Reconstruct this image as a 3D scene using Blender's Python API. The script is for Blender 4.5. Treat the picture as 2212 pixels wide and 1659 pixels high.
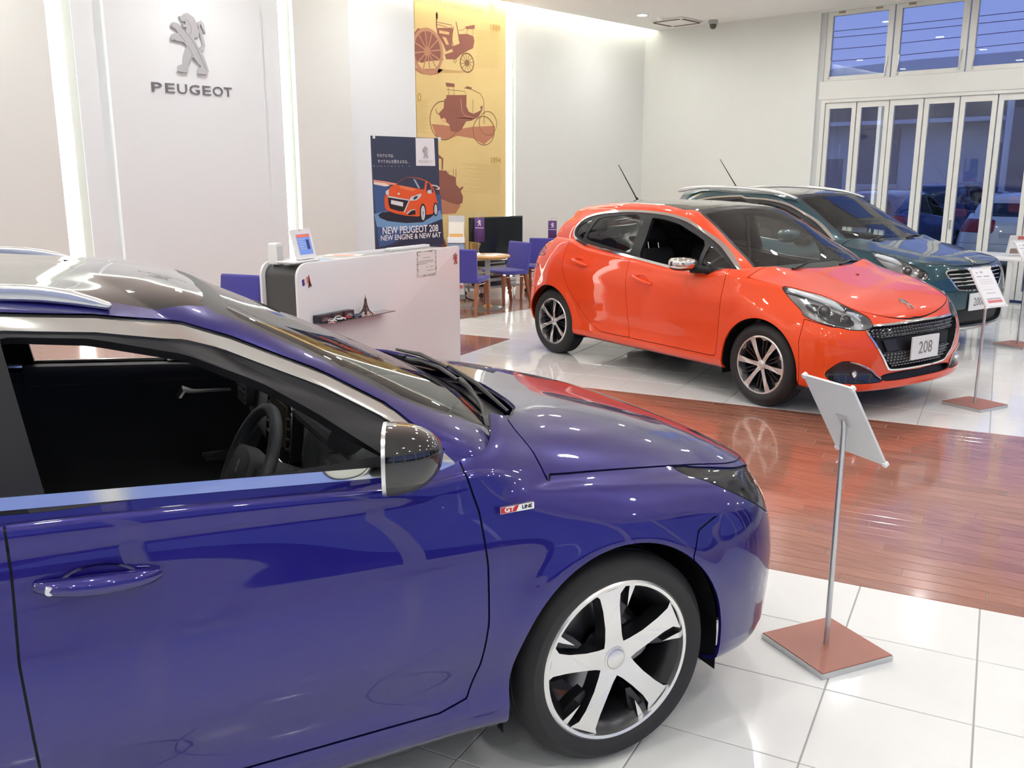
import bpy, bmesh, math, random
import numpy as np
from mathutils import Vector, Matrix
rnd = random.Random(7)
SC = bpy.context.scene
COL = SC.collection
for o in list(bpy.data.objects):
    bpy.data.objects.remove(o)

# ------------------------------------------------------------------ camera
HEAD, PITCH, ROLL, CAMH = math.radians(43.765), math.radians(12.77), math.radians(-0.05), 1.68
_fw = Vector((math.cos(PITCH) * math.cos(HEAD), math.cos(PITCH) * math.sin(HEAD), -math.sin(PITCH)))
_rt = Vector((math.sin(HEAD), -math.cos(HEAD), 0))
_dn = _fw.cross(_rt)
_R = _rt * math.cos(ROLL) + _dn * math.sin(ROLL)
_D = -_rt * math.sin(ROLL) + _dn * math.cos(ROLL)
cam_d = bpy.data.cameras.new('camera')
cam_d.sensor_width = 36.0
cam_d.lens = 36.0 * 1993.0 / 2212.0
cam_d.clip_start, cam_d.clip_end = 0.05, 300
cam = bpy.data.objects.new('camera', cam_d)
COL.objects.link(cam)
cam.matrix_world = Matrix(((_R.x, -_D.x, -_fw.x, 0), (_R.y, -_D.y, -_fw.y, 0), (_R.z, -_D.z, -_fw.z, CAMH), (0, 0, 0, 1)))
SC.camera = cam

# ------------------------------------------------------------------ view + world (dusk sky)
SC.view_settings.view_transform = 'Standard'
SC.view_settings.look = 'None'
SC.view_settings.exposure = 0.0
SC.view_settings.gamma = 1.0
SC.view_settings.use_curve_mapping = False
W = bpy.data.worlds.new('dusk_sky')
SC.world = W
W.use_nodes = True
wn = W.node_tree.nodes
wl = W.node_tree.links
wn.clear()
_o = wn.new('ShaderNodeOutputWorld')
_b = wn.new('ShaderNodeBackground')
_tc = wn.new('ShaderNodeTexCoord')
_sx = wn.new('ShaderNodeSeparateXYZ')
_rp = wn.new('ShaderNodeValToRGB')
wl.new(_tc.outputs['Generated'], _sx.inputs[0])
wl.new(_sx.outputs['Z'], _rp.inputs[0])
wl.new(_rp.outputs[0], _b.inputs[0])
wl.new(_b.outputs[0], _o.inputs[0])
_rp.color_ramp.elements[0].position = 0.0
_rp.color_ramp.elements[0].color = (0.25, 0.33, 0.74, 1)
_rp.color_ramp.elements[1].position = 0.6
_rp.color_ramp.elements[1].color = (0.12, 0.21, 0.62, 1)
_b.inputs[1].default_value = 1.15

# ------------------------------------------------------------------ helpers
MATS = {}
def nmat(name):
    m = bpy.data.materials.new(name)
    m.use_nodes = True
    return m, m.node_tree.nodes, m.node_tree.links, m.node_tree.nodes['Principled BSDF']

def mat(name, col, rough=0.5, metal=0.0, coat=0.0, emit=None, estr=0.0, spec=0.5, noise=0.0, nscale=20.0, bump=0.0, bscale=200.0, alpha=1.0, coat_rough=0.03, sheen=0.0):
    if name in MATS:
        return MATS[name]
    m, n, l, b = nmat(name)
    b.inputs['Base Color'].default_value = (*col, 1)
    b.inputs['Roughness'].default_value = rough
    b.inputs['Metallic'].default_value = metal
    b.inputs['Coat Weight'].default_value = coat
    b.inputs['Coat Roughness'].default_value = coat_rough
    b.inputs['Specular IOR Level'].default_value = spec
    if sheen:
        b.inputs['Sheen Weight'].default_value = sheen
    if emit:
        b.inputs['Emission Color'].default_value = (*emit, 1)
        b.inputs['Emission Strength'].default_value = estr
    if noise:
        t = n.new('ShaderNodeTexNoise'); t.inputs['Scale'].default_value = nscale; t.inputs['Detail'].default_value = 5
        tc = n.new('ShaderNodeTexCoord'); l.new(tc.outputs['Object'], t.inputs['Vector'])
        mx = n.new('ShaderNodeMix'); mx.data_type = 'RGBA'
        mx.inputs['A'].default_value = (*[c * (1 - noise) for c in col], 1)
        mx.inputs['B'].default_value = (*[min(1, c * (1 + noise)) for c in col], 1)
        l.new(t.outputs['Fac'], mx.inputs['Factor']); l.new(mx.outputs['Result'], b.inputs['Base Color'])
    if bump:
        t2 = n.new('ShaderNodeTexNoise'); t2.inputs['Scale'].default_value = bscale
        bp = n.new('ShaderNodeBump'); bp.inputs['Strength'].default_value = bump; bp.inputs['Distance'].default_value = 0.002
        l.new(t2.outputs['Fac'], bp.inputs['Height']); l.new(bp.outputs['Normal'], b.inputs['Normal'])
    MATS[name] = m
    return m

def glass_mat(name, tint=(0.8, 0.85, 0.85), refl=0.0, ior=1.5, rough=0.0):
    """clear sheet: tinted transparency under a fresnel reflection"""
    if name in MATS:
        return MATS[name]
    m = bpy.data.materials.new(name); m.use_nodes = True
    n, l = m.node_tree.nodes, m.node_tree.links
    n.clear()
    o = n.new('ShaderNodeOutputMaterial'); mix = n.new('ShaderNodeMixShader')
    tr = n.new('ShaderNodeBsdfTransparent'); gl = n.new('ShaderNodeBsdfGlossy'); fr = n.new('ShaderNodeFresnel')
    tr.inputs[0].default_value = (*tint, 1); gl.inputs['Roughness'].default_value = rough
    fr.inputs[0].default_value = ior
    if refl:
        ad = n.new('ShaderNodeMath'); ad.operation = 'ADD'; ad.use_clamp = True; ad.inputs[1].default_value = refl
        l.new(fr.outputs[0], ad.inputs[0]); l.new(ad.outputs[0], mix.inputs[0])
    else:
        l.new(fr.outputs[0], mix.inputs[0])
    l.new(tr.outputs[0], mix.inputs[1]); l.new(gl.outputs[0], mix.inputs[2]); l.new(mix.outputs[0], o.inputs[0])
    MATS[name] = m
    return m

def tag(o, label=None, cat=None, group=None, kind=None):
    if label: o['label'] = label
    if cat: o['category'] = cat
    if group: o['group'] = group
    if kind: o['kind'] = kind
    return o

def thing(name, label, cat, loc=(0, 0, 0), rz=0.0, group=None):
    o = bpy.data.objects.new(name, None)
    o.empty_display_size = 0.1
    COL.objects.link(o)
    o.location = loc
    o.rotation_euler = (0, 0, rz)
    return tag(o, label, cat, group)

def copy_tree(o, parent=None):
    c = o.copy(); COL.objects.link(c); c.parent = parent
    for ch in list(o.children):
        copy_tree(ch, c)
    return c

def link_mesh(name, me, m, parent=None):
    o = bpy.data.objects.new(name, me)
    COL.objects.link(o)
    for q in (m if isinstance(m, (list, tuple)) else [m] if m is not None else []):
        me.materials.append(q)
    if parent is not None:
        o.parent = parent
    return o

class MB:
    """collects simple solids in one bmesh"""
    def __init__(s): s.v = []; s.f = []; s.sm = []; s.mi = []; s.cur = 0
    def add(s, vs, fs, smooth=False):
        k = len(s.v); s.v += [tuple(v) for v in vs]
        s.f += [tuple(i + k for i in f) for f in fs]; s.sm += [smooth] * len(fs); s.mi += [s.cur] * len(fs); return s
    def box(s, a, b):
        x0, y0, z0 = a; x1, y1, z1 = b
        return s.add([(x0, y0, z0), (x1, y0, z0), (x1, y1, z0), (x0, y1, z0), (x0, y0, z1), (x1, y0, z1), (x1, y1, z1), (x0, y1, z1)],
                     [(0, 3, 2, 1), (4, 5, 6, 7), (0, 1, 5, 4), (1, 2, 6, 5), (2, 3, 7, 6), (3, 0, 4, 7)])
    def cbox(s, c, d): 
        return s.box([c[i] - d[i] / 2 for i in range(3)], [c[i] + d[i] / 2 for i in range(3)])
    def prism(s, poly, to3, h0, h1):
        """poly list of 2d, to3(u,v,h)->xyz, extruded from h0 to h1"""
        n = len(poly)
        vs = [to3(u, v, h0) for u, v in poly] + [to3(u, v, h1) for u, v in poly]
        fs = [tuple(range(n))[::-1], tuple(range(n, 2 * n))] + [(i, (i + 1) % n, n + (i + 1) % n, n + i) for i in range(n)]
        return s.add(vs, fs)
    def tube(s, pts, r, seg=8, cap=True, smooth=True):
        pts = [Vector(p) for p in pts]; n = len(pts)
        rs = r if isinstance(r, (list, tuple)) else [r] * n
        vs, fs = [], []
        up = None
        for i, p in enumerate(pts):
            d = (pts[min(i + 1, n - 1)] - pts[max(i - 1, 0)])
            if d.length < 1e-9: d = Vector((0, 0, 1))
            d.normalize()
            if up is None:
                up = Vector((0, 0, 1)) if abs(d.z) < 0.9 else Vector((1, 0, 0))
            a = d.cross(up)
            if a.length < 1e-6: a = d.orthogonal()
            a.normalize(); b = a.cross(d); up = b
            for k in range(seg):
                t = 2 * math.pi * k / seg
                vs.append(p + (a * math.cos(t) + b * math.sin(t)) * rs[i])
        for i in range(n - 1):
            for k in range(seg):
                fs.append((i * seg + k, i * seg + (k + 1) % seg, (i + 1) * seg + (k + 1) % seg, (i + 1) * seg + k))
        s.add(vs, fs, smooth)
        if cap:
            k0 = len(s.v) - len(vs)
            s.f += [tuple(k0 + j for j in range(seg))[::-1], tuple(k0 + (n - 1) * seg + j for j in range(seg))]; s.sm += [False, False]; s.mi += [s.cur] * 2
        return s
    def lathe(s, prof, seg=32, to3=None, smooth=True, closed=False):
        """prof [(r,h)], to3(x,y,h)"""
        to3 = to3 or (lambda x, y, h: (x, y, h))
        vs, fs = [], []
        n = len(prof)
        for r, h in prof:
            for k in range(seg):
                t = 2 * math.pi * k / seg
                vs.append(to3(r * math.cos(t), r * math.sin(t), h))
        rng = n if closed else n - 1
        for i in range(rng):
            j = (i + 1) % n
            for k in range(seg):
                fs.append((i * seg + k, i * seg + (k + 1) % seg, j * seg + (k + 1) % seg, j * seg + k))
        return s.add(vs, fs, smooth)
    def mesh(s, name, bev=0.0, bseg=2, weld=True):
        me = bpy.data.meshes.new(name)
        bm = bmesh.new()
        vv = [bm.verts.new(v) for v in s.v]
        for f, sm, mi in zip(s.f, s.sm, s.mi):
            try:
                ff = bm.faces.new([vv[i] for i in f]); ff.smooth = sm; ff.material_index = mi
            except ValueError:
                pass
        if weld: bmesh.ops.remove_doubles(bm, verts=bm.verts, dist=1e-6)
        bmesh.ops.recalc_face_normals(bm, faces=bm.faces)
        if bev:
            es = [e for e in bm.edges if len(e.link_faces) == 2 and e.calc_face_angle(0) > 0.6]
            bmesh.ops.bevel(bm, geom=es, offset=bev, segments=bseg, profile=0.5, affect='EDGES', clamp_overlap=True)
            for f in bm.faces: f.smooth = True
        bm.to_mesh(me); bm.free()
        if bev:
            sharp_by_angle(me, 0.6)
        elif any(s.sm):
            sharp_by_angle(me, 0.75)
        return me
    def build(s, name, m, parent=None, bev=0.0, bseg=2):
        return link_mesh(name, s.mesh(name, bev, bseg), m, parent)

def sharp_by_angle(me, ang):
    try:
        me.set_sharp_from_angle(angle=ang)
    except Exception:
        pass

def bez(pts, n=8, closed=False):
    """Catmull-Rom through pts (2d/3d tuples)"""
    P = [np.array(p, float) for p in pts]; out = []; m = len(P)
    for i in range(m if closed else m - 1):
        p1, p2 = P[i], P[(i + 1) % m]
        p0 = P[i - 1] if (closed or i > 0) else 2 * p1 - p2
        p3 = P[(i + 2) % m] if (closed or i + 2 < m) else 2 * p2 - p1
        for k in range(n):
            t = k / n
            out.append(tuple(0.5 * (2 * p1 + (p2 - p0) * t + (2 * p0 - 5 * p1 + 4 * p2 - p3) * t * t + (3 * p1 - p0 - 3 * p2 + p3) * t ** 3)))
    if not closed: out.append(tuple(P[-1]))
    return out

def rrect(w, h, r, n=5, cx=0, cy=0):
    out = []
    for sx, sy, a in ((1, 1, 0), (-1, 1, 90), (-1, -1, 180), (1, -1, 270)):
        for k in range(n + 1):
            t = math.radians(a + 90 * k / n)
            out.append((cx + sx * (w / 2 - r) + r * math.cos(t), cy + sy * (h / 2 - r) + r * math.sin(t)))
    return out

def text_mesh(body, size=1.0, ext=0.0, align='CENTER', sx=1.0, space=1.0, bold=0.0, name='lettering'):
    cu = bpy.data.curves.new(name, 'FONT')
    cu.body = body; cu.size = size; cu.extrude = ext; cu.align_x = align; cu.align_y = 'CENTER'
    cu.space_character = space; cu.offset = bold; cu.resolution_u = 3
    o = bpy.data.objects.new(name, cu); COL.objects.link(o)
    dg = bpy.context.evaluated_depsgraph_get()
    me = bpy.data.meshes.new_from_object(o.evaluated_get(dg))
    me.name = name
    bpy.data.objects.remove(o); bpy.data.curves.remove(cu)
    if sx != 1.0: me.transform(Matrix.Diagonal((sx, 1, 1, 1)))
    return me

def text_on(body, size, M, m, parent, name='lettering', **kw):
    """M 4x4 matrix that carries text x/y/normal into parent space"""
    me = text_mesh(body, size, name=name, **kw)
    me.transform(M)
    return link_mesh(name, me, m, parent)

def frame(o, ux, uy):
    """matrix with origin o, x axis ux, y axis uy"""
    ux = Vector(ux).normalized(); uz = ux.cross(Vector(uy)).normalized(); uy = uz.cross(ux)
    return Matrix(((ux.x, uy.x, uz.x, o[0]), (ux.y, uy.y, uz.y, o[1]), (ux.z, uy.z, uz.z, o[2]), (0, 0, 0, 1)))

# lion emblem outline (unit height 1, x centred, y up)
_lb = [(700,270),(722,262),(747,264),(775,232),(812,222),(850,234),(935,290),(962,340),(998,392),(1010,470),(1012,558),(975,568),(935,578),
       (942,600),(1010,720),(1060,792),(1100,860),(1142,950),(1180,1065),(1150,1112),(1000,1090),(1003,1032),(1022,1010),(1052,996),(1045,975),(1018,958),(962,890),(920,848),
       (882,918),(842,990),(846,1075),(675,1050),(681,985),(697,962),(765,946),(764,880),(776,815),(822,688),
       (770,636),(640,612),(620,596),(585,616),(566,572),(580,530),(612,514),(682,508),
       (640,450),(606,428),(577,418),(571,390),(590,362),(622,354),(655,368),(800,480),
       (812,440),(800,424),(770,426),(744,380),(782,386),(802,360),(786,340),(742,346),(720,318)]
_lt = [(1030,745),(1075,725),(1098,690),(1072,590),(1030,490),(1008,420),(1016,368),(1040,350),(1072,390),(1122,522)]
_lw = [26,26,22,20,18,18,20,24,26,2]
def _un(p):
    x, y = p
    xx = x - 0.085 * (y - 660) - 880
    yy = -(y - 0.10 * (x - 880)) + 667
    return (xx / 890.0, yy / 890.0)
LION = [_un(p) for p in _lb]
def lion_mesh(h, depth, name='emblem'):
    mb = MB()
    mb.prism([(x * h, y * h) for x, y in LION], lambda u, v, k: (u, v, k), 0, depth)
    P = [Vector((*_un(p), 0)) * h for p in _lt]
    L, Rr = [], []
    for i, p in enumerate(P):
        d = (P[min(i + 1, len(P) - 1)] - P[max(i - 1, 0)]).normalized()
        nrm = Vector((-d.y, d.x, 0)) * (_lw[i] / 890.0 * h)
        L.append(p + nrm); Rr.append(p - nrm)
    for i in range(len(P) - 1):
        q = [L[i], L[i + 1], Rr[i + 1], Rr[i]]
        mb.prism([(v.x, v.y) for v in q], lambda u, v, k: (u, v, k), 0, depth)
    return mb.mesh(name, weld=False)
# ================================================================== setting
YA, XB, ZC = 9.976, 13.65, 4.06
X0, Y0 = -6.0, -5.0
M_WALL = mat('wall_paint', (0.775, 0.795, 0.765), 0.75, noise=0.015, nscale=3)
M_PANEL = mat('wall_panel_white', (0.82, 0.86, 0.885), 0.6)
M_CEIL = mat('ceiling_paint', (0.93, 0.92, 0.885), 0.8)
M_FRAME = mat('window_frame_white', (0.76, 0.77, 0.74), 0.4)
M_PANE = glass_mat('window_glass', (0.94, 0.955, 0.97), 0.02)
M_LAMP = mat('downlight_glow', (1, 1, 1), 0.5, emit=(1.0, 0.985, 0.955), estr=398)
M_STRIP = mat('strip_glow', (1, 1, 1), 0.5, emit=(0.97, 1.0, 0.95), estr=6.0)
M_COVE = mat('cove_glow', (1, 1, 1), 0.5, emit=(1.0, 0.97, 0.90), estr=24.0)
M_WHITE = mat('white_lacquer', (0.82, 0.82, 0.82), 0.3)
M_ALU = mat('brushed_aluminium', (0.62, 0.63, 0.64), 0.35, 0.9)
M_GREY = mat('grey_metal', (0.40, 0.41, 0.42), 0.4, 0.5)

def struct(o, label=None):
    o['kind'] = 'structure'
    if label: o['label'] = label
    return o

# ---- floor: white tiles laid on a slant, with a band and fields of red-brown planks
FA = math.radians(16.295)
fc, fs = math.cos(FA), math.sin(FA)
F2W = lambda a, b: (a * fc - b * fs, a * fs + b * fc)
def to_px(x, y, z=0.0):
    p = Vector((x, y, z - CAMH)); d = p.dot(_fw)
    if d < 0.2: return None
    return (1106 + 1993 * p.dot(_R) / d, 829.5 + 1993 * p.dot(_D) / d, d)

m, n, l, b = nmat('tile_glaze')
b.inputs['Roughness'].default_value = 0.10
b.inputs['Coat Weight'].default_value = 0.3; b.inputs['Coat Roughness'].default_value = 0.03
oi = n.new('ShaderNodeObjectInfo'); nz = n.new('ShaderNodeTexNoise'); nz.inputs['Scale'].default_value = 2.5; nz.inputs['Detail'].default_value = 4
gc = n.new('ShaderNodeNewGeometry'); l.new(gc.outputs['Position'], nz.inputs['Vector'])
ad = n.new('ShaderNodeMath'); ad.operation = 'MULTIPLY_ADD'; ad.inputs[1].default_value = 0.25; l.new(oi.outputs['Random'], ad.inputs[0]); l.new(nz.outputs['Fac'], ad.inputs[2])
rp = n.new('ShaderNodeValToRGB'); l.new(ad.outputs[0], rp.inputs[0])
rp.color_ramp.elements[0].position = 0.3; rp.color_ramp.elements[0].color = (0.77, 0.785, 0.775, 1)
rp.color_ramp.elements[1].position = 0.9; rp.color_ramp.elements[1].color = (0.84, 0.85, 0.835, 1)
l.new(rp.outputs[0], b.inputs['Base Color'])
M_TILE = m
m, n, l, b = nmat('plank_wood')
b.inputs['Roughness'].default_value = 0.22
b.inputs['Coat Weight'].default_value = 0.6; b.inputs['Coat Roughness'].default_value = 0.06
oi = n.new('ShaderNodeObjectInfo'); gc = n.new('ShaderNodeNewGeometry')
mp = n.new('ShaderNodeMapping'); mp.inputs['Rotation'].default_value = (0, 0, -FA); mp.inputs['Scale'].default_value = (40, 3, 1)
l.new(gc.outputs['Position'], mp.inputs['Vector'])
nz = n.new('ShaderNodeTexNoise'); nz.inputs['Scale'].default_value = 1.0; nz.inputs['Detail'].default_value = 6; l.new(mp.outputs[0], nz.inputs['Vector'])
ad = n.new('ShaderNodeMath'); ad.operation = 'MULTIPLY_ADD'; ad.inputs[1].default_value = 0.35; l.new(oi.outputs['Random'], ad.inputs[0]); l.new(nz.outputs['Fac'], ad.inputs[2])
rp = n.new('ShaderNodeValToRGB'); l.new(ad.outputs[0], rp.inputs[0])
rp.color_ramp.elements[0].position = 0.3; rp.color_ramp.elements[0].color = (0.25, 0.095, 0.062, 1)
rp.color_ramp.elements[1].position = 0.95; rp.color_ramp.elements[1].color = (0.39, 0.170, 0.115, 1)
l.new(rp.outputs[0], b.inputs['Base Color'])
M_WOOD = m
M_GROUT = mat('tile_grout', (0.36, 0.36, 0.35), 0.8)

mb = MB(); mb.box((X0, Y0, -0.12), (XB, YA, -0.003))
floor = struct(mb.build('floor', M_GROUT), 'glossy white tiled floor with a red-brown plank band')
TS, B0, B1, P0 = 0.449, 3.857, 6.745, 0.357
tile_me = None
def flat_box(w, h, z0, z1, ch=0.0015):
    mb = MB(); a, c = w / 2, h / 2
    mb.add([(-a, -c, z0), (a, -c, z0), (a, c, z0), (-a, c, z0), (-a, -c, z1 - ch), (a, -c, z1 - ch), (a, c, z1 - ch), (-a, c, z1 - ch),
            (-a + ch, -c + ch, z1), (a - ch, -c + ch, z1), (a - ch, c - ch, z1), (-a + ch, c - ch, z1)],
           [(0, 1, 5, 4), (1, 2, 6, 5), (2, 3, 7, 6), (3, 0, 4, 7), (4, 5, 9, 8), (5, 6, 10, 9), (6, 7, 11, 10), (7, 4, 8, 11), (8, 9, 10, 11)])
    return mb
tile_mb = flat_box(TS - 0.005, TS - 0.005, -0.010, 0.0)
tile_me = tile_mb.mesh('floor_tile'); tile_me.materials.append(M_TILE)
def field(cells, tmb, me, name, stuffname, mtl, limit, zoff=0.0):
    """cells = (a,b) centres in the slanted frame; the ones that show largest become parts, the others one mesh"""
    sc = []
    for a, bb in cells:
        x, y = F2W(a, bb)
        if not (X0 < x < XB and Y0 < y < YA): continue
        p = to_px(x, y)
        vis = p is not None and -60 < p[0] < 2270 and 330 < p[1] < 1720
        cx_, cy_ = x - 1.2, y - 2.6
        under = False
        lx = (x - 2.236) * math.cos(-0.328) + (y - 2.281) * math.sin(-0.328); ly = -(x - 2.236) * math.sin(-0.328) + (y - 2.281) * math.cos(-0.328)
        if -3.6 < lx < 0.6 and -0.6 < ly < 2.6 and lx < -0.1: under = True
        sc.append(((0 if vis and not under else 1), p[2] if p else 99, x, y))
    sc.sort()
    rest = MB()
    for k, (v, d, x, y) in enumerate(sc):
        if k < limit and v == 0:
            o = link_mesh(name, me, None, floor); o.location = (x, y, zoff); o.rotation_euler = (0, 0, FA)
        else:
            vs = [(x + px * fc - py * fs, y + px * fs + py * fc, pz + zoff) for px, py, pz in tmb.v]
            rest.add(vs, tmb.f)
    if rest.f:
        o = rest.build(stuffname, mtl, floor); o['kind'] = 'stuff'
cells = []
for j in range(-40, 60):
    bb = P0 + (j + 0.5) * TS
    for i in range(-40, 40):
        if i < 0: cells.append((B0 + (i + 0.5) * TS, bb))
        else: cells.append((B1 + (i + 0.5) * TS, bb))
field(cells, tile_mb, tile_me, 'floor_tile', 'floor_tiles_beyond', M_TILE, 298)
PW, PL = (B1 - B0) / 32, 0.90
plank_mb = flat_box(PW - 0.0025, PL - 0.0025, -0.010, 0.0)
plank_me = plank_mb.mesh('floor_plank'); plank_me.materials.append(M_WOOD)
cells = []
for i in range(32):
    a = B0 + (i + 0.5) * PW
    sh = (i * 0.37) % 1.0
    for j in range(-14, 18):
        cells.append((a, (j + sh) * PL))
field(cells, plank_mb, plank_me, 'floor_plank', 'floor_planks_beyond', M_WOOD, 298)
# plank fields round the counter and along the logo wall lie over the tile bed
mb = MB()
for i in range(51):
    a = B0 + (i + 0.5) * PW
    if a > 8.45: break
    for j in range(12):
        b0 = 4.42 + j * PL; b1 = b0 + PL - 0.003
        q = [F2W(a - PW / 2 + .0012, b0), F2W(a + PW / 2 - .0012, b0), F2W(a + PW / 2 - .0012, b1), F2W(a - PW / 2 + .0012, b1)]
        if max(p[1] for p in q) > YA - .02: continue
        mb.prism(q, lambda u, v, h: (u, v, h), 0.0, 0.003)
o = mb.build('counter_floor_planks', M_WOOD, floor); o['kind'] = 'stuff'
mb = MB()
for i in range(22):
    y_ = 8.0 + i * PW
    if y_ + PW > YA: break
    for j in range(24):
        x_ = X0 + ((i * 0.37 % 1) - 1) * PL + j * PL
        if x_ + PL > XB or x_ < X0: continue
        mb.box((x_ + .001, y_ + .001, 0.002), (x_ + PL - .001, y_ + PW - .001, 0.0045))
o = mb.build('wall_floor_planks', M_WOOD, floor); o['kind'] = 'stuff'

# ---- walls
mb = MB(); mb.box((X0, YA, 0), (XB, YA + 0.2, ZC + 0.35))
wn_ = struct(mb.build('wall_north', M_WALL), 'long white wall with lit slots behind the reception counter')
def wall_panel(x0, x1, d, m, z0=0.0, z1=ZC + 0.3):
    mb = MB(); mb.box((x0, YA - d, z0), (x1, YA, z1)); return mb.build('wall_panel', m, wn_)
wall_panel(X0, 3.742, .12, M_WALL)
wall_panel(4.014, 6.393, .05, M_PANEL)
lp_ = wall_panel(4.307, 6.112, .13, M_PANEL); lp_['label'] = 'tall white panel that carries the silver lion emblem'
wall_panel(6.55, 7.353, .12, M_WALL)
wall_panel(7.353, 8.47, .06, M_PANEL)
wall_panel(10.42, XB, .06, M_WALL)
# east wall with the glazed front
mb = MB(); mb.box((XB, 6.74, 0), (XB + 0.25, YA + 0.2, ZC + 0.35)).box((XB, Y0, 4.02), (XB + 0.25, 6.74, ZC + 0.35))
struct(mb.build('wall_east', M_WALL), 'cream end wall left of the glazed folding front')
mb = MB(); mb.box((X0 - 0.2, Y0, 0), (X0, YA, ZC + 0.35))
struct(mb.build('wall_west', M_WALL), 'white wall at the far left end')
mb = MB(); mb.box((X0, Y0 - 0.2, 0), (XB + .25, Y0, 0.35)).box((X0, Y0 - 0.2, 3.3), (XB + .25, Y0, ZC + 0.35))
for k in range(9):
    x_ = X0 + k * 2.43
    mb.box((x_, Y0 - 0.2, 0.35), (x_ + 0.22, Y0, 3.3))
struct(mb.build('wall_south', M_FRAME), 'glazed wall behind the photographer')
w2 = struct(bpy.data.objects.new('window_2', None), 'row of shop windows behind the photographer'); COL.objects.link(w2)
for k in range(8):
    x_ = X0 + k * 2.43 + 0.22
    mb = MB(); mb.box((x_, Y0 - 0.11, 0.35), (x_ + 2.21, Y0 - 0.10, 3.3)); mb.build('pane', M_PANE, w2)
# ceiling with a light cove along the logo wall
mb = MB(); mb.box((X0, Y0, ZC), (XB, 9.655, ZC + 0.06)).box((X0, 9.40, ZC + 0.30), (XB, YA, ZC + 0.36)).box((X0, 9.38, ZC + 0.06), (XB, 9.40, ZC + 0.36))
struct(mb.build('ceiling', M_CEIL), 'plain white ceiling with a lit cove along the logo wall')
mb = MB(); mb.box((X0 + 0.1, 9.50, ZC + 0.065), (XB - 0.05, 9.60, ZC + 0.10))
cove = mb.build('cove_light', M_COVE)
tag(cove, 'warm light line hidden in the ceiling cove above the logo wall', 'light')
for (xa, xb, lab) in ((3.745, 4.012, 'wide vertical light slot left of the lion panel'), (6.395, 6.548, 'vertical light slot between the lion panel and the cream wall'), (10.255, 10.418, 'vertical light slot right of the yellow history poster')):
    t = thing('light_slot', lab, 'light', ((xa + xb) / 2, YA, 0), group='light slots in the logo wall')
    mb = MB(); mb.box((xa - (xa + xb) / 2, -0.035, 0.02), (xa + (xb - xa) * 0.68 - (xa + xb) / 2, -0.004, ZC + 0.28)); mb.build('diffuser', M_STRIP, t)
    mb = MB(); mb.box((xa + (xb - xa) * 0.68 - (xa + xb) / 2, -0.03, 0.02), (xb - (xa + xb) / 2, -0.004, ZC + 0.28)); mb.build('side_reveal', mat('slot_reveal', (0.80, 0.86, 0.80), 0.5), t)
# skirting
mb = MB(); mb.box((10.42, YA - 0.075, 0), (XB, YA - 0.06, 0.08))
struct(mb.build('baseboard_north', mat('skirting', (0.72, 0.70, 0.64), 0.5)))

# ---- ceiling fittings
def ring_mesh():
    mb = MB(); mb.lathe([(0.072, 0.0), (0.074, -0.012), (0.095, -0.010), (0.100, 0.0)], 28); return mb.mesh('trim_ring')
def disc_mesh():
    mb = MB(); mb.lathe([(0.0, -0.004), (0.072, -0.004), (0.072, 0.0), (0.0, 0.0)], 24, smooth=False); return mb.mesh('lamp_glass')
rm_, dm_ = ring_mesh(), disc_mesh()
rm_.materials.append(M_WHITE); dm_.materials.append(M_LAMP)
for i in range(8):
    for j in range(6):
        x_, y_ = 12.15 - 2.3 * i, 8.9 - 2.45 * j
        near = (i == 0 and j == 0)
        t = thing('downlight', 'round glowing downlight in the ceiling near the far corner' if near else 'round recessed ceiling downlight above the showroom floor', 'light', (x_, y_, ZC), group='ceiling downlights')
        link_mesh('lamp_glass', dm_, None, t); link_mesh('trim_ring', rm_, None, t)
# air vent, dome camera, detector
t = thing('ceiling_vent', 'square ceiling air outlet with brown slots in the far corner', 'vent', (13.0, 8.85, ZC), math.radians(0))
mb = MB(); mb.box((-.30, -.30, -.03), (.30, .30, 0)); mb.build('cover', M_CEIL, t, bev=.01)
for k in range(4):
    mb = MB(); mb.box((-.24, -.025, -.034), (.24, .025, -.02))
    o = mb.build('slot', mat('vent_slot', (0.10, 0.075, 0.03), 0.7), t); o.rotation_euler = (0, 0, k * math.pi / 2)
    o.location = (0.27 * math.sin(k * math.pi / 2), -0.27 * math.cos(k * math.pi / 2), 0)
t = thing('dome_camera', 'small dark dome camera under the ceiling by the end wall', 'camera', (13.35, 8.40, ZC))
mb = MB(); mb.lathe([(0, 0), (.075, 0), (.075, -.05), (.06, -.06), (0, -.06)], 24); mb.build('mount', M_GREY, t)
mb = MB(); mb.lathe([(.055, -.06), (.055, -.085), (.045, -.115), (.025, -.13), (0, -.134)], 24); mb.build('dome', mat('smoked_dome', (.10, .09, .07), .15), t)
t = thing('smoke_detector', 'flat white smoke detector beside the ceiling air outlet', 'detector', (12.55, 8.85, ZC))
mb = MB(); mb.lathe([(0, 0), (.06, 0), (.055, -.02), (.03, -.045), (0, -.045)], 24); mb.build('detector_body', M_CEIL, t)

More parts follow.
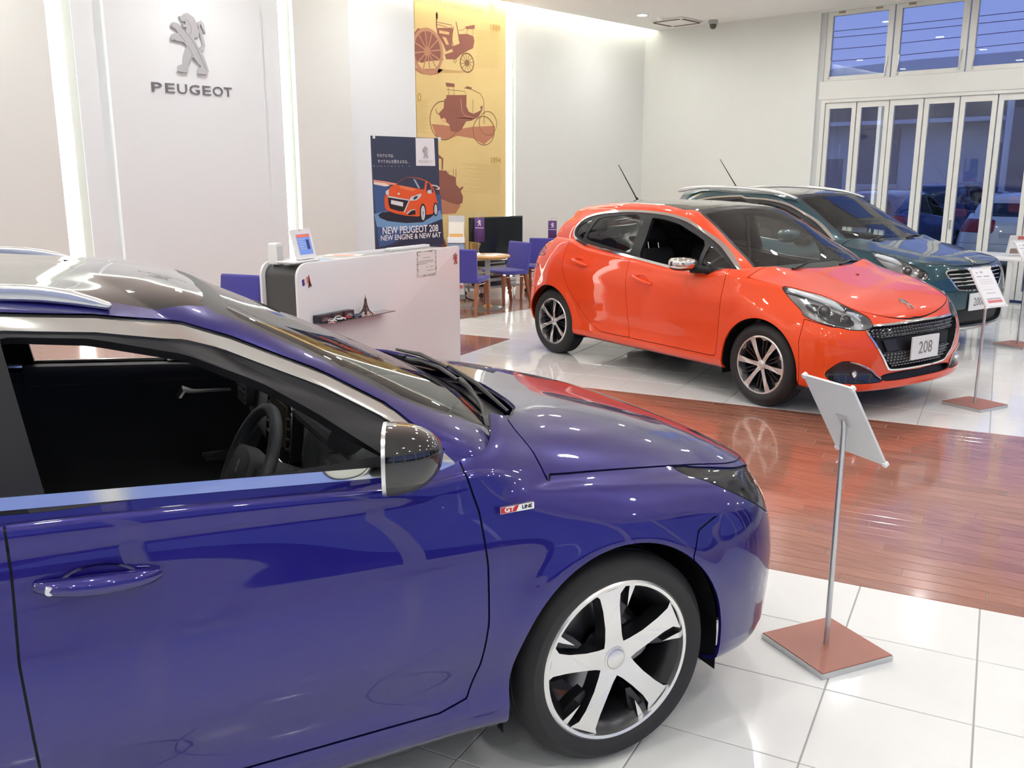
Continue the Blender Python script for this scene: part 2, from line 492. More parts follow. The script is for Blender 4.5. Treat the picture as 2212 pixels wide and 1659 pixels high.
# ---- glazed front: transom windows above, folding glass door below
w1 = struct(bpy.data.objects.new('window_1', None), 'row of upper windows above the folding glass front'); COL.objects.link(w1)
d1 = struct(bpy.data.objects.new('door_1', None), 'folding glass front with narrow white sashes'); COL.objects.link(d1)
def sash(root, y1, y0, z0, z1, fw_, fz, xo=0.0, nm='sash', bot=None):
    mb = MB(); bot = bot or fz
    mb.box((XB + 0.05 + xo, y0, z0), (XB + 0.11 + xo, y0 + fw_, z1)).box((XB + 0.05 + xo, y1 - fw_, z0), (XB + 0.11 + xo, y1, z1))
    mb.box((XB + 0.05 + xo, y0 + fw_, z1 - fz), (XB + 0.11 + xo, y1 - fw_, z1)).box((XB + 0.05 + xo, y0 + fw_, z0), (XB + 0.11 + xo, y1 - fw_, z0 + bot))
    s_ = mb.build(nm, M_FRAME, root)
    mb = MB(); mb.box((XB + 0.077 + xo, y0 + fw_, z0 + bot), (XB + 0.083 + xo, y1 - fw_, z1 - fz)); mb.build('pane', M_PANE, s_)
    return s_
yy = 6.66
k = 0
while yy > Y0 + 0.6:
    s_ = sash(w1, yy, yy - 0.99, 3.05, 4.02, 0.083, 0.06)
    for e in (yy - 0.075, yy - 0.915):
        mb = MB(); mb.tube([(XB + 0.04, e, 3.10), (XB + 0.035, e - .02, 3.22), (XB + 0.045, e - .025, 3.34)], 0.010, 6).tube([(XB + .03, e, 3.09), (XB + .05, e, 3.09)], .018, 8)
        mb.build('window_stay', M_ALU, s_)
    for e in (0.22, 0.77):
        mb = MB(); mb.box((XB + 0.030, yy - e - .045, 3.99), (XB + 0.05, yy - e + .045, 4.012)); mb.build('catch', mat('brass_catch', (.32, .26, .18), .4, .8), s_)
    yy -= 1.012; k += 1
mb = MB(); mb.box((XB + 0.02, Y0, 2.785), (XB + 0.22, 6.70, 3.045)); mb.build('transom', M_FRAME, w1)
mb = MB(); mb.box((XB + 0.03, 6.66, 0), (XB + 0.2, 6.74, 4.02)); mb.build('jamb', M_GREY, w1).data.materials[0] = mat('jamb_grey', (.58, .60, .60), .4)
mb = MB(); mb.box((XB + 0.03, 6.60, 0), (XB + 0.16, 6.66, 2.785)).box((XB + 0.03, Y0, 2.735), (XB + 0.16, 6.60, 2.785)); mb.build('door_frame', M_FRAME, d1)
yy = 6.592
k = 0
while yy > Y0 + 0.6:
    s_ = sash(d1, yy, yy - 0.468, 0.03, 2.73, 0.0625, 0.08, 0.006 * (k % 2), 'leaf', bot=0.12)
    if k % 2 == 0:
        mb = MB(); mb.box((XB + 0.025, yy - 0.04, 0.95), (XB + 0.056, yy - 0.02, 1.07)); mb.build('handle', M_ALU, s_)
    yy -= 0.4833; k += 1

# ---- outside, seen through the glass
M_ASPH = mat('asphalt', (0.10, 0.10, 0.11), 0.8, noise=.2, nscale=30)
mb = MB(); mb.box((XB + 0.25, -60, -0.14), (90, 70, -0.04))
struct(mb.build('ground_outside', M_ASPH), 'asphalt forecourt outside the glass')
mb = MB(); mb.box((-60, -70, -0.16), (90, Y0 - 0.2, -0.05))
struct(mb.build('ground_street', M_ASPH), 'street outside behind the photographer')
M_BLD = mat('lavender_render', (0.66, 0.66, 0.74), 0.8, noise=.06, nscale=1.5)
M_BLDWIN = mat('dark_blue_glazing', (0.05, 0.08, 0.22), 0.15)
t = thing('office_building', 'pale building with dark blue windows across the forecourt', 'building', (30, 6, 0))
mb = MB(); mb.box((0, -24, -.1), (9, 20, 3.3)); mb.build('wall', M_BLD, t)
mb = MB(); mb.box((-.9, -24.4, 3.3), (9.4, 20.4, 3.95)); mb.build('eave', mat('eave_brown', (.13, .11, .13), .8), t)
mb = MB(); mb.box((-.93, -24.4, 3.20), (-.86, 20.4, 3.32)); mb.build('gutter', mat('gutter_pale', (.62, .62, .70), .5), t)
for (ya, yb, za, zb) in ((5.9, 7.25, 1.4, 3.1), (7.7, 8.6, .9, 2.2), (1.2, 3.2, 1.0, 2.6), (-3.5, -0.6, .8, 2.7), (-9, -6, .8, 2.7)):
    mb = MB(); mb.box((-.04, ya, za), (.05, yb, zb)); w_ = mb.build('window', M_BLDWIN, t)
    mb = MB(); mb.box((-.07, ya - .06, za - .08), (.02, yb + .06, za)); mb.build('window_sill', M_BLD, w_)
t = thing('brown_house', 'dark brown building wing behind the parked cars', 'building', (25.6, 3.0, 0))
mb = MB(); mb.box((0, -14, -.1), (2.5, 4.6, 3.3)); mb.build('wall', mat('brown_render', (.22, .19, .24), .9, noise=.15, nscale=2), t)
for ya in (-1.3, 1.6):
    mb = MB(); mb.box((-.03, ya, .9), (.04, ya + 1.1, 2.1)); mb.build('window', mat('pale_window', (.35, .40, .70), .3), t)
t = thing('canopy_roof', 'white rounded canopy roof beyond the forecourt', 'roof', (40, 15.5, 0))
pr = [(-5.5, 5.3), (-5.2, 5.85), (-4.2, 6.15), (0, 6.28), (10, 6.3), (10, 5.3)]
mb = MB(); mb.prism([(x, z) for x, z in pr], lambda u, v, h: (h, -u, v), 0, 8); mb.build('roof_shell', mat('canopy_white', (.80, .82, .80), .5), t)
for q in (-4, 6):
    mb = MB(); mb.box((4.3, -q - .15, -.1), (4.6, -q + .15, 5.3)); mb.build('column', mat('canopy_column', (.6, .6, .62), .5), t)
for k_, (z_, zz) in enumerate(((8.85, 8.6), (8.55, 8.25), (8.0, 7.95), (7.45, 7.5), (7.0, 6.9))):
    mb = MB(); mb.tube([(46, 40, z_), (46, 20, z_ - .25), (46, 0, zz)], 0.018, 5)
    tag(mb.build('power_line', mat('cable_dark', (.05, .06, .20), .8)), ['topmost of the dark overhead cables in the dusk sky', 'second overhead cable from the top in the dusk sky', 'middle one of the overhead cables in the dusk sky', 'second lowest overhead cable in the dusk sky', 'lowest overhead cable just above the canopy roof'][k_], 'cable', 'overhead cables against the dusk sky')
mb = MB(); mb.tube([(22, 6.45, -.05), (22, 6.45, 3.6)], 0.07, 10)
tag(mb.build('lamp_post', mat('galvanised', (.70, .74, .78), .35, .3)), 'pale steel post standing outside the glass front', 'post')
POSTER_ART = [
 (2,'brown','poly',[(8.487,3.514),(8.556,3.587),(8.766,3.596),(8.864,3.517),(8.939,3.452),(9.011,3.223),(8.68,3.177),(8.63,3.155),(8.483,3.17)]),
 (2,'brown','poly',[(8.892,3.627),(9.176,3.662),(9.195,3.641),(9.174,3.566),(9.17,3.383),(9.065,3.337),(9.015,3.424),(8.903,3.557)]),
 (3,'sand','poly',[(8.942,3.604),(9.125,3.598),(9.124,3.561),(8.941,3.565)]),
 (3,'sand','poly',[(8.992,3.53),(9.069,3.515),(9.119,3.433),(9.067,3.428)]),
 (2,'brown','line',[(8.903,3.824),(8.894,3.717),(8.895,3.627)],0.02),
 (2,'brown','ring',(8.903,3.782),0.021,0.049,0,0,0.012),
 (2,'brown','line',[(8.9,3.704),(9.176,3.694),(9.175,3.657)],0.008),
 (2,'brown','line',[(8.899,3.673),(9.085,3.661)],0.008),
 (2,'brown','poly',[(9.306,3.589),(9.467,3.61),(9.588,3.59),(9.608,3.526),(9.58,3.43),(9.491,3.394),(9.328,3.315),(9.247,3.252),(9.063,3.237),(9.039,3.298),(9.196,3.349),(9.158,3.41),(9.197,3.422),(9.324,3.467)]),
 (2,'brown','line',[(9.256,3.748),(9.287,3.642),(9.32,3.489)],0.016),
 (2,'brown','line',[(9.208,3.679),(9.173,3.512),(9.197,3.418)],0.012),
 (2,'brown','poly',[(9.434,3.703),(9.615,3.746),(9.614,3.693),(9.447,3.672)]),
 (2,'brown','line',[(9.474,3.675),(9.453,3.604)],0.006),
 (2,'brown','line',[(9.576,3.689),(9.578,3.596)],0.006),
 (2,'brown','line',[(9.313,3.64),(9.387,3.652),(9.441,3.69)],0.006),
 (1,'rose','poly',[(8.493,3.091),(8.578,3.071),(8.919,3.106),(9.008,3.095),(8.904,3.032),(8.776,3.004),(8.601,3.01),(8.504,3.047)]),
 (1,'dune','poly',[(8.906,3.1),(9.325,3.105),(9.514,3.105),(9.324,3.077),(8.904,3.046)]),
 (4,'tan','ring',(8.724,3.311),0.282,0.302,0.045,12,0.018),
 (5,'tan','ring',(8.715,3.306),0.056,0.056,0,0,0.012),
 (4,'umber','ring',(9.459,3.223),0.139,0.136,0.018,12,0.008),
 (5,'umber','ring',(9.459,3.223),0.046,0.039,0,0,0.012),
 (2,'umber','line',[(9.221,3.259),(9.2,3.22),(9.226,3.199),(9.253,3.234),(9.245,3.27)],0.01),
 (2,'brown','poly',[(9.058,2.763),(9.443,2.786),(9.438,2.634),(9.484,2.562),(9.572,2.536),(9.662,2.565),(9.734,2.599),(9.708,2.635),(9.762,2.662),(9.756,2.6),(9.679,2.497),(9.536,2.441),(9.43,2.425),(9.341,2.311),(9.253,2.269),(9.133,2.28),(9.101,2.376),(8.951,2.442),(8.911,2.512),(9.004,2.588),(9.015,2.701),(9.057,2.722)]),
 (1,'rose','poly',[(8.771,2.363),(8.983,2.359),(9.358,2.324),(9.57,2.356),(10.009,2.385),(9.999,2.244),(9.785,2.112),(9.568,2.194),(9.252,2.222),(9.046,2.156),(8.862,2.199)]),
 (4,'umber','ring',(9.004,2.418),0.266,0.266,0.014,0,0.012),
 (4,'umber','ring',(9.783,2.307),0.222,0.208,0.012,0,0.012),
 (4,'umber','ring',(9.87,2.415),0.182,0.172,0.01,0,0.012),
 (2,'brown','poly',[(9.045,2.929),(9.213,2.925),(9.212,2.88),(9.06,2.876)]),
 (2,'umber','line',[(9.094,2.873),(9.102,2.766)],0.006),
 (2,'umber','line',[(9.195,2.879),(9.207,2.772)],0.006),
 (2,'umber','line',[(9.059,2.838),(9.263,2.837),(9.418,2.832),(9.443,2.78)],0.006),
 (2,'umber','line',[(9.401,2.88),(9.541,2.871),(9.718,2.821),(9.781,2.744),(9.793,2.602),(9.787,2.402)],0.01),
 (2,'brown','poly',[(9.419,2.888),(9.454,2.908),(9.55,2.896),(9.532,2.868)]),
 (2,'umber','line',[(9.566,2.732),(9.564,2.541)],0.008),
 (3,'sand','line',[(9.33,2.725),(9.345,2.58),(9.396,2.509),(9.572,2.48)],0.006),
 (2,'umber','line',[(9.291,2.468),(9.572,2.47)],0.008),
 (2,'umber','line',[(8.854,2.568),(8.87,2.522),(8.919,2.494)],0.012),
 (3,'sand','ring',(9.001,2.417),0.043,0.038,0,0,0.012),
 (2,'brown','poly',[(8.894,1.958),(8.982,1.905),(8.97,1.752),(8.944,1.749),(8.948,1.898),(8.892,1.904)]),
 (2,'brown','poly',[(8.889,1.745),(9.037,1.737),(9.071,1.69),(9.217,1.647),(9.223,1.541),(9.293,1.487),(9.346,1.521),(9.363,1.502),(9.31,1.449),(9.353,1.376),(9.343,1.287),(9.271,1.257),(9.097,1.292),(8.944,1.338),(8.88,1.346)]),
 (2,'brown','line',[(9.172,1.759),(9.166,1.653)],0.008),
 (2,'brown','line',[(9.222,1.759),(9.22,1.647)],0.01),
 (2,'brown','line',[(9.071,1.727),(9.073,1.653)],0.008),
 (1,'rose','poly',[(8.88,1.352),(9.097,1.292),(9.307,1.25),(9.208,1.138),(8.875,1.129)]),
 (1,'faint','line',[(9.603,3.666),(10.123,3.714)],0.004),
 (1,'faint','line',[(9.654,3.651),(10.104,3.692)],0.004),
 (1,'faint','line',[(9.622,3.629),(10.086,3.67)],0.004),
 (1,'faint','line',[(9.672,3.614),(10.067,3.648)],0.004),
 (1,'faint','line',[(9.641,3.591),(10.106,3.632)],0.004),
 (1,'faint','line',[(9.609,3.568),(10.087,3.61)],0.004),
 (1,'faint','line',[(9.659,3.554),(10.068,3.588)],0.004),
 (1,'faint','line',[(9.628,3.531),(10.107,3.572)],0.004),
 (1,'faint','line',[(9.678,3.516),(10.088,3.55)],0.004),
 (1,'faint','line',[(9.646,3.494),(10.069,3.528)],0.004),
 (1,'faint','line',[(9.615,3.471),(10.108,3.512)],0.004),
 (1,'faint','line',[(9.665,3.456),(10.089,3.49)],0.004),
 (1,'faint','line',[(9.633,3.433),(10.071,3.468)],0.004),
 (1,'faint','line',[(9.601,3.411),(10.109,3.451)],0.004),
 (1,'faint','line',[(9.652,3.396),(10.091,3.429)],0.004),
 (1,'faint','line',[(9.62,3.373),(10.072,3.407)],0.004),
 (1,'faint','line',[(9.671,3.358),(10.111,3.391)],0.004),
 (1,'faint','line',[(9.639,3.335),(10.092,3.369)],0.004),
 (1,'faint','line',[(9.607,3.313),(10.073,3.347)],0.004),
 (1,'faint','line',[(9.658,3.297),(10.112,3.33)],0.004),
 (1,'faint','line',[(9.626,3.275),(10.093,3.308)],0.004),
 (1,'faint','line',[(9.677,3.259),(10.074,3.286)],0.004),
 (1,'faint','line',[(9.645,3.237),(10.113,3.269)],0.004),
 (1,'faint','line',[(9.613,3.214),(10.094,3.247)],0.004),
 (1,'faint','line',[(9.664,3.198),(10.075,3.225)],0.004),
 (1,'faint','line',[(9.632,3.176),(10.115,3.208)],0.004),
 (1,'faint','line',[(9.316,1.831),(10.129,1.832)],0.004),
 (1,'faint','line',[(9.462,1.811),(10.129,1.81)],0.004),
 (1,'faint','line',[(9.611,1.79),(10.129,1.788)],0.004),
 (1,'faint','line',[(9.383,1.767),(10.129,1.766)],0.004),
 (1,'faint','line',[(9.531,1.747),(10.129,1.744)],0.004),
 (1,'faint','line',[(9.681,1.726),(10.129,1.722)],0.004),
 (1,'faint','line',[(9.452,1.704),(10.129,1.7)],0.004),
 (1,'faint','line',[(9.6,1.682),(10.129,1.677)],0.004),
 (1,'faint','line',[(9.373,1.661),(10.129,1.655)],0.004),
 (1,'faint','line',[(9.521,1.639),(10.129,1.633)],0.004),
 (1,'faint','line',[(9.671,1.617),(10.129,1.611)],0.004),
 (1,'faint','line',[(9.441,1.596),(10.129,1.588)],0.004),
 (1,'faint','line',[(9.59,1.574),(10.129,1.566)],0.004),
 (1,'faint','line',[(9.362,1.554),(10.129,1.544)],0.004),
 (1,'faint','line',[(9.51,1.531),(10.128,1.521)],0.004),
 (1,'faint','line',[(9.66,1.508),(10.128,1.499)],0.004),
 (1,'faint','line',[(9.431,1.489),(10.128,1.477)],0.004),
 (1,'faint','line',[(9.58,1.466),(10.128,1.454)],0.004),
 (1,'faint','line',[(9.352,1.446),(10.128,1.432)],0.004),
 (1,'faint','line',[(9.5,1.423),(10.128,1.41)],0.004),
 (1,'faint','line',[(8.502,2.667),(8.751,2.678)],0.004),
 (1,'faint','line',[(8.502,2.648),(8.69,2.656)],0.004),
 (1,'faint','line',[(8.501,2.63),(8.727,2.64)],0.004),
 (1,'faint','line',[(8.501,2.611),(8.667,2.618)],0.004),
 (1,'faint','line',[(8.5,2.593),(8.704,2.601)],0.004),
 (1,'faint','line',[(8.5,2.574),(8.74,2.584)],0.004),
 (1,'faint','line',[(8.499,2.556),(8.68,2.562)],0.004),
 (1,'faint','line',[(8.499,2.537),(8.717,2.545)],0.004),
 (1,'faint','line',[(8.498,2.518),(8.656,2.523)],0.004),
 (1,'faint','line',[(8.498,2.5),(8.693,2.506)],0.004),
 (1,'faint','line',[(8.497,2.481),(8.73,2.489)],0.004),
 (1,'faint','line',[(8.497,2.462),(8.669,2.468)],0.004),
 (1,'faint','line',[(8.496,2.444),(8.706,2.45)],0.004),
 (1,'faint','line',[(8.495,2.425),(8.743,2.433)],0.004),
 (1,'faint','line',[(8.495,2.406),(8.683,2.412)],0.004),
 (1,'faint','line',[(8.494,2.388),(8.719,2.394)],0.004),
 (1,'faint','line',[(8.494,2.369),(8.659,2.373)],0.004),
 (1,'faint','line',[(8.493,2.35),(8.696,2.355)],0.004),
 (1,'faint','line',[(8.493,2.331),(8.733,2.338)],0.004),
 (1,'faint','line',[(8.492,2.313),(8.672,2.317)],0.004),
 (1,'faint','line',[(8.492,2.294),(8.709,2.299)],0.004),
 (1,'faint','line',[(8.491,2.275),(8.648,2.278)],0.004),
 (1,'faint','line',[(8.491,2.256),(8.685,2.26)],0.004),
 (1,'faint','line',[(8.49,2.237),(8.722,2.242)],0.004),
]
BANNER_ART = [
 (1,'road','poly',[(5.4249,1.6361),(5.6027,1.5925),(5.6858,1.5485),(6.2701,1.4818),(6.2858,1.2438),(6.0675,1.1902),(5.8064,1.1253),(5.6683,1.0498),(5.5816,1.0246),(5.4762,1.0155)]),
 (2,'roadlight','poly',[(5.4303,1.3223),(5.5655,1.3475),(5.9477,1.2248),(6.2565,1.3369),(6.286,1.2515),(6.0473,1.1909),(5.749,1.1576),(5.4578,1.2059)]),
 (2,'night','poly',[(5.6481,1.0211),(5.8047,1.073),(6.0675,1.1902),(6.286,1.2515),(6.3017,0.9985),(5.4731,1.0069)]),
 (2,'trail','poly',[(5.434,1.6361),(5.5665,1.6214),(5.716,1.5991),(5.706,1.5832),(5.5747,1.5927),(5.4371,1.6007)]),
 (3,'trail2','poly',[(5.4377,1.6163),(5.575,1.6013),(5.6303,1.5808),(5.5739,1.5726),(5.4386,1.5936)]),
 (2,'trail2','poly',[(6.1388,1.5891),(6.2204,1.5772),(6.2613,1.5542),(6.2453,1.5338),(6.1991,1.5434),(6.2457,1.552),(6.2099,1.5675),(6.1386,1.5801)]),
 (3,'shadow','poly',[(5.4759,1.3138),(5.5278,1.3376),(5.6784,1.3372),(5.9895,1.2912),(6.2144,1.3151),(6.1309,1.2717),(6.0179,1.2261),(5.8096,1.226),(5.5901,1.2521),(5.4979,1.2842)]),
 (4,'carorange','poly',[(5.6151,1.5492),(5.6395,1.5743),(5.7063,1.5919),(5.765,1.6351),(5.8234,1.6554),(5.9013,1.6605),(5.9996,1.6478),(6.089,1.623),(6.139,1.5966),(6.1785,1.5436),(6.1978,1.4905),(6.2218,1.4141),(6.2156,1.3685),(6.1521,1.3016),(6.0703,1.2963),(5.9494,1.2834),(5.8119,1.2965),(5.6778,1.3225),(5.5751,1.3545),(5.5575,1.3839),(5.5559,1.4635),(5.5816,1.528)]),
 (5,'glassdark','poly',[(5.7062,1.5904),(5.7697,1.6337),(5.8233,1.6532),(5.9012,1.6568),(5.9944,1.6404),(6.0708,1.6208),(6.0465,1.5389),(5.9571,1.5517),(5.8207,1.5728)]),
 (6,'glasslight','poly',[(5.9107,1.6457),(5.9398,1.6346),(6.0019,1.5528),(5.9721,1.5546)]),
 (5,'glassdark','poly',[(6.0885,1.6043),(6.1138,1.6042),(6.1632,1.5438),(6.1727,1.5135),(6.1264,1.499),(6.0781,1.5146)]),
 (6,'carorange','poly',[(6.1248,1.5967),(6.1339,1.5966),(6.1573,1.5137),(6.147,1.51)]),
 (5,'black','poly',[(5.5984,1.4772),(5.6173,1.4805),(5.8557,1.4473),(5.8444,1.3994),(5.7938,1.3378),(5.7359,1.3393),(5.6226,1.3679),(5.6051,1.4046)]),
 (6,'silver','poly',[(5.5941,1.4881),(5.8557,1.4473),(5.8573,1.4362),(5.5982,1.4729)]),
 (6,'silver','poly',[(5.8536,1.4436),(5.8632,1.4398),(5.7982,1.3265),(5.7818,1.3285)]),
 (7,'plate','poly',[(5.6349,1.4476),(5.782,1.4229),(5.7778,1.3825),(5.6317,1.4113)]),
 (6,'silver','poly',[(5.8604,1.4435),(5.8809,1.4727),(5.9954,1.5008),(6.0173,1.4967),(5.9944,1.4635),(5.9439,1.4383),(5.8631,1.4361)]),
 (7,'glassdark','poly',[(5.905,1.4575),(5.9352,1.4793),(5.97,1.4803),(5.9544,1.4567),(5.9193,1.4424)]),
 (6,'silver','poly',[(5.5723,1.5281),(5.6104,1.5493),(5.6104,1.4987),(5.5942,1.4917),(5.5733,1.5064)]),
 (6,'black','poly',[(5.8222,1.3148),(5.8919,1.35),(5.9313,1.3453),(5.935,1.3041),(5.851,1.2991)]),
 (7,'silver','poly',[(5.8174,1.3171),(5.8723,1.3506),(5.9316,1.3543),(5.9313,1.3468),(5.8818,1.3429),(5.8318,1.3093)]),
 (6,'silver','poly',[(6.0864,1.522),(6.107,1.5368),(6.1476,1.5326),(6.1573,1.5137),(6.1365,1.4989),(6.096,1.5032)]),
 (5,'black','ring',(6.0304,1.3164),0.042,0.089,0,0,0.012),
 (6,'silver','ring',(6.0304,1.3164),0.026,0.07,0.02,8,0.008),
 (5,'black','ring',(6.1944,1.3461),0.031,0.067,0,0,0.012),
 (6,'silver','ring',(6.1965,1.3461),0.019,0.05,0.016,8,0.006),
 (6,'hoodlight','poly',[(5.7345,1.583),(5.8207,1.5706),(5.8787,1.5613),(5.9569,1.5421),(5.8972,1.5243),(5.8197,1.5398),(5.7434,1.5625)]),
 (6,'silver','poly',[(5.7178,1.5132),(5.7417,1.5115),(5.7391,1.4933),(5.7173,1.4972)]),
 (2,'glow','poly',[(5.4346,1.7617),(5.4573,1.7633),(5.4524,1.7534)]),
 (2,'glow','poly',[(5.4761,1.757),(5.4972,1.76),(5.4942,1.7536)]),
 (2,'glow','poly',[(5.5183,1.7588),(5.5377,1.7624),(5.5364,1.7539)]),
 (2,'glow','poly',[(5.5607,1.7605),(5.5782,1.7592),(5.5789,1.7542)]),
 (2,'glow','poly',[(5.6033,1.7622),(5.6192,1.7616),(5.6217,1.7545)]),
 (2,'glow','poly',[(5.6461,1.7575),(5.6604,1.7641),(5.6648,1.7548)]),
 (2,'glow','poly',[(5.6894,1.7593),(5.7017,1.7608),(5.7081,1.7551)]),
 (2,'glow','poly',[(5.733,1.761),(5.7435,1.7632),(5.7518,1.7554)]),
 (2,'glow','poly',[(5.7769,1.7628),(5.7856,1.7657),(5.7958,1.7557)]),
 (2,'glow','poly',[(5.8211,1.7645),(5.8278,1.7624),(5.8401,1.756)]),
 (2,'glow','poly',[(5.8654,1.7598),(5.8704,1.7649),(5.8847,1.7563)]),
 (2,'glow','poly',[(5.9103,1.7615),(5.9132,1.7616),(5.9297,1.7566)]),
 (2,'white','poly',[(5.9562,2.0249),(6.1922,2.0271),(6.2022,1.7651),(5.9555,1.7655)]),
]
# ================================================================== cars
def pchip(xk, yk, x):
    xk = np.asarray(xk, float); yk = np.asarray(yk, float)
    if xk[0] > xk[-1]: xk, yk = xk[::-1], yk[::-1]
    h = np.diff(xk); d = np.diff(yk) / h
    m = np.zeros_like(yk)
    if len(xk) > 2:
        w1 = 2 * h[1:] + h[:-1]; w2 = h[1:] + 2 * h[:-1]
        ok = d[1:] * d[:-1] > 0
        m[1:-1][ok] = ((w1 + w2)[ok]) / (w1[ok] / d[:-1][ok] + w2[ok] / d[1:][ok])
    m[0] = d[0]; m[-1] = d[-1]
    x = np.clip(x, xk[0], xk[-1])
    i = np.clip(np.searchsorted(xk, x) - 1, 0, len(h) - 1)
    t = (x - xk[i]) / h[i]
    return ((2 * t ** 3 - 3 * t ** 2 + 1) * yk[i] + (t ** 3 - 2 * t ** 2 + t) * h[i] * m[i]
            + (-2 * t ** 3 + 3 * t ** 2) * yk[i + 1] + (t ** 3 - t ** 2) * h[i] * m[i + 1])

def resample(P, n):
    s = np.r_[0, np.cumsum(np.linalg.norm(np.diff(P, axis=0), axis=1))]
    q = np.linspace(0, s[-1], n)
    return np.stack([np.interp(q, s, P[:, k]) for k in range(P.shape[1])], 1)

def car_line(L, Nf, Ns, Nr):
    """front centre -> corner -> side -> corner -> rear centre"""
    S = np.array(L['side'], float)
    xs, ys, zs = S[0]; xe, ye, ze = S[-1]
    def wrap(xc, zc, x1, y1, z1, n, p):
        th = np.linspace(0, np.pi / 2, 200)
        c, s_ = np.cos(th) ** (2 / n), np.sin(th) ** (2 / n)
        P = np.stack([x1 + (xc - x1) * c, y1 * s_], 1)
        a = np.r_[0, np.cumsum(np.linalg.norm(np.diff(P, axis=0), axis=1))]; a /= max(a[-1], 1e-9)
        P = np.c_[P, zc + (z1 - zc) * a ** p]
        return P
    A = resample(wrap(L['xf'], L['zf'], xs, ys, zs, L.get('nf', 2.3), L.get('pf', 1.6)), Nf)
    x = np.linspace(xs, xe, Ns)
    B = np.stack([x, pchip(S[:, 0], S[:, 1], x), pchip(S[:, 0], S[:, 2], x)], 1)
    C = resample(wrap(L['xr'], L['zr'], xe, ye, ze, L.get('nr', 2.6), L.get('pr', 1.6)), Nr)[::-1]
    return np.r_[A[:-1], B, C[1:]]

def loft(lines, Nf, Ns, Nr, M):
    P = np.stack([car_line(L, Nf, Ns, Nr) for L in lines])          # K,U,3
    K = len(P)
    h = np.linalg.norm(np.diff(P, axis=0), axis=2)[..., None] + 1e-5
    h = np.broadcast_to(h, (K - 1, P.shape[1], 1)).copy()
    d = np.diff(P, axis=0) / h
    mL = np.zeros_like(P); mR = np.zeros_like(P)
    for i in range(K):
        if i == 0: t = d[0]; mL[i] = mR[i] = t
        elif i == K - 1: t = d[-1]; mL[i] = mR[i] = t
        else:
            if lines[i].get('crease'):
                mL[i] = d[i - 1]; mR[i] = d[i]
            else:
                t = (d[i - 1] * h[i] + d[i] * h[i - 1]) / (h[i] + h[i - 1]); mL[i] = mR[i] = t
    rows = []
    for i in range(K - 1):
        n = lines[i].get('m', M)
        for k in range(n):
            t = k / n
            rows.append((2 * t ** 3 - 3 * t ** 2 + 1) * P[i] + (t ** 3 - 2 * t ** 2 + t) * h[i] * mR[i]
                        + (-2 * t ** 3 + 3 * t ** 2) * P[i + 1] + (t ** 3 - t ** 2) * h[i] * mL[i + 1])
    rows.append(P[-1])
    G = np.stack(rows)
    G[..., 1] = np.maximum(G[..., 1], 0)
    G[:, 0, 1] = 0; G[:, -1, 1] = 0
    return G

def grid_normals(G):
    N = np.cross(np.gradient(G, axis=0), np.gradient(G, axis=1))
    N[:, 0, 1] = 0; N[:, -1, 1] = 0
    if np.max(G[-1, :, 1]) < 1e-4: N[-1, :, 1] = 0
    N /= np.linalg.norm(N, axis=2)[..., None] + 1e-12
    c = G.reshape(-1, 3).mean(0); c[1] = 0
    if np.sum(N * (G - c)) < 0: N = -N
    return N

def grid_mesh(G):
    R_, U_ = G.shape[:2]
    V = np.concatenate([G, grid_normals(G)], 2).reshape(-1, 6)
    i = np.arange(R_ * U_).reshape(R_, U_)
    a, b, c, d = i[:-1, :-1].ravel(), i[:-1, 1:].ravel(), i[1:, 1:].ravel(), i[1:, :-1].ravel()
    T = np.r_[np.c_[a, b, c], np.c_[a, c, d]]
    return orient(V, T)

def orient(V, T):
    p = V[:, :3]
    fn = np.cross(p[T[:, 1]] - p[T[:, 0]], p[T[:, 2]] - p[T[:, 0]])
    keep = np.linalg.norm(fn, axis=1) > 1e-12
    T = T[keep]; fn = fn[keep]
    fl = np.sum(fn * V[T[:, 0], 3:6], 1) < 0
    T[fl] = T[fl][:, ::-1]
    return V, T

def compact(V, T):
    u, inv = np.unique(T, return_inverse=True)
    return V[u], inv.reshape(-1, 3)

def split(M, d):
    """cut the triangles where d = 0; returns inside (d<0), outside"""
    V, T = M
    if len(T) == 0: return (V, T), (V, T)
    d = np.where(np.abs(d) < 1e-7, 1e-7, d)
    s = d[T] < 0
    c = s.sum(1)
    Tin = [T[c == 3]]; Tout = [T[c == 0]]
    mx = np.nonzero((c == 1) | (c == 2))[0]
    if len(mx):
        tt = T[mx]; ss = s[mx]; one = c[mx] == 1
        lone = np.where(one, np.argmax(ss, 1), np.argmin(ss, 1))
        ar = np.arange(len(tt))
        A, B, C = tt[ar, lone], tt[ar, (lone + 1) % 3], tt[ar, (lone + 2) % 3]
        E = np.r_[np.c_[A, B], np.c_[A, C]]
        Es = np.sort(E, 1)
        ue, inv = np.unique(Es, axis=0, return_inverse=True)
        inv = inv.ravel()
        t = d[ue[:, 0]] / (d[ue[:, 0]] - d[ue[:, 1]])
        NV = V[ue[:, 0]] + (V[ue[:, 1]] - V[ue[:, 0]]) * t[:, None]
        k = len(V); V = np.r_[V, NV]
        ab, ac = k + inv[:len(tt)], k + inv[len(tt):]
        t1 = np.c_[A, ab, ac]; t2 = np.r_[np.c_[ab, B, C], np.c_[ab, C, ac]]
        o2 = np.r_[one, one]
        Tin += [t1[one], t2[~o2]]; Tout += [t1[~one], t2[o2]]
    return compact(V, np.concatenate(Tin)), compact(V, np.concatenate(Tout))

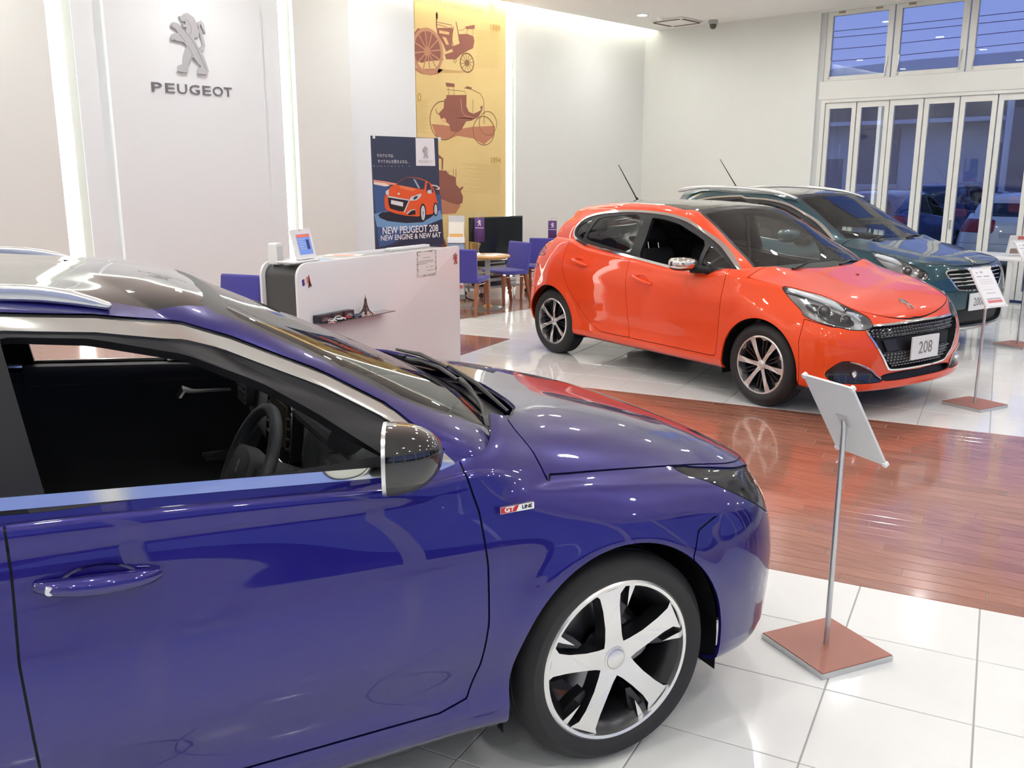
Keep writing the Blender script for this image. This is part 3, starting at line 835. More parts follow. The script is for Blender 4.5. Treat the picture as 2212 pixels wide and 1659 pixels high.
def polyd(x, y, poly):
    P = np.asarray(poly, float); Q = np.roll(P, -1, 0)
    best = np.full(len(x), 1e9); ins = np.zeros(len(x), bool)
    for (ax, ay), (bx, by) in zip(P, Q):
        ex, ey = bx - ax, by - ay
        L = ex * ex + ey * ey + 1e-15
        t = np.clip(((x - ax) * ex + (y - ay) * ey) / L, 0, 1)
        best = np.minimum(best, (x - ax - t * ex) ** 2 + (y - ay - t * ey) ** 2)
        if ay != by:
            cr = ((ay > y) != (by > y)) & (x < (bx - ax) * (y - ay) / (by - ay) + ax)
            ins ^= cr
    d = np.sqrt(best)
    return np.where(ins, -d, d)

def coords(V, mode):
    x, y, z = V[:, 0], V[:, 1], V[:, 2]
    return {'side': (x, z), 'top': (x, y), 'front': (y, z), 'corner': (y - x, z), 'rear': (y, z)}[mode]

def cut(M, mode, poly, mask=None, off=0.0):
    V = M[0]
    d = polyd(*coords(V, mode), poly) + off
    if mask is not None: d = np.maximum(d, mask(V))
    return split(M, d)

def offset(M, a):
    V = M[0].copy(); V[:, :3] += V[:, 3:6] * a
    return V, M[1]

def lip(M, depth, skip_centre=True):
    """turn the open rim inwards so that a panel shows thickness"""
    V, T = M
    E = np.r_[T[:, [0, 1]], T[:, [1, 2]], T[:, [2, 0]]]
    key = np.sort(E, 1)
    u, idx, cnt = np.unique(key, axis=0, return_index=True, return_counts=True)
    B = E[idx[cnt == 1]]
    if skip_centre:
        B = B[~((np.abs(V[B[:, 0], 1]) < 1e-4) & (np.abs(V[B[:, 1], 1]) < 1e-4))]
    if len(B) == 0: return M
    p0, p1 = V[B[:, 0]], V[B[:, 1]]
    dr = p1[:, :3] - p0[:, :3]
    n = np.cross(dr, p0[:, 3:6]); n /= np.linalg.norm(n, axis=1)[:, None] + 1e-12
    q = [np.c_[p0[:, :3], n], np.c_[p1[:, :3], n], np.c_[p1[:, :3] - p1[:, 3:6] * depth, n], np.c_[p0[:, :3] - p0[:, 3:6] * depth, n]]
    k = len(V); m = len(B); a = np.arange(m)
    T2 = np.r_[np.c_[k + a, k + 2 * m + a, k + m + a], np.c_[k + a, k + 3 * m + a, k + 2 * m + a]]
    return np.r_[V, *q], np.r_[T, T2]

def mirror(M):
    V = M[0].copy(); V[:, 1] *= -1; V[:, 4] *= -1
    return V, M[1][:, ::-1]

def merge(*Ms):
    Vs, Ts, k = [], [], 0
    for V, T in Ms:
        Vs.append(V); Ts.append(T + k); k += len(V)
    return np.concatenate(Vs), np.concatenate(Ts)

def np_mesh(name, M):
    V, T = M
    me = bpy.data.meshes.new(name)
    me.vertices.add(len(V)); me.vertices.foreach_set('co', V[:, :3].ravel())
    me.loops.add(len(T) * 3); me.loops.foreach_set('vertex_index', T.ravel().astype(np.int32))
    me.polygons.add(len(T)); me.polygons.foreach_set('loop_start', np.arange(0, len(T) * 3, 3, dtype=np.int32))
    me.update(calc_edges=True)
    me.polygons.foreach_set('use_smooth', np.ones(len(T), bool))
    n = V[:, 3:6] / (np.linalg.norm(V[:, 3:6], axis=1)[:, None] + 1e-12)
    me.normals_split_custom_set_from_vertices(n.tolist())
    return me

def emit(name, M, m, parent, both=True, off=0.0, rim=0.0):
    """one object for both halves, or one object for each side"""
    if len(M[1]) == 0: return []
    if off: M = offset(M, off)
    if rim: M = lip(M, rim)
    if both:
        return [link_mesh(name, np_mesh(name, merge(mirror(M), M)), m, parent)]
    return [link_mesh(name, np_mesh(name, mirror(M)), m, parent), link_mesh(name, np_mesh(name, M), m, parent)]

def sp(pts, n=6):
    return bez(pts, n, True)

# ------------------------------------------------------------------ shared car materials
def paint(name, col, flake=0.35, rough=0.28, coat=1.0, edge=None, ior=1.6):
    if name in MATS: return MATS[name]
    m, n, l, b = nmat(name)
    b.inputs['Base Color'].default_value = (*col, 1)
    b.inputs['Metallic'].default_value = flake; b.inputs['Roughness'].default_value = rough
    b.inputs['Coat Weight'].default_value = coat; b.inputs['Coat Roughness'].default_value = 0.015
    b.inputs['Coat IOR'].default_value = ior; b.inputs['Specular IOR Level'].default_value = 0.2
    if edge:
        lw = n.new('ShaderNodeLayerWeight'); lw.inputs[0].default_value = 0.45
        mx = n.new('ShaderNodeMix'); mx.data_type = 'RGBA'
        mx.inputs['A'].default_value = (*edge, 1); mx.inputs['B'].default_value = (*col, 1)
        l.new(lw.outputs['Facing'], mx.inputs['Factor']); l.new(mx.outputs['Result'], b.inputs['Base Color'])
    MATS[name] = m
    return m

M_CHROME = mat('chrome', (0.82, 0.82, 0.80), 0.08, 1.0)
M_SATIN = mat('satin_aluminium', (0.72, 0.73, 0.74), 0.28, 1.0)
M_BLACKTRIM = mat('black_trim', (0.010, 0.010, 0.012), 0.42, spec=.35)
M_GLOSSBLACK = mat('gloss_black', (0.01, 0.01, 0.011), 0.06, coat=1.0)
M_RUBBER = mat('tyre_rubber', (0.016, 0.016, 0.018), 0.62, bump=0.2, bscale=400)
M_CABIN = mat('cabin_plastic', (0.045, 0.046, 0.053), 0.6)
M_CABIN2 = mat('cabin_soft_grey', (0.15, 0.157, 0.17), 0.7)
M_SEAT = mat('seat_cloth', (0.028, 0.028, 0.034), 0.9)
M_RIMDARK = mat('rim_dark', (0.05, 0.05, 0.055), 0.3, 0.8)
M_RIMFACE = mat('rim_machined', (0.80, 0.80, 0.79), 0.25, 0.9)
M_DISC = mat('brake_steel', (0.30, 0.30, 0.31), 0.35, 1.0)
M_CARGLASS = glass_mat('car_glass', (0.86, 0.92, 0.88), 0.03)
M_TINT = glass_mat('tinted_glass', (0.16, 0.17, 0.17), 0.03)
M_LENS = glass_mat('lamp_lens', (0.97, 0.98, 0.98), 0.04)
M_REFLECT = mat('lamp_reflector', (0.75, 0.75, 0.76), 0.15, 0.9)
M_PROJ = mat('projector_glass', (0.10, 0.105, 0.12), 0.04, 0.2, coat=1.0)
M_LAMPGREY = mat('lamp_grey', (0.42, 0.43, 0.45), 0.22, 0.7)
M_LAMPDARK = mat('lamp_dark', (0.05, 0.052, 0.058), 0.2, 0.6)
M_RED = mat('tail_lamp_red', (0.35, 0.01, 0.02), 0.12, coat=1.0)
M_PLATE = mat('plate_white', (0.78, 0.79, 0.79), 0.35)
M_PLATETXT = mat('plate_grey_print', (0.22, 0.22, 0.23), 0.5)
M_AMBER = mat('amber_lens', (0.8, 0.25, 0.02), 0.15, coat=1.0)

# ------------------------------------------------------------------ wheels (axis along y, outer face towards -y)
def wheel_meshes(kind, R, r, w):
    """returns dict of meshes"""
    y3 = lambda x, z, h: (x, -h, z)
    d = {}
    mb = MB()
    sw = w / 2
    prof = [(r - 0.012, -sw + 0.02), (r + 0.012, -sw), (r + 0.5 * (R - r), -sw - 0.008), (R - 0.018, -sw + 0.008), (R - 0.002, -sw + 0.03)]
    for g in (-0.45, 0.0, 0.45):
        c = g * sw
        prof += [(R, c - 0.006), (R - 0.007, c - 0.004), (R - 0.007, c + 0.004), (R, c + 0.006)]
    prof += [(R - 0.002, sw - 0.03), (R - 0.018, sw - 0.008), (r + 0.55 * (R - r), sw + 0.008), (r + 0.3 * (R - r), sw + 0.006), (r + 0.012, sw), (r - 0.004, sw - 0.010), (r - 0.012, sw - 0.02)]
    mb.lathe(prof, 72, y3)
    d['tyre'] = mb.mesh('tyre')
    mb = MB()
    # barrel + lip
    mb.cur = 0
    mb.lathe([(r - 0.014, -sw + 0.01), (r - 0.05, -sw + 0.02), (r - 0.06, 0.0), (r - 0.035, sw - 0.035), (r - 0.016, sw - 0.018)], 64, y3)
    mb.cur = 1
    mb.lathe([(r - 0.017, sw - 0.020), (r - 0.013, sw - 0.004), (r - 0.004, sw - 0.002), (r + 0.002, sw - 0.006), (r + 0.002, sw - 0.016)], 64, y3)
    mb.cur = 0
    mb.lathe([(0.0, sw - 0.045), (0.052, sw - 0.045), (0.058, sw - 0.06), (0.06, sw - 0.10), (0.0, sw - 0.10)], 32, y3)
    d['wheel'] = mb.mesh('wheel')
    # spokes
    fz = sw - 0.012
    def slab(mb, poly, h0, h1, hub_drop=0.018, curs=(0, 1)):
        n = len(poly)
        def hh(u, v, h):
            q = math.hypot(u, v)
            return h - hub_drop * max(0, 1 - q / (r * 0.55)) ** 1.2
        mb.cur = curs[0]
        vs = [y3(u, v, hh(u, v, h0)) for u, v in poly] + [y3(u * 1.0, v, hh(u, v, h1)) for u, v in poly]
        mb.add(vs, [tuple(range(n))[::-1]] + [(i, (i + 1) % n, n + (i + 1) % n, n + i) for i in range(n)])
        mb.cur = curs[1]
        k = [y3(u, v, hh(u, v, h1)) for u, v in poly]
        mb.add(k, [tuple(range(n))])
    rr = r - 0.010
    mb = MB()
    if kind == 'five':
        L_ = [(0.036, 0.028), (0.029, 0.065), (0.0265, 0.11), (0.0275, rr * 0.72), (0.034, rr * 0.87), (0.056, rr * 0.955)]
        Rr_ = [(-0.046, rr * 0.962), (-0.034, rr * 0.90), (-0.0285, rr * 0.72), (-0.0265, 0.11), (-0.029, 0.065), (-0.036, 0.028)]
        slab(mb, L_ + Rr_, fz - 0.055, fz)
        d['spoke'] = mb.mesh('spoke', weld=False)
        mb = MB()
        slab(mb, [(0.048, rr * 0.955), (0.040, rr * 0.80), (0.034, rr * 0.55), (0.046, rr * 0.50), (0.072, rr * 0.66), (0.095, rr * 0.90)], fz - 0.06, fz - 0.022, curs=(0, 0))
        mb2 = MB()
        slab(mb, [(0.070, rr * 0.945), (0.062, rr * 0.82), (0.054, rr * 0.66), (0.070, rr * 0.78), (0.090, rr * 0.92)], fz - 0.022, fz - 0.002, curs=(0, 1))
        d['spoke_blade'] = mb.mesh('spoke_blade', weld=False)
        d['n'], d['n2'] = 5, 5
    else:
        slab(mb, [(0.017, 0.03), (0.0145, 0.07), (0.0165, rr * 0.6), (0.0225, rr * 0.93), (0.028, rr * 0.975), (-0.028, rr * 0.975), (-0.0225, rr * 0.93), (-0.0165, rr * 0.6), (-0.0145, 0.07), (-0.017, 0.03)], fz - 0.045, fz)
        d['spoke'] = mb.mesh('spoke', weld=False)
        mb = MB()
        for s_ in (-1, 1):
            slab(mb, [(s_ * 0.006, 0.05), (s_ * 0.014, 0.05), (s_ * 0.024, rr * 0.93), (s_ * 0.010, rr * 0.93)], fz - 0.05, fz - 0.016, curs=(0, 0))
        for s_ in (-1, 1):
            slab(mb, [(s_ * 0.003, rr * 0.95), (s_ * 0.003, rr * 0.885), (s_ * 0.012, rr * 0.93), (s_ * 0.03, rr * 0.95)], fz - 0.01, fz - 0.002, curs=(1, 1))
        d['spoke_blade'] = mb.mesh('spoke_blade', weld=False)
        d['n'], d['n2'] = 6, 6
    mb = MB(); mb.lathe([(0.0, fz - 0.003), (0.026, fz - 0.0035), (0.0285, fz - 0.005), (0.0295, fz - 0.009), (0.031, fz - 0.0065), (0.036, fz - 0.008), (0.038, fz - 0.014), (0.038, fz - 0.05)], 28, y3)
    d['centre_cap'] = mb.mesh('centre_cap')
    mb = MB(); mb.lathe([(0.06, sw - 0.12), (0.145, sw - 0.12), (0.145, sw - 0.14), (0.06, sw - 0.14)], 40, y3, closed=True)
    d['brake_disc'] = mb.mesh('brake_disc')
    mb = MB()
    mb.prism(bez([(0.07, 0.06), (0.15, 0.05), (0.155, -0.04), (0.08, -0.06)], 4, True), lambda u, v, h: y3(u, v, h), sw - 0.15, sw - 0.09)
    d['brake_caliper'] = mb.mesh('brake_caliper')
    mb = MB()
    mb.lathe([(0.0, fz - 0.022), (0.009, fz - 0.022), (0.011, fz - 0.03), (0.011, fz - 0.05)], 10, y3)
    d['wheel_bolt'] = mb.mesh('wheel_bolt')
    for k in ('wheel', 'spoke', 'spoke_blade'):
        d[k].materials.append(M_RIMDARK); d[k].materials.append(M_RIMFACE)
    d['tyre'].materials.append(M_RUBBER); d['centre_cap'].materials.append(M_RIMFACE)
    d['brake_disc'].materials.append(M_DISC); d['brake_caliper'].materials.append(M_DISC); d['wheel_bolt'].materials.append(M_BLACKTRIM)
    return d

def place_wheel(d, car, x, y, z, a0, nb=5, flip=False):
    w = link_mesh('wheel', d['wheel'], None, car)
    w.location = (x, y, z); w.rotation_euler = (0, 0, math.pi if flip else 0)
    link_mesh('tyre', d['tyre'], None, w)
    link_mesh('centre_cap', d['centre_cap'], None, w)
    link_mesh('brake_disc', d['brake_disc'], None, w)
    link_mesh('brake_caliper', d['brake_caliper'], None, w)
    for k in range(d['n']):
        s_ = link_mesh('spoke', d['spoke'], None, w); s_.rotation_euler = (0, a0 + 2 * math.pi * k / d['n'], 0)
    for k in range(d['n2']):
        s_ = link_mesh('spoke_blade', d['spoke_blade'], None, w)
        s_.rotation_euler = (0, a0 + 2 * math.pi * (k + (0.5 if d['n'] == 6 else 0)) / d['n2'], 0)
    for k in range(nb):
        b = link_mesh('wheel_bolt', d['wheel_bolt'], None, w)
        t = a0 + 2 * math.pi * (k + 0.5) / nb
        b.location = (0.052 * math.sin(t), 0, 0.052 * math.cos(t))
    return w

# ------------------------------------------------------------------ one car from its measured lines
def build_car(S, root):
    q = S.get('q', 1.0)
    Nf, Ns, Nr, M_ = int(70 * q), int(260 * q), int(36 * q), max(3, int(9 * q))
    PAINT = S['paint']
    G = loft(S['lines'], Nf, Ns, Nr, M_)
    for (ax, az, ar) in S['arches']:                                   # rolled lip round the wheel openings
        dd = np.hypot(G[..., 0] - ax, G[..., 2] - az) - ar
        side = np.clip((G[..., 1] - 0.6) / 0.15, 0, 1)
        bulge = S['flare'] * np.exp(-np.clip(dd, 0, 9) ** 2 / (2 * S.get('flare_w', 0.045) ** 2))
        G[..., 1] += bulge * side * (G[..., 2] < 0.85)
    E_, ZC_, p0_, p1_ = S['hood']
    iE = S['lines'].index(E_); rE = sum(L.get('m', M_) for L in S['lines'][:iE])
    cv = car_line(E_, 400, 600, 40); cv = cv[:int(np.argmin(cv[:, 0]))][::-1]
    pz_ = np.polyfit([z[0] for z in ZC_], [z[1] for z in ZC_], 5)
    Xh, Yh = G[rE + 1:, :, 0], G[rE + 1:, :, 1]
    ye_ = np.interp(Xh, cv[:, 0], cv[:, 1]); ze_ = np.interp(Xh, cv[:, 0], cv[:, 2])
    e_ = np.clip(Yh / np.maximum(ye_, 1e-3), 0, 1)
    zc_ = np.maximum(np.polyval(pz_, np.clip(Xh, ZC_[-1][0], ZC_[0][0])), ze_)
    pp_ = p0_ + (p1_ - p0_) * np.clip((Xh + .2) / (ZC_[0][0] + .2), 0, 1)
    zn_ = zc_ - (zc_ - ze_) * e_ ** pp_
    wb_ = np.clip((Xh + .95) / .30, 0, 1); wb_ = wb_ * wb_ * (3 - 2 * wb_)
    G[rE + 1:, :, 2] = G[rE + 1:, :, 2] * (1 - wb_) + zn_ * wb_
    GH = loft(S['glines'], Nf, Ns, Nr, M_)
    r1 = sum(L.get('m', M_) for L in S['glines'][:1])
    fp = GH[r1][:, :2]
    poly = np.r_[fp, (fp * [1, -1])[::-1]]
    pd_ = polyd(G[..., 0].ravel(), G[..., 1].ravel(), poly[::3]).reshape(G.shape[:2])
    wx_ = np.clip((G[..., 0] + 0.62) / 0.22, 0, 1); wx_ = wx_ * wx_ * (3 - 2 * wx_)
    wz_ = np.clip((G[..., 2] - 0.84) / 0.05, 0, 1)
    G[..., 2] += S.get('fillet', 0.038) * np.exp(-(np.clip(pd_, 0, 9) / 0.10) ** 2) * wx_ * wz_ * np.clip((G[..., 1] - .35) / .2, 0, 1)
    body = grid_mesh(G)
    green = grid_mesh(GH)
    for (ax, az, ar) in S['arches']:
        V = body[0]
        d = np.hypot(V[:, 0] - ax, V[:, 2] - az) - ar
        d = np.where(V[:, 2] < az, np.maximum(np.abs(V[:, 0] - ax) - ar, -9), d) if S.get('arch_straight', True) else d
        d = np.maximum(d, 0.45 - V[:, 1])
        d = np.maximum(d, V[:, 2] - az - ar - 0.01)
        _, body = split(body, d)
    # opening under the glasshouse
    _, body = cut(body, 'top', poly, lambda V: 0.80 - V[:, 2], off=S.get('fp_off', 0.004))
    lining = body
    parts = {}
    g = 0.0028
    under = []
    for (nm, mode, pl, mask) in S['panels']:
        ins, rest = cut(body, mode, pl, mask, off=g)
        band, rest = cut(rest, mode, pl, mask, off=-g)
        if nm in S.get('rings', {}):
            rw_, rm_, ro_ = S['rings'][nm]
            ring, rest = cut(rest, mode, pl, mask, off=-rw_)
            emit(nm + '_frame', ring, rm_, root, both=True, off=ro_, rim=0.02)
        parts[nm] = ins; body = rest; under.append(offset(band, -0.009))
    for nm, M in parts.items():
        kind = S['panel_kind'].get(nm, 'paint')
        nm0 = nm.split('#')[0]
        if kind == 'paint':
            emit(nm0, M, PAINT, root, both=nm0 in ('bonnet', 'front_bumper', 'rear_bumper', 'tailgate'), rim=0.012)
        elif kind == 'lamp':
            for i, o in enumerate(emit(nm0, M, M_LENS, root, both=False, off=-0.002)):
                Q = offset(M, -0.045)
                if i == 0: Q = mirror(Q)
                back = link_mesh('lamp_housing', np_mesh('lamp_housing', Q), S.get('lamp_mat', M_LAMPGREY), o)
                for pl_, dp_, lm_ in S.get('lamp_masks', []):
                    K_, _ = cut(M, 'corner', pl_)
                    if len(K_[1]):
                        K_ = lip(offset(K_, -dp_), 0.02, False)
                        link_mesh('lamp_mask', np_mesh('lamp_mask', K_ if i else mirror(K_)), lm_, o)
                for (tq, zq, rq, dp_) in S.get('projectors', []):
                    V_ = M[0]; j_ = np.argmin((V_[:, 1] - V_[:, 0] - tq) ** 2 + (V_[:, 2] - zq) ** 2)
                    sg_ = 1 if i else -1
                    pc = Vector((V_[j_, 0], V_[j_, 1] * sg_, V_[j_, 2])); pn = Vector((V_[j_, 3], V_[j_, 4] * sg_, V_[j_, 5] * .3)).normalized()
                    pc -= pn * dp_; ua = pn.orthogonal().normalized(); ub = pn.cross(ua)
                    T_ = lambda a, b, h: tuple(pc + ua * a + ub * b + pn * h)
                    mb = MB(); mb.lathe([(rq * 1.25, -.02), (rq * 1.25, .004), (rq * 1.12, .006), (rq * 1.02, -.002)], 24, T_); mb.build('projector_ring', M_CHROME, o)
                    mb = MB(); mb.lathe([(0, rq * .45), (rq * .5, rq * .38), (rq * .85, rq * .18), (rq, 0), (rq, -.02)], 24, T_); mb.build('projector_lens', M_PROJ, o)
                Q = M if i else mirror(M)
                rim = lip(Q, 0.045, False)
                rm = (rim[0], rim[1][len(Q[1]):])
                link_mesh('lamp_rim', np_mesh('lamp_rim', compact(*rm)), M_REFLECT, o)
        elif kind == 'black':
            emit(nm0, M, M_BLACKTRIM, root, both=nm0 == 'cowl', off=-0.045 if nm0 == 'cowl' else -0.012)
        elif kind == 'red':
            emit(nm0, M, M_RED, root, both=False, off=-0.001)
        elif kind == 'silver':
            emit(nm0, M, M_SATIN, root, both=nm0 in ('skid_plate',), off=0.002, rim=0.012)
        elif kind == 'gloss':
            emit(nm0, M, M_GLOSSBLACK, root, both=False, off=-0.004)
        elif kind == 'grille':
            emit('grille_backing', M, M_BLACKTRIM, root, off=-0.035)
            lp = lip(M, 0.04); emit('grille_surround', compact(lp[0], lp[1][len(M[1]):]), M_BLACKTRIM, root)
    if under:
        emit('panel_joint', merge(*[u for u in under if len(u[1])]), M_BLACKTRIM, root)
    emit('body_shell', body, PAINT, root, rim=0.014)
    parts['_body'] = body
    # cabin lining
    x0, x1 = S['lining']
    V = lining[0]
    lin, _ = split(lining, np.maximum(np.maximum(V[:, 0] - x0, x1 - V[:, 0]), np.maximum(0.30 - V[:, 2], 0.4 - V[:, 1])))
    emit('door_lining', lin, M_CABIN, root, both=False, off=-0.055)
    # ---- glasshouse
    msk = lambda V: S['gmask'] - V[:, 0]
    ws, green = cut(green, 'front', S['windscreen'], msk)
    if S.get('roof_glass'):
        rg, green = cut(green, 'top', S['roof_glass'], lambda V: 1.25 - V[:, 2])
        emit('roof_glass', rg, S.get('roof_mat', M_GLOSSBLACK), root, off=-0.001)
    edge, _ = split(ws, -(polyd(*coords(ws[0], 'front'), S['windscreen']) + 0.022))
    fr, cl = split(ws, -(polyd(*coords(ws[0], 'front'), S['windscreen']) + 0.022))
    emit('windscreen', cl, M_CARGLASS, root, off=-0.002)
    emit('windscreen_border', fr, M_BLACKTRIM, root, off=-0.002)
    rw, green = cut(green, 'rear', S['rear_window'], lambda V: V[:, 0] - S['rear_x'])
    emit('rear_window', rw, M_TINT, root, off=-0.002)
    dlo = S['dlo']
    sidemask = lambda V: 0.40 - V[:, 1]
    ins, green = cut(green, 'side', dlo, sidemask)
    if S.get('seal'):
        wd_, zl_ = S['seal']
        sl, green = cut(green, 'side', dlo, lambda V: np.maximum(0.40 - V[:, 1], zl_(V[:, 0]) - V[:, 2]), off=-wd_)
        emit('window_seal', sl, M_BLACKTRIM, root, both=False, off=-0.004)
    V = ins[0]
    tr, ins = split(ins, -(polyd(*coords(V, 'side'), dlo) + S.get('trim_w', 0.016)))
    emit('window_trim', tr, M_CHROME, root, both=False, off=0.003, rim=0.008)
    for nm, pl, gm in S['panes']:
        w_, ins = cut(ins, 'side', pl)
        if gm is not None:
            emit(nm, w_, gm, root, both=False, off=-0.008)
    emit('window_frame', ins, M_BLACKTRIM, root, both=False, off=-0.003, rim=0.03)
    emit('roof_and_pillars', green, PAINT, root, rim=0.006)
    _, gl = split(green, green[0][:, 2] - 9)
    up, _ = split(green, 0.93 - green[0][:, 2])
    emit('headlining', up, S.get('headliner', M_CABIN), root, off=-0.022, rim=-0.021)
    # wheel housings + floor pan
    for (ax, az, ar) in S['arches']:
        for s_ in (-1, 1):
            mb = MB()
            vs = []; fs = []; ro = ar + 0.003; rear = ax < -1
            path = [(ax + ro, 0.19)] + [(ax + ro * math.cos(math.pi * k / 26), az + ro * math.sin(math.pi * k / 26)) for k in range(27)] + [(ax - ro, 0.19)]
            n = len(path) - 1
            for px_, pz_ in path:
                yo = S.get('hy_rear', 0.76) if (rear and px_ < ax - 0.12) else S.get('hy', 0.838)
                vs += [(px_, s_ * 0.46, pz_), (px_, s_ * yo, pz_)]
            for k in range(n): fs.append((2 * k, 2 * k + 1, 2 * k + 3, 2 * k + 2))
            c = len(vs); vs.append((ax, s_ * 0.46, 0.19))
            for k in range(n): fs.append((2 * k, 2 * k + 2, c))
            mb.add(vs, fs)
            mb.build('wheel_housing', M_BLACKTRIM, root)
    mb = MB(); mb.box((S['pan'][0], -0.72, 0.20), (S['pan'][1], 0.72, 0.27)).box((S['pan'][0] - 0.05, -0.44, 0.19), (0.5, 0.44, 0.42))
    mb.box((0.30, -0.66, 0.215), (S.get('tray', 0.62), 0.66, 0.225))
    mb.build('floor_pan', M_BLACKTRIM, root)
    return parts
# ------------------------------------------------------------------ car specifications (metres; x forward from the front axle, y outwards, z up)
def hood_lines(edge, zc, cowl, rows, tail):
    """lines that fill the deck inside the shoulder line 'edge'; rows = (share of width, xf, xs, exponent)"""
    E = np.array(edge['side'], float); Z = np.array(zc, float)
    out = []
    for e, xf, xs, p in rows:
        xx = [x for x in np.linspace(xs, cowl, 8)] + [x for x in E[:, 0] if x < cowl - 0.1]
        side = []
        for x in xx:
            ye = float(pchip(E[:, 0], E[:, 1], np.array([x]))[0]); ze = float(pchip(E[:, 0], E[:, 2], np.array([x]))[0])
            c = float(pchip(Z[:, 0], Z[:, 1], np.array([x]))[0])
            if x >= cowl - 1e-6: z = c - (c - ze) * e ** p
            else: z = ze - 0.02
            side.append((x, ye * e, z))
        zf = float(pchip(Z[:, 0], Z[:, 1], np.array([xf]))[0])
        out.append(dict(xf=xf, zf=zf, nf=2.2, pf=1.3, side=side, xr=tail[0] + 0.10 * (1 - e) + 0.02, zr=tail[1], nr=2.6))
    return out

def hood_poly(E, rear, off=.005):
    cv = car_line(E, 120, 200, 10)
    cv = cv[cv[:, 0] > rear[-1][0] + .004]
    cv = cv[::-1][::3]
    cv = cv[cv[:, 1] > .03]
    return list(rear) + [(float(x), max(0., float(y) - off)) for x, y, z in cv] + [(E['xf'] - off * .6, 0), (E['xf'] - off * .6, -.9)]
# ---- blue estate
L308 = [
 dict(xf=.74, zf=.195, side=[(.36,.80,.20),(0,.85,.20),(-.4,.85,.212),(-1.4,.85,.205),(-2.7,.85,.21),(-3.2,.80,.24)], xr=-3.60, zr=.25),
 dict(xf=.82, zf=.225, side=[(.37,.868,.235),(0,.885,.24),(-.4,.884,.245),(-1.4,.884,.24),(-2.7,.885,.25),(-3.2,.85,.28)], xr=-3.66, zr=.29),
 dict(xf=.85, zf=.275, side=[(.38,.882,.285),(0,.893,.29),(-.4,.893,.293),(-1.4,.893,.288),(-2.7,.893,.30),(-3.2,.87,.33)], xr=-3.69, zr=.36, crease=1),
 dict(xf=.868, zf=.36, side=[(.38,.885,.37),(0,.889,.37),(-.4,.886,.365),(-1.4,.886,.36),(-2.7,.89,.38),(-3.2,.87,.42)], xr=-3.71, zr=.46),
 dict(xf=.872, zf=.46, side=[(.38,.890,.48),(0,.902,.50),(-.4,.906,.49),(-1.4,.907,.49),(-2.7,.905,.51),(-3.2,.88,.55)], xr=-3.72, zr=.58),
 dict(xf=.868, zf=.54, side=[(.38,.878,.60),(0,.893,.66),(-.4,.897,.65),(-1.4,.898,.65),(-2.7,.90,.67),(-3.2,.88,.71)], xr=-3.71, zr=.72),
 dict(xf=.856, zf=.61, side=[(.37,.846,.70),(0,.872,.755),(-.4,.874,.785),(-1.4,.873,.795),(-2.7,.88,.80),(-3.2,.87,.84)], xr=-3.69, zr=.84, crease=0),
 dict(xf=.84, zf=.66, side=[(.35,.795,.765),(0,.828,.812),(-.4,.852,.852),(-1.4,.856,.905),(-2.7,.855,.92),(-3.2,.83,.93)], xr=-3.67, zr=.93),
]
E308 = dict(xf=.822, zf=.698, nf=2.5, side=[(.45,.675,.782),(.29,.72,.812),(0,.765,.852),(-.19,.785,.872),(-.44,.822,.905),(-.75,.835,.94),(-1.1,.836,.965),(-1.5,.836,.985),(-2.2,.83,1.0),(-2.8,.81,1.01),(-3.2,.77,1.02)], xr=-3.65, zr=1.0)
L308.append(E308)
ZC308 = [(.84,.70),(.80,.722),(.70,.782),(.60,.825),(.46,.872),(.25,.93),(.05,.975),(-.15,1.01),(-.30,1.03),(-.6,1.03)]
L308 += hood_lines(E308, ZC308, -.22, [(.955,.80,.44,4.5),(.87,.75,.40,4.2),(.68,.64,.34,3.8),(.36,.45,.20,3.2),(0,.22,.0,2.)], (-3.62, 1.0))
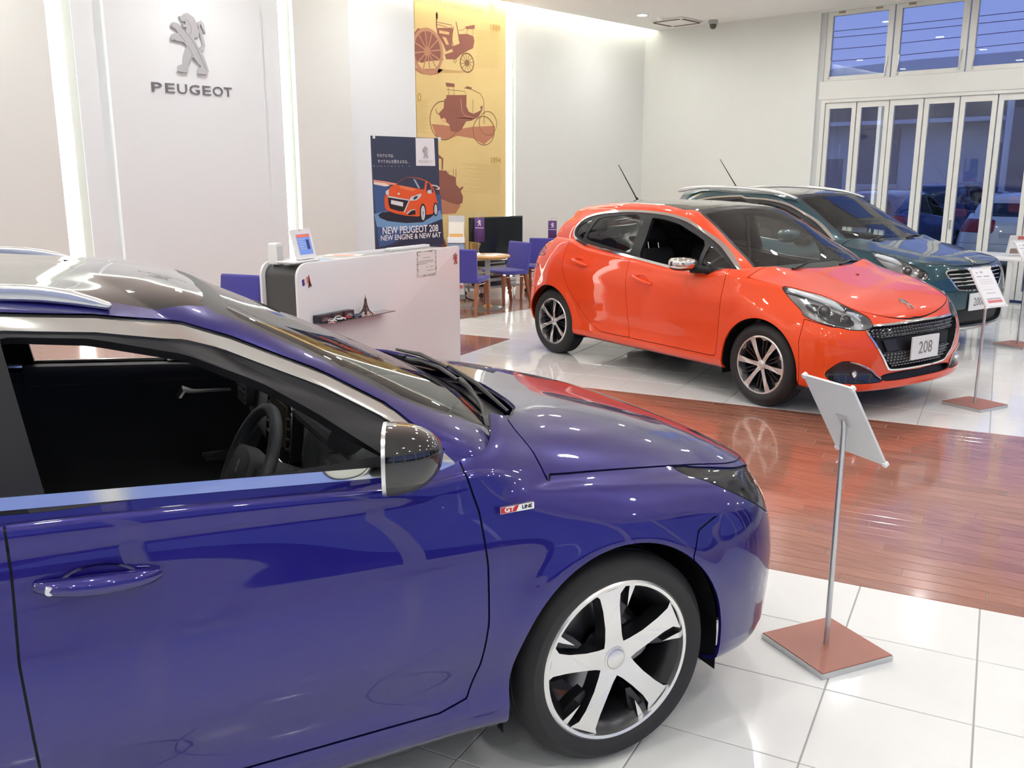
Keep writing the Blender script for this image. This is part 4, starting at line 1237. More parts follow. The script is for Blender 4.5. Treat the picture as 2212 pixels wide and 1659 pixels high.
G308 = [
 dict(xf=-.125, zf=.965, nf=2.0, side=[(-.34,.795,.885),(-.6,.815,.90),(-1.1,.822,.94),(-1.5,.822,.96),(-2.2,.82,.97),(-3.2,.77,.98)], xr=-3.66, zr=.95, m=3),
 dict(xf=-.185, zf=1.005, nf=2.0, side=[(-.42,.79,.955),(-.6,.805,.968),(-1.1,.812,.985),(-1.5,.812,1.005),(-2.2,.805,1.02),(-3.2,.755,1.03)], xr=-3.64, zr=1.02),
 dict(xf=-.40, zf=1.118, nf=2.2, side=[(-.66,.728,1.085),(-.9,.752,1.13),(-1.3,.757,1.18),(-1.7,.755,1.20),(-2.4,.745,1.205),(-3.2,.70,1.20)], xr=-3.60, zr=1.15),
 dict(xf=-.76, zf=1.290, nf=3.0, side=[(-1.0,.650,1.272),(-1.14,.675,1.315),(-1.45,.680,1.360),(-1.9,.676,1.375),(-2.5,.665,1.375),(-3.2,.62,1.345)], xr=-3.52, zr=1.29),
 dict(xf=-.87, zf=1.340, nf=3.0, side=[(-1.09,.600,1.335),(-1.25,.628,1.372),(-1.5,.640,1.402),(-1.9,.638,1.420),(-2.5,.625,1.42),(-3.2,.58,1.385)], xr=-3.49, zr=1.335),
 dict(xf=-.94, zf=1.375, nf=2.8, side=[(-1.15,.53,1.378),(-1.35,.565,1.414),(-1.6,.575,1.436),(-2.0,.57,1.447),(-2.6,.56,1.443),(-3.2,.50,1.41)], xr=-3.46, zr=1.37),
 dict(xf=-1.02, zf=1.405, nf=2.6, side=[(-1.22,.36,1.420),(-1.5,.40,1.447),(-1.8,.40,1.462),(-2.6,.38,1.462),(-3.1,.34,1.44)], xr=-3.40, zr=1.40),
 dict(xf=-1.15, zf=1.432, nf=2.4, side=[(-1.3,.18,1.445),(-1.6,.2,1.462),(-2.2,.2,1.474),(-3.0,.18,1.458)], xr=-3.3, zr=1.43),
 dict(xf=-1.3, zf=1.448, nf=2.4, side=[(-1.4,0,1.455),(-2.0,0,1.475),(-2.9,0,1.47)], xr=-3.2, zr=1.448),
]
DLO308 = [(-.455,.945),(-.50,.992),(-.608,1.098),(-.771,1.197),(-.98,1.295),(-1.08,1.331),(-1.27,1.366),(-1.45,1.384),(-1.9,1.392),(-2.5,1.388),(-3.0,1.362),(-3.25,1.30),(-3.38,1.17),(-3.40,1.06),(-3.0,1.045),(-2.2,1.025),(-1.5,1.008),(-1.03,.978),(-.6,.948)]
S308 = dict(q=1.0, hy=.872, hy_rear=.872, tray=.70, hood=(E308, ZC308, 4.5, 3.0), lines=L308, glines=G308, lamp_mat=M_LAMPDARK, paint=paint('blue_paint', (0.0042, 0.0050, 0.078), 0.30, 0.30, edge=(0.012, 0.0065, 0.185), ior=1.66),
 arches=[(0, .318, .363), (-2.73, .318, .363)], flare=.012, lining=(-.42, -3.3), pan=(-3.2, .2), gmask=-1.15,
 panels=[
  ('headlight', 'corner', sp([(.43,.812),(.378,.752),(.262,.682),(.12,.618),(.02,.612),(-.06,.66),(-.08,.715),(-.03,.737),(.12,.757),(.28,.785)], 5), lambda V: np.maximum(.5 - V[:, 2], .22 - V[:, 0])),
  ('bonnet', 'top', hood_poly(E308, [(-.08,-.9),(-.08,.0),(-.086,.16),(-.108,.374),(-.132,.49),(-.185,.575),(-.224,.62),(-.222,.66),(-.197,.72),(-.19,.80)]), lambda V: .60 - V[:, 2]),
  ('cowl', 'top', [(-.06,-.9),(-.06,.0),(-.08,.16),(-.10,.374),(-.125,.49),(-.18,.575),(-.235,.608),(-.29,.60),(-.40,.56),(-.6,.5),(-.6,-.9)], lambda V: .85 - V[:, 2]),
  ('fog_opening', 'corner', sp([(.02,.40),(-.02,.27),(-.16,.255),(-.24,.30),(-.20,.39),(-.08,.425)], 4), lambda V: V[:, 2] - .55),
  ('grille', 'front', sp([(0,.685),(.28,.672),(.40,.62),(.36,.52),(.24,.475),(0,.465),(-.24,.475)], 4), lambda V: .5 - V[:, 0]),
  ('lower_intake', 'front', sp([(0,.40),(.40,.395),(.47,.33),(.42,.27),(0,.26),(-.4,.27)], 4), lambda V: .5 - V[:, 0]),
  ('front_door', 'side', [(-.452,.93),(-.428,.84),(-.418,.70),(-.424,.55),(-.446,.43),(-.482,.338),(-.56,.318),(-1.40,.318),(-1.462,.335),(-1.472,.45),(-1.487,.70),(-1.482,.88),(-1.49,1.2),(-.45,1.2)], lambda V: .5 - V[:, 1]),
  ('rear_door', 'side', [(-1.490,1.2),(-1.482,.88),(-1.487,.70),(-1.472,.45),(-1.462,.335),(-1.52,.318),(-2.26,.318),(-2.34,.40),(-2.39,.55),(-2.50,.68),(-2.56,.85),(-2.58,1.2)], lambda V: .5 - V[:, 1]),
  ('front_bumper', 'corner', [(-.95,.1),(.66,.1),(.66,.60),(.60,.665),(.45,.70),(.2,.70),(-.95,.70)], lambda V: np.maximum(.1 - V[:, 0], V[:, 2] - .688)),
  ('rear_bumper', 'side', [(-3.9,.1),(-3.10,.1),(-3.10,.60),(-3.9,.60)], None),
  ('tail_lamp', 'side', sp([(-3.72,.78),(-3.45,.80),(-3.25,.86),(-3.22,.92),(-3.4,.96),(-3.72,.93)], 4), lambda V: .3 - V[:, 1]),
 ],
 panel_kind={'cowl': 'black', 'headlight': 'lamp', 'fog_opening': 'gloss', 'grille': 'grille', 'lower_intake': 'grille', 'tail_lamp': 'red'},
 windscreen=[(-1,.90),(.58,.90),(.605,.955),(.635,1.0),(.655,1.05),(.655,1.12),(.618,1.22),(.58,1.302),(.548,1.35),(.50,1.372),(.3,1.392),(0,1.398),(-1,1.398)], seal=(.010, lambda x: .99 + 0 * x), trim_w=.026,
 rings={'grille': (.014, M_CHROME, .004)}, projectors=[(.02, .665, .030, .02)],
 roof_glass=[(-.85,-.1),(-.85,0),(-.85,.25),(-.9,.42),(-1.02,.525),(-1.12,.552),(-1.6,.56),(-2.6,.55),(-3.0,.52),(-3.05,.4),(-3.05,-.1)],
 rear_window=[(-1,1.05),(.66,1.06),(.58,1.28),(.5,1.33),(-1,1.34)], rear_x=-3.38, dlo=DLO308,
 panes=[('front_window', [(-.655,1.004),(-.80,1.116),(-.93,1.204),(-1.09,1.281),(-1.28,1.331),(-1.44,1.347),(-1.458,1.347),(-1.405,1.022),(-1.38,1.018),(-1.03,.998)], None),
        ('rear_door_window', [(-1.53,1.338),(-1.9,1.352),(-2.40,1.350),(-2.47,1.06),(-1.51,1.03)], M_CARGLASS),
        ('side_rear_window', [(-2.53,1.348),(-3.0,1.322),(-3.2,1.27),(-3.32,1.16),(-3.34,1.09),(-2.58,1.065)], M_TINT)])

# ---- orange hatchback
L208 = [
 dict(xf=.68, zf=.20, side=[(.37,.74,.205),(0,.80,.22),(-.25,.805,.226),(-1.2,.80,.226),(-2.1,.805,.228),(-2.54,.81,.23),(-2.78,.76,.25)], xr=-2.96, zr=.27, nr=3.2),
 dict(xf=.765, zf=.215, nf=2.7, side=[(.38,.815,.228),(0,.835,.245),(-.3,.838,.25),(-1.2,.832,.25),(-2.1,.84,.25),(-2.54,.845,.26),(-2.78,.805,.28)], xr=-3.02, zr=.31, nr=3.2),
 dict(xf=.770, zf=.262, nf=2.7, crease=1, side=[(.38,.832,.272),(0,.852,.285),(-.3,.853,.29),(-1.2,.846,.292),(-2.1,.853,.292),(-2.54,.858,.30),(-2.78,.825,.33)], xr=-3.045, zr=.36, nr=3.2),
 dict(xf=.755, zf=.315, nf=2.5, side=[(.38,.84,.34),(0,.852,.36),(-.3,.850,.37),(-1.2,.838,.38),(-2.1,.850,.38),(-2.54,.86,.38),(-2.78,.84,.40)], xr=-3.06, zr=.42, nr=3.2),
 dict(xf=.775, zf=.42, nf=2.35, side=[(.38,.85,.47),(0,.858,.49),(-.3,.856,.50),(-1.2,.850,.51),(-2.1,.86,.51),(-2.54,.866,.51),(-2.78,.845,.52)], xr=-3.06, zr=.54, nr=3.2),
 dict(xf=.768, zf=.53, nf=2.3, side=[(.38,.842,.61),(0,.862,.63),(-.3,.862,.64),(-1.2,.862,.65),(-2.1,.868,.66),(-2.54,.87,.66),(-2.78,.84,.68)], xr=-3.04, zr=.68, nr=3.0),
 dict(xf=.742, zf=.61, nf=2.3, side=[(.37,.815,.70),(0,.850,.74),(-.3,.862,.76),(-1.2,.866,.79),(-2.1,.866,.82),(-2.54,.855,.84),(-2.78,.81,.85)], xr=-3.01, zr=.84, nr=2.8),
 dict(xf=.715, zf=.655, nf=2.35, side=[(.36,.78,.775),(0,.815,.82),(-.3,.84,.86),(-1.2,.846,.885),(-2.1,.83,.95),(-2.54,.80,.99),(-2.78,.75,.98)], xr=-2.985, zr=.94, nr=2.6),
]
E208 = dict(xf=.69, zf=.672, nf=2.5, side=[(.38,.675,.845),(.25,.715,.872),(.1,.752,.897),(-.2,.795,.928),(-.5,.815,.932),(-.97,.818,.937),(-1.47,.810,.985),(-2.06,.785,1.035),(-2.38,.745,1.10),(-2.65,.68,1.10),(-2.75,.64,1.06)], xr=-2.945, zr=1.01)
L208.append(E208)
ZC208 = [(.70,.672),(.67,.70),(.62,.745),(.55,.79),(.45,.835),(.30,.880),(.15,.918),(0,.955),(-.12,.985),(-.25,1.005),(-.6,1.01)]
L208 += hood_lines(E208, ZC208, -.2, [(.96,.672,.36,3.4),(.88,.64,.34,3.2),(.68,.55,.28,2.8),(.36,.38,.15,2.4),(0,.18,0.,2.)], (-2.90, 1.0))
G208 = [
 dict(xf=-.03, zf=.945, nf=2.0, side=[(-.30,.775,.895),(-.6,.79,.90),(-.97,.795,.905),(-1.47,.785,.95),(-2.06,.76,1.0),(-2.38,.72,1.06),(-2.7,.64,1.02)], xr=-2.93, zr=.97, m=3),
 dict(xf=-.10, zf=.985, nf=2.0, side=[(-.36,.765,.965),(-.6,.778,.965),(-.97,.785,.965),(-1.47,.778,1.005),(-2.06,.748,1.06),(-2.4,.71,1.115),(-2.68,.65,1.09)], xr=-2.90, zr=1.03),
 dict(xf=-.44, zf=1.165, nf=2.4, side=[(-.68,.683,1.145),(-.9,.703,1.15),(-1.3,.71,1.165),(-1.7,.705,1.195),(-2.2,.68,1.22),(-2.45,.655,1.235),(-2.62,.61,1.23)], xr=-2.83, zr=1.15),
 dict(xf=-.79, zf=1.335, nf=3.0, side=[(-1.0,.600,1.325),(-1.15,.618,1.347),(-1.4,.626,1.366),(-1.75,.622,1.370),(-2.15,.603,1.345),(-2.4,.585,1.325),(-2.56,.55,1.30)], xr=-2.70, zr=1.28),
 dict(xf=-.88, zf=1.378, nf=3.0, side=[(-1.09,.555,1.375),(-1.25,.580,1.397),(-1.5,.590,1.412),(-1.8,.586,1.412),(-2.15,.568,1.392),(-2.4,.548,1.368),(-2.56,.515,1.342)], xr=-2.68, zr=1.33),
 dict(xf=-.95, zf=1.408, nf=2.8, side=[(-1.17,.48,1.412),(-1.4,.515,1.432),(-1.8,.52,1.437),(-2.2,.495,1.415),(-2.5,.45,1.382)], xr=-2.66, zr=1.365),
 dict(xf=-1.05, zf=1.430, nf=2.6, side=[(-1.25,.32,1.440),(-1.55,.35,1.452),(-1.9,.35,1.453),(-2.45,.30,1.415)], xr=-2.62, zr=1.39),
 dict(xf=-1.2, zf=1.446, nf=2.4, side=[(-1.35,.15,1.452),(-1.7,.17,1.461),(-2.0,.17,1.460),(-2.4,.14,1.43)], xr=-2.56, zr=1.405),
 dict(xf=-1.35, zf=1.455, nf=2.4, side=[(-1.45,0,1.458),(-1.8,0,1.463),(-2.35,0,1.438)], xr=-2.5, zr=1.418),
]
DLO208 = bez([(-.252,.930),(-.33,1.005),(-.44,1.078),(-.66,1.195),(-.882,1.285),(-1.07,1.342),(-1.263,1.372),(-1.52,1.384),(-1.781,1.380),(-2.05,1.358),(-2.26,1.320),(-2.36,1.265),(-2.40,1.19),(-2.385,1.125),(-2.30,1.085),(-2.063,1.040),(-1.472,.985),(-.967,.936),(-.62,.916),(-.35,.910)], 4, True)
S208 = dict(q=0.85, hood=(E208, ZC208, 3.6, 2.6), lines=L208, glines=G208, paint=paint('orange_paint', (0.72, 0.038, 0.006), 0.05, 0.4, edge=(0.90, 0.082, 0.010), ior=1.46),
 arches=[(0, .31, .352), (-2.545, .31, .352)], flare=.010, lining=(-.40, -2.75), pan=(-2.6, .15), gmask=-1.15,
 panels=[
  ('headlight', 'corner', sp([(.645,.897),(.60,.835),(.485,.752),(.455,.718),(.30,.682),(.15,.660),(-.03,.638),(-.185,.648),(-.165,.705),(-.09,.742),(.06,.792),(.25,.845),(.42,.872)], 5), lambda V: np.maximum(.5 - V[:, 2], .02 - V[:, 0])),
  ('bonnet', 'top', hood_poly(E208, [(-.11,-.9),(-.11,.0),(-.12,.3),(-.15,.5),(-.185,.62),(-.19,.80)]), lambda V: .60 - V[:, 2]),
  ('cowl', 'top', [(-.09,-.9),(-.09,.0),(-.10,.3),(-.135,.5),(-.18,.60),(-.24,.645),(-.6,.6),(-.6,-.9)], lambda V: .85 - V[:, 2]),
  ('fog_lamp_surround', 'corner', sp([(.245,.335),(.15,.405),(.06,.428),(-.05,.415),(-.19,.365),(-.28,.315),(-.33,.275),(-.20,.268),(0,.272),(.16,.285)], 5), lambda V: V[:, 2] - .55),
  ('grille', 'front', sp([(0,.652),(.30,.652),(.50,.652),(.535,.63),(.49,.55),(.42,.45),(.36,.378),(.30,.352),(0,.346),(-.30,.352),(-.5,.65)], 4), lambda V: .45 - V[:, 0]),
  ('lower_intake', 'front', sp([(0,.316),(.33,.318),(.42,.298),(.36,.272),(0,.268),(-.4,.27)], 4), lambda V: .5 - V[:, 0]),
  ('front_door', 'side', [(-.376,.955),(-.378,.80),(-.392,.60),(-.414,.36),(-.42,.322),(-.46,.312),(-1.39,.312),(-1.428,.322),(-1.437,.40),(-1.452,.60),(-1.468,.80),(-1.472,1.2),(-.37,1.2)], lambda V: .5 - V[:, 1]),
  ('rear_door', 'side', [(-1.472,1.2),(-1.468,.80),(-1.452,.60),(-1.437,.40),(-1.428,.316),(-1.5,.312),(-1.80,.314),(-1.93,.36),(-2.05,.45),(-2.14,.54),(-2.25,.655),(-2.33,.78),(-2.372,.90),(-2.38,1.0),(-2.36,1.08),(-2.34,1.2)], lambda V: .5 - V[:, 1]),
  ('tail_lamp', 'side', [(-2.74,.985),(-2.72,.93),(-2.86,.915),(-2.90,.87),(-2.87,.845),(-2.78,.835),(-2.83,.80),(-3.1,.79),(-3.1,1.01),(-2.84,1.01)], lambda V: .25 - V[:, 1]),
  ('rear_bumper', 'side', [(-3.2,.1),(-2.80,.1),(-2.80,.62),(-3.2,.62)], None),
  ('front_bumper', 'corner', [(-.95,.1),(.46,.1),(.50,.55),(.455,.70),(.2,.66),(-.95,.66)], lambda V: np.maximum(.12 - V[:, 0], V[:, 2] - .70)),
 ],
 rings={'grille': (.016, M_CHROME, .006)}, trim_w=.020,
 lamp_masks=[(sp([(.46,.80),(.40,.755),(.25,.705),(.06,.672),(-.02,.675),(-.01,.71),(.10,.745),(.28,.80),(.40,.815)], 4), .026, M_LAMPDARK)], projectors=[(.28, .757, .036, .022), (.07, .712, .030, .020)],
 panel_kind={'cowl': 'black', 'headlight': 'lamp', 'fog_lamp_surround': 'gloss', 'grille': 'grille', 'lower_intake': 'grille', 'tail_lamp': 'red'},
 windscreen=[(-1,.94),(0,.93),(.66,.955),(.645,1.03),(.60,1.15),(.56,1.26),(.525,1.36),(.50,1.395),(.3,1.418),(0,1.428),(-1,1.428)],
 roof_glass=[(-.85,-.1),(-.85,0),(-.85,.25),(-.9,.42),(-1.03,.50),(-1.15,.522),(-1.8,.515),(-2.15,.49),(-2.25,.40),(-2.27,-.1)],
 rear_window=[(-1,1.05),(.50,1.06),(.45,1.24),(.4,1.27),(-1,1.28)], rear_x=-2.62, dlo=DLO208,
 panes=[('front_window', [(-.72,.985),(-.735,1.165),(-.88,1.222),(-1.07,1.290),(-1.26,1.322),(-1.395,1.330),(-1.40,1.0),(-1.36,.99),(-1.0,.965),(-.74,.955)], None),
        ('quarter_glass', [(-.335,.955),(-.46,1.045),(-.60,1.105),(-.69,1.145),(-.68,.955)], M_CARGLASS),
        ('rear_door_window', bez([(-1.545,1.335),(-1.80,1.332),(-2.02,1.310),(-2.12,1.282),(-2.16,1.2),(-2.17,1.115),(-2.0,1.085),(-1.7,1.05),(-1.535,1.035),(-1.52,1.15)], 3, True), M_CARGLASS),
        ('rear_quarter_glass', bez([(-2.20,1.28),(-2.27,1.262),(-2.335,1.225),(-2.355,1.18),(-2.335,1.142),(-2.27,1.12),(-2.225,1.118)], 3, True), M_TINT)])

# ---- teal crossover
def lift(L, dz, dy=0.0, k=1.0):
    o = dict(L); o['zf'] = L['zf'] * k + dz; o['zr'] = L['zr'] * k + dz
    o['side'] = [(x, y + (dy if y > 0.3 else 0), z * k + dz) for x, y, z in L['side']]
    return o
L2008 = [lift(l, .03 if i < 3 else .055, 0, 1.0) for i, l in enumerate(L208[:8])]
for l, xf, zf in zip(L2008, (.72,.80,.815,.82,.825,.82,.805,.785), (.20,.235,.30,.40,.52,.64,.73,.79)):
    l['xf'] = xf; l['zf'] = zf; l['crease'] = 0; l['nf'] = 2.6
E2008 = dict(xf=.755, zf=.83, nf=2.6, side=[(.42,.68,.90),(.25,.72,.93),(.1,.755,.955),(-.2,.795,.99),(-.5,.815,1.0),(-.97,.818,1.01),(-1.47,.810,1.05),(-2.06,.785,1.10),(-2.5,.76,1.15),(-2.85,.70,1.15)], xr=-3.07, zr=1.08)
for l in L2008:
    l['xr'] -= .13
    l['side'] = l['side'][:-1] + [(l['side'][-1][0] - .06, *l['side'][-1][1:])]
L2008.append(E2008)
ZC2008 = [(.77,.83),(.74,.855),(.65,.90),(.50,.935),(.30,.97),(.1,1.0),(-.1,1.03),(-.25,1.05),(-.6,1.06)]
L2008 += hood_lines(E2008, ZC2008, -.2, [(.96,.735,.40,3.4),(.88,.69,.36,3.2),(.68,.58,.30,2.8),(.36,.40,.15,2.4),(0,.18,0.,2.)], (-3.02, 1.05))
def stretch(L, dz0, dz1):
    """raise and lengthen the roof lines of the hatchback"""
    o = dict(L); f = lambda x, z: z + dz0 + (dz1 - dz0) * min(1, max(0, (-x - .4) / .8))
    g_ = lambda x: x if x > -1.4 else -1.4 + (x + 1.4) * 1.09
    o['zf'] = f(L['xf'], L['zf']); o['zr'] = f(L['xr'], L['zr']) + .03; o['xr'] = g_(L['xr'])
    o['side'] = [(g_(x), y, f(x, z) + (.045 if x < -2.0 and z > 1.2 else 0)) for x, y, z in L['side']]
    return o
G2008 = [stretch(l, .055, .065) for l in G208]
DLO2008 = [(x if x > -1.4 else -1.4 + (x + 1.4) * 1.09, z + .055 + (.02 if x < -1.6 else 0)) for x, z in DLO208]
S2008 = dict(q=0.6, hood=(E2008, ZC2008, 3.6, 2.6), lines=L2008, glines=G2008, paint=paint('teal_paint', (0.004, 0.030, 0.048), 0.3, 0.28, edge=(0.007, 0.062, 0.085)),
 arches=[(0, .325, .365), (-2.54, .325, .365)], flare=.010, lining=(-.40, -2.85), pan=(-2.6, .15), gmask=-1.15,
 panels=[
  ('headlight', 'corner', sp([(.62,.955),(.58,.90),(.45,.81),(.30,.755),(.10,.725),(-.02,.735),(-.02,.785),(.10,.835),(.30,.895),(.48,.935)], 5), lambda V: np.maximum(.5 - V[:, 2], .02 - V[:, 0])),
  ('bonnet', 'top', hood_poly(E2008, [(-.11,-.9),(-.11,.0),(-.12,.3),(-.15,.5),(-.185,.62),(-.19,.80)]), lambda V: .60 - V[:, 2]),
  ('cowl', 'top', [(-.09,-.9),(-.09,.0),(-.10,.3),(-.135,.5),(-.18,.60),(-.24,.645),(-.6,.6),(-.6,-.9)], lambda V: .85 - V[:, 2]),
  ('grille', 'front', sp([(0,.80),(.30,.80),(.46,.79),(.43,.73),(.36,.655),(.30,.63),(0,.62),(-.3,.63),(-.5,.8)], 4), lambda V: .45 - V[:, 0]),
  ('lower_intake', 'front', sp([(0,.42),(.45,.42),(.58,.38),(.52,.29),(0,.275),(-.5,.29)], 4), lambda V: .45 - V[:, 0]),
  ('skid_plate', 'front', [(-.9,.15),(.56,.15),(.53,.262),(-.9,.25)], lambda V: .5 - V[:, 0]),
  ('front_door', 'side', [(-.376,1.0),(-.378,.80),(-.392,.60),(-.414,.40),(-.46,.35),(-1.39,.35),(-1.437,.42),(-1.468,.80),(-1.472,1.3),(-.37,1.3)], lambda V: .5 - V[:, 1]),
  ('rear_door', 'side', [(-1.478,1.3),(-1.474,.80),(-1.443,.40),(-1.5,.35),(-1.90,.352),(-2.08,.48),(-2.25,.68),(-2.40,.90),(-2.42,1.3)], lambda V: .5 - V[:, 1]),
  ('tail_lamp', 'side', [(-2.84,1.02),(-2.82,.93),(-3.0,.84),(-3.3,.83),(-3.3,1.04)], lambda V: .25 - V[:, 1]),
 ],
 rings={'grille': (.018, M_CHROME, .006)}, trim_w=.018, projectors=[(.22, .80, .036, .02), (.06, .77, .026, .02)],
 panel_kind={'cowl': 'black', 'headlight': 'lamp', 'grille': 'grille', 'lower_intake': 'grille', 'tail_lamp': 'red', 'skid_plate': 'silver'},
 windscreen=[(x, z + .055 + (.01 if z > 1.2 else 0)) for x, z in S208['windscreen']],
 roof_glass=[(-.85,-.1),(-.85,.2),(-.9,.42),(-1.03,.49),(-1.2,.50),(-1.9,.50),(-2.3,.45),(-2.35,-.1)],
 rear_window=[(-1,1.10),(.50,1.11),(.45,1.32),(-1,1.36)], rear_x=-2.72, dlo=DLO2008,
 panes=[(n_, [(x if x > -1.4 else -1.4 + (x + 1.4) * 1.09, z + .055 + (.02 if x < -1.6 else 0)) for x, z in p_], M_CARGLASS if g_ is None else g_) for n_, p_, g_ in S208['panes']])
# ================================================================== wall emblem, lettering, poster, banner
M_LION = mat('emblem_silver', (0.60, 0.61, 0.63), 0.30, 0.75)
t = thing('wall_emblem', 'large silver standing lion emblem on the white wall panel', 'emblem', (5.215, YA - 0.13, 3.057))
me = lion_mesh(0.645, 0.03); me.transform(frame((0, 0, 0), (1, 0, 0), (0, 0, 1)))
link_mesh('lion', me, M_LION, t)
# incised lines of mane, arm and flank
def _lp(p): 
    u, v = _un(p); return (u * 0.645, -0.0305, v * 0.645)
mb = MB()
for ln in ([(800,310),(850,360),(890,440),(885,500),(862,535)], [(762,272),(795,262)], [(662,372),(800,490),(905,610),(1000,760),(1095,960),(1130,1040)], [(830,690),(930,840)], [(690,515),(745,575),(800,640)], [(905,820),(850,960)]):
    mb.tube([_lp(p) for p in ln], 0.0022, 5)
mb.build('engraved_line', mat('emblem_line', (0.30, 0.31, 0.33), 0.4, 0.6), t)
t = thing('wall_lettering', 'grey raised capital letters under the lion emblem', 'lettering', (5.217, YA - 0.13, 2.583))
M_LET = mat('letter_grey', (0.20, 0.19, 0.21), 0.4, 0.3)
for ch, x_, w_ in zip('PEUGEOT', (-.413, -.265, -.126, .018, .161, .296, .421), (.113, .105, .109, .117, .098, .121, .0975)):
    me = text_mesh(ch, 0.143, ext=0.006, name='letter')
    lo_, hi_ = min(v.co.x for v in me.vertices), max(v.co.x for v in me.vertices)
    me.transform(Matrix.Diagonal((w_ / (hi_ - lo_), 1, 1, 1)) @ Matrix.Translation((-(lo_ + hi_) / 2, 0, 0)))
    me.transform(frame((x_, -0.006, 0), (1, 0, 0), (0, 0, 1)))
    link_mesh('letter', me, M_LET, t)

def art(shapes, cols, parent, y0, name):
    """flat print: every colour of every layer is one sheet"""
    grp = {}
    for i_, s_ in enumerate(shapes):
        grp.setdefault((s_[0], s_[1]) if s_[1] in ('faint', 'glow') else (s_[0], s_[1], i_), []).append(s_)
    for key_, ss in grp.items():
        ly, c = key_[:2]
        mb = MB(); y = y0 - ly * 0.0006
        for s_ in ss:
            if s_[2] == 'poly':
                mb.add([(u, y, v) for u, v in s_[3]], [tuple(range(len(s_[3])))])
            elif s_[2] == 'line':
                pts = [Vector((u, 0, v)) for u, v in s_[3]]; w = s_[4] / 2; Lq, Rq = [], []
                for i, p in enumerate(pts):
                    d = (pts[min(i + 1, len(pts) - 1)] - pts[max(i - 1, 0)]).normalized(); nn = Vector((-d.z, 0, d.x)) * w
                    Lq.append(p + nn); Rq.append(p - nn)
                for i in range(len(pts) - 1):
                    mb.add([(q.x, y, q.z) for q in (Lq[i], Lq[i + 1], Rq[i + 1], Rq[i])], [(0, 1, 2, 3)])
            else:
                (cx_, cz_), rx, rz, w, ns, sw = s_[3], s_[4], s_[5], s_[6], s_[7], s_[8]
                n_ = 40; o_ = [(cx_ + rx * math.cos(2 * math.pi * k / n_), cz_ + rz * math.sin(2 * math.pi * k / n_)) for k in range(n_)]
                if not w: mb.add([(u, y, v) for u, v in o_], [tuple(range(n_))])
                else:
                    i_ = [(cx_ + (rx - w) * math.cos(2 * math.pi * k / n_), cz_ + (rz - w) * math.sin(2 * math.pi * k / n_)) for k in range(n_)]
                    mb.add([(u, y, v) for u, v in o_ + i_], [(k, (k + 1) % n_, n_ + (k + 1) % n_, n_ + k) for k in range(n_)])
                    for k in range(ns):
                        a = 2 * math.pi * (k + .3) / ns; e = Vector((rx * math.cos(a), 0, rz * math.sin(a))); nn = Vector((-e.z, 0, e.x)).normalized() * sw / 2
                        mb.add([(q.x, y + 0.0001, q.z) for q in (Vector((cx_, 0, cz_)) + nn, Vector((cx_, 0, cz_)) + e + nn, Vector((cx_, 0, cz_)) + e - nn, Vector((cx_, 0, cz_)) - nn)], [(0, 1, 2, 3)])
        vs = [(x - parent.location.x, yy_ - parent.location.y, z - parent.location.z) for x, yy_, z in mb.v]; mb.v = vs
        o_ = mb.build('small_print' if len(key_) == 2 else name, mat('ink_' + name + '_' + c, cols[c], 0.6), parent)
        if len(key_) == 2: o_['kind'] = 'stuff'

t = thing('history_poster', 'tall yellow poster of antique carriages between wall panels', 'poster', (9.375, YA, 0.3))
mb = MB(); mb.box((-.865, -.03, 0), (.875, -.001, 3.98)); mb.build('sheet', mat('poster_yellow', (0.80, 0.60, 0.26), 0.5, noise=.07, nscale=2.2), t)
PC = dict(brown=(.30, .105, .075), umber=(.26, .14, .055), tan=(.55, .27, .16), sand=(.78, .50, .24), rose=(.52, .21, .12), dune=(.66, .40, .17), faint=(.60, .42, .14))
art(POSTER_ART, PC, t, YA - .0305, 'carriage_print')
M_PTXT = mat('poster_text', (.55, .33, .10), .6)
for s_, x_, z_, sz in (('1889', 10.02, 3.75, .115), ('1894', 10.02, 1.887, .115), ('0', 8.56, 2.70, .15)):
    text_on(s_, sz, frame((x_ - 9.375, -.0345, z_ - .3), (1, 0, 0), (0, 0, 1)), M_PTXT, t, 'year_print', bold=.002)
text_on('g point of the production of a car.', .125, frame((9.14 - 9.375, -.0345, 3.965 - .3), (1, 0, 0), (0, 0, 1)), mat('poster_rose', (.78, .38, .22), .6), t, 'title_print', sx=.80)
me = lion_mesh(.17, .0005); me.transform(frame((9.96 - 9.375, -.0345, 4.0 - .3), (1, 0, 0), (0, 0, 1))); link_mesh('lion_print', me, mat('poster_lion', (.70, .42, .18), .6), t)

t = thing('car_banner', 'dark blue roll-up banner with an orange hatchback picture', 'banner', (5.86, 7.0, 0), group=None)
mb = MB()
mb.add([(5.425 - 5.86, -.012, 2.03), (6.245 - 5.86, -.012, 2.03), (6.285 - 5.86, -.012, .06), (5.455 - 5.86, -.012, .06), (5.425 - 5.86, 0, 2.03), (6.245 - 5.86, 0, 2.03), (6.285 - 5.86, 0, .06), (5.455 - 5.86, 0, .06)],
       [(3, 2, 1, 0), (4, 5, 6, 7), (0, 1, 5, 4), (1, 2, 6, 5), (2, 3, 7, 6), (3, 0, 4, 7)])
mb.build('sheet', mat('banner_night', (.035, .05, .095), .45, noise=.1, nscale=3), t)
mb = MB(); mb.box((-.46, -.10, 0), (.46, .12, .07)); mb.build('base', M_ALU, t, bev=.01)
mb = MB(); mb.tube([(0, .03, .05), (0, .03, 2.03)], .012, 8); mb.build('pole', M_ALU, t)
for s_ in (-1, 1):
    mb = MB(); mb.box((s_ * .405 - .012, -.018, 2.005), (s_ * .405 + .012, .006, 2.04)); mb.build('clip', M_WHITE, t)
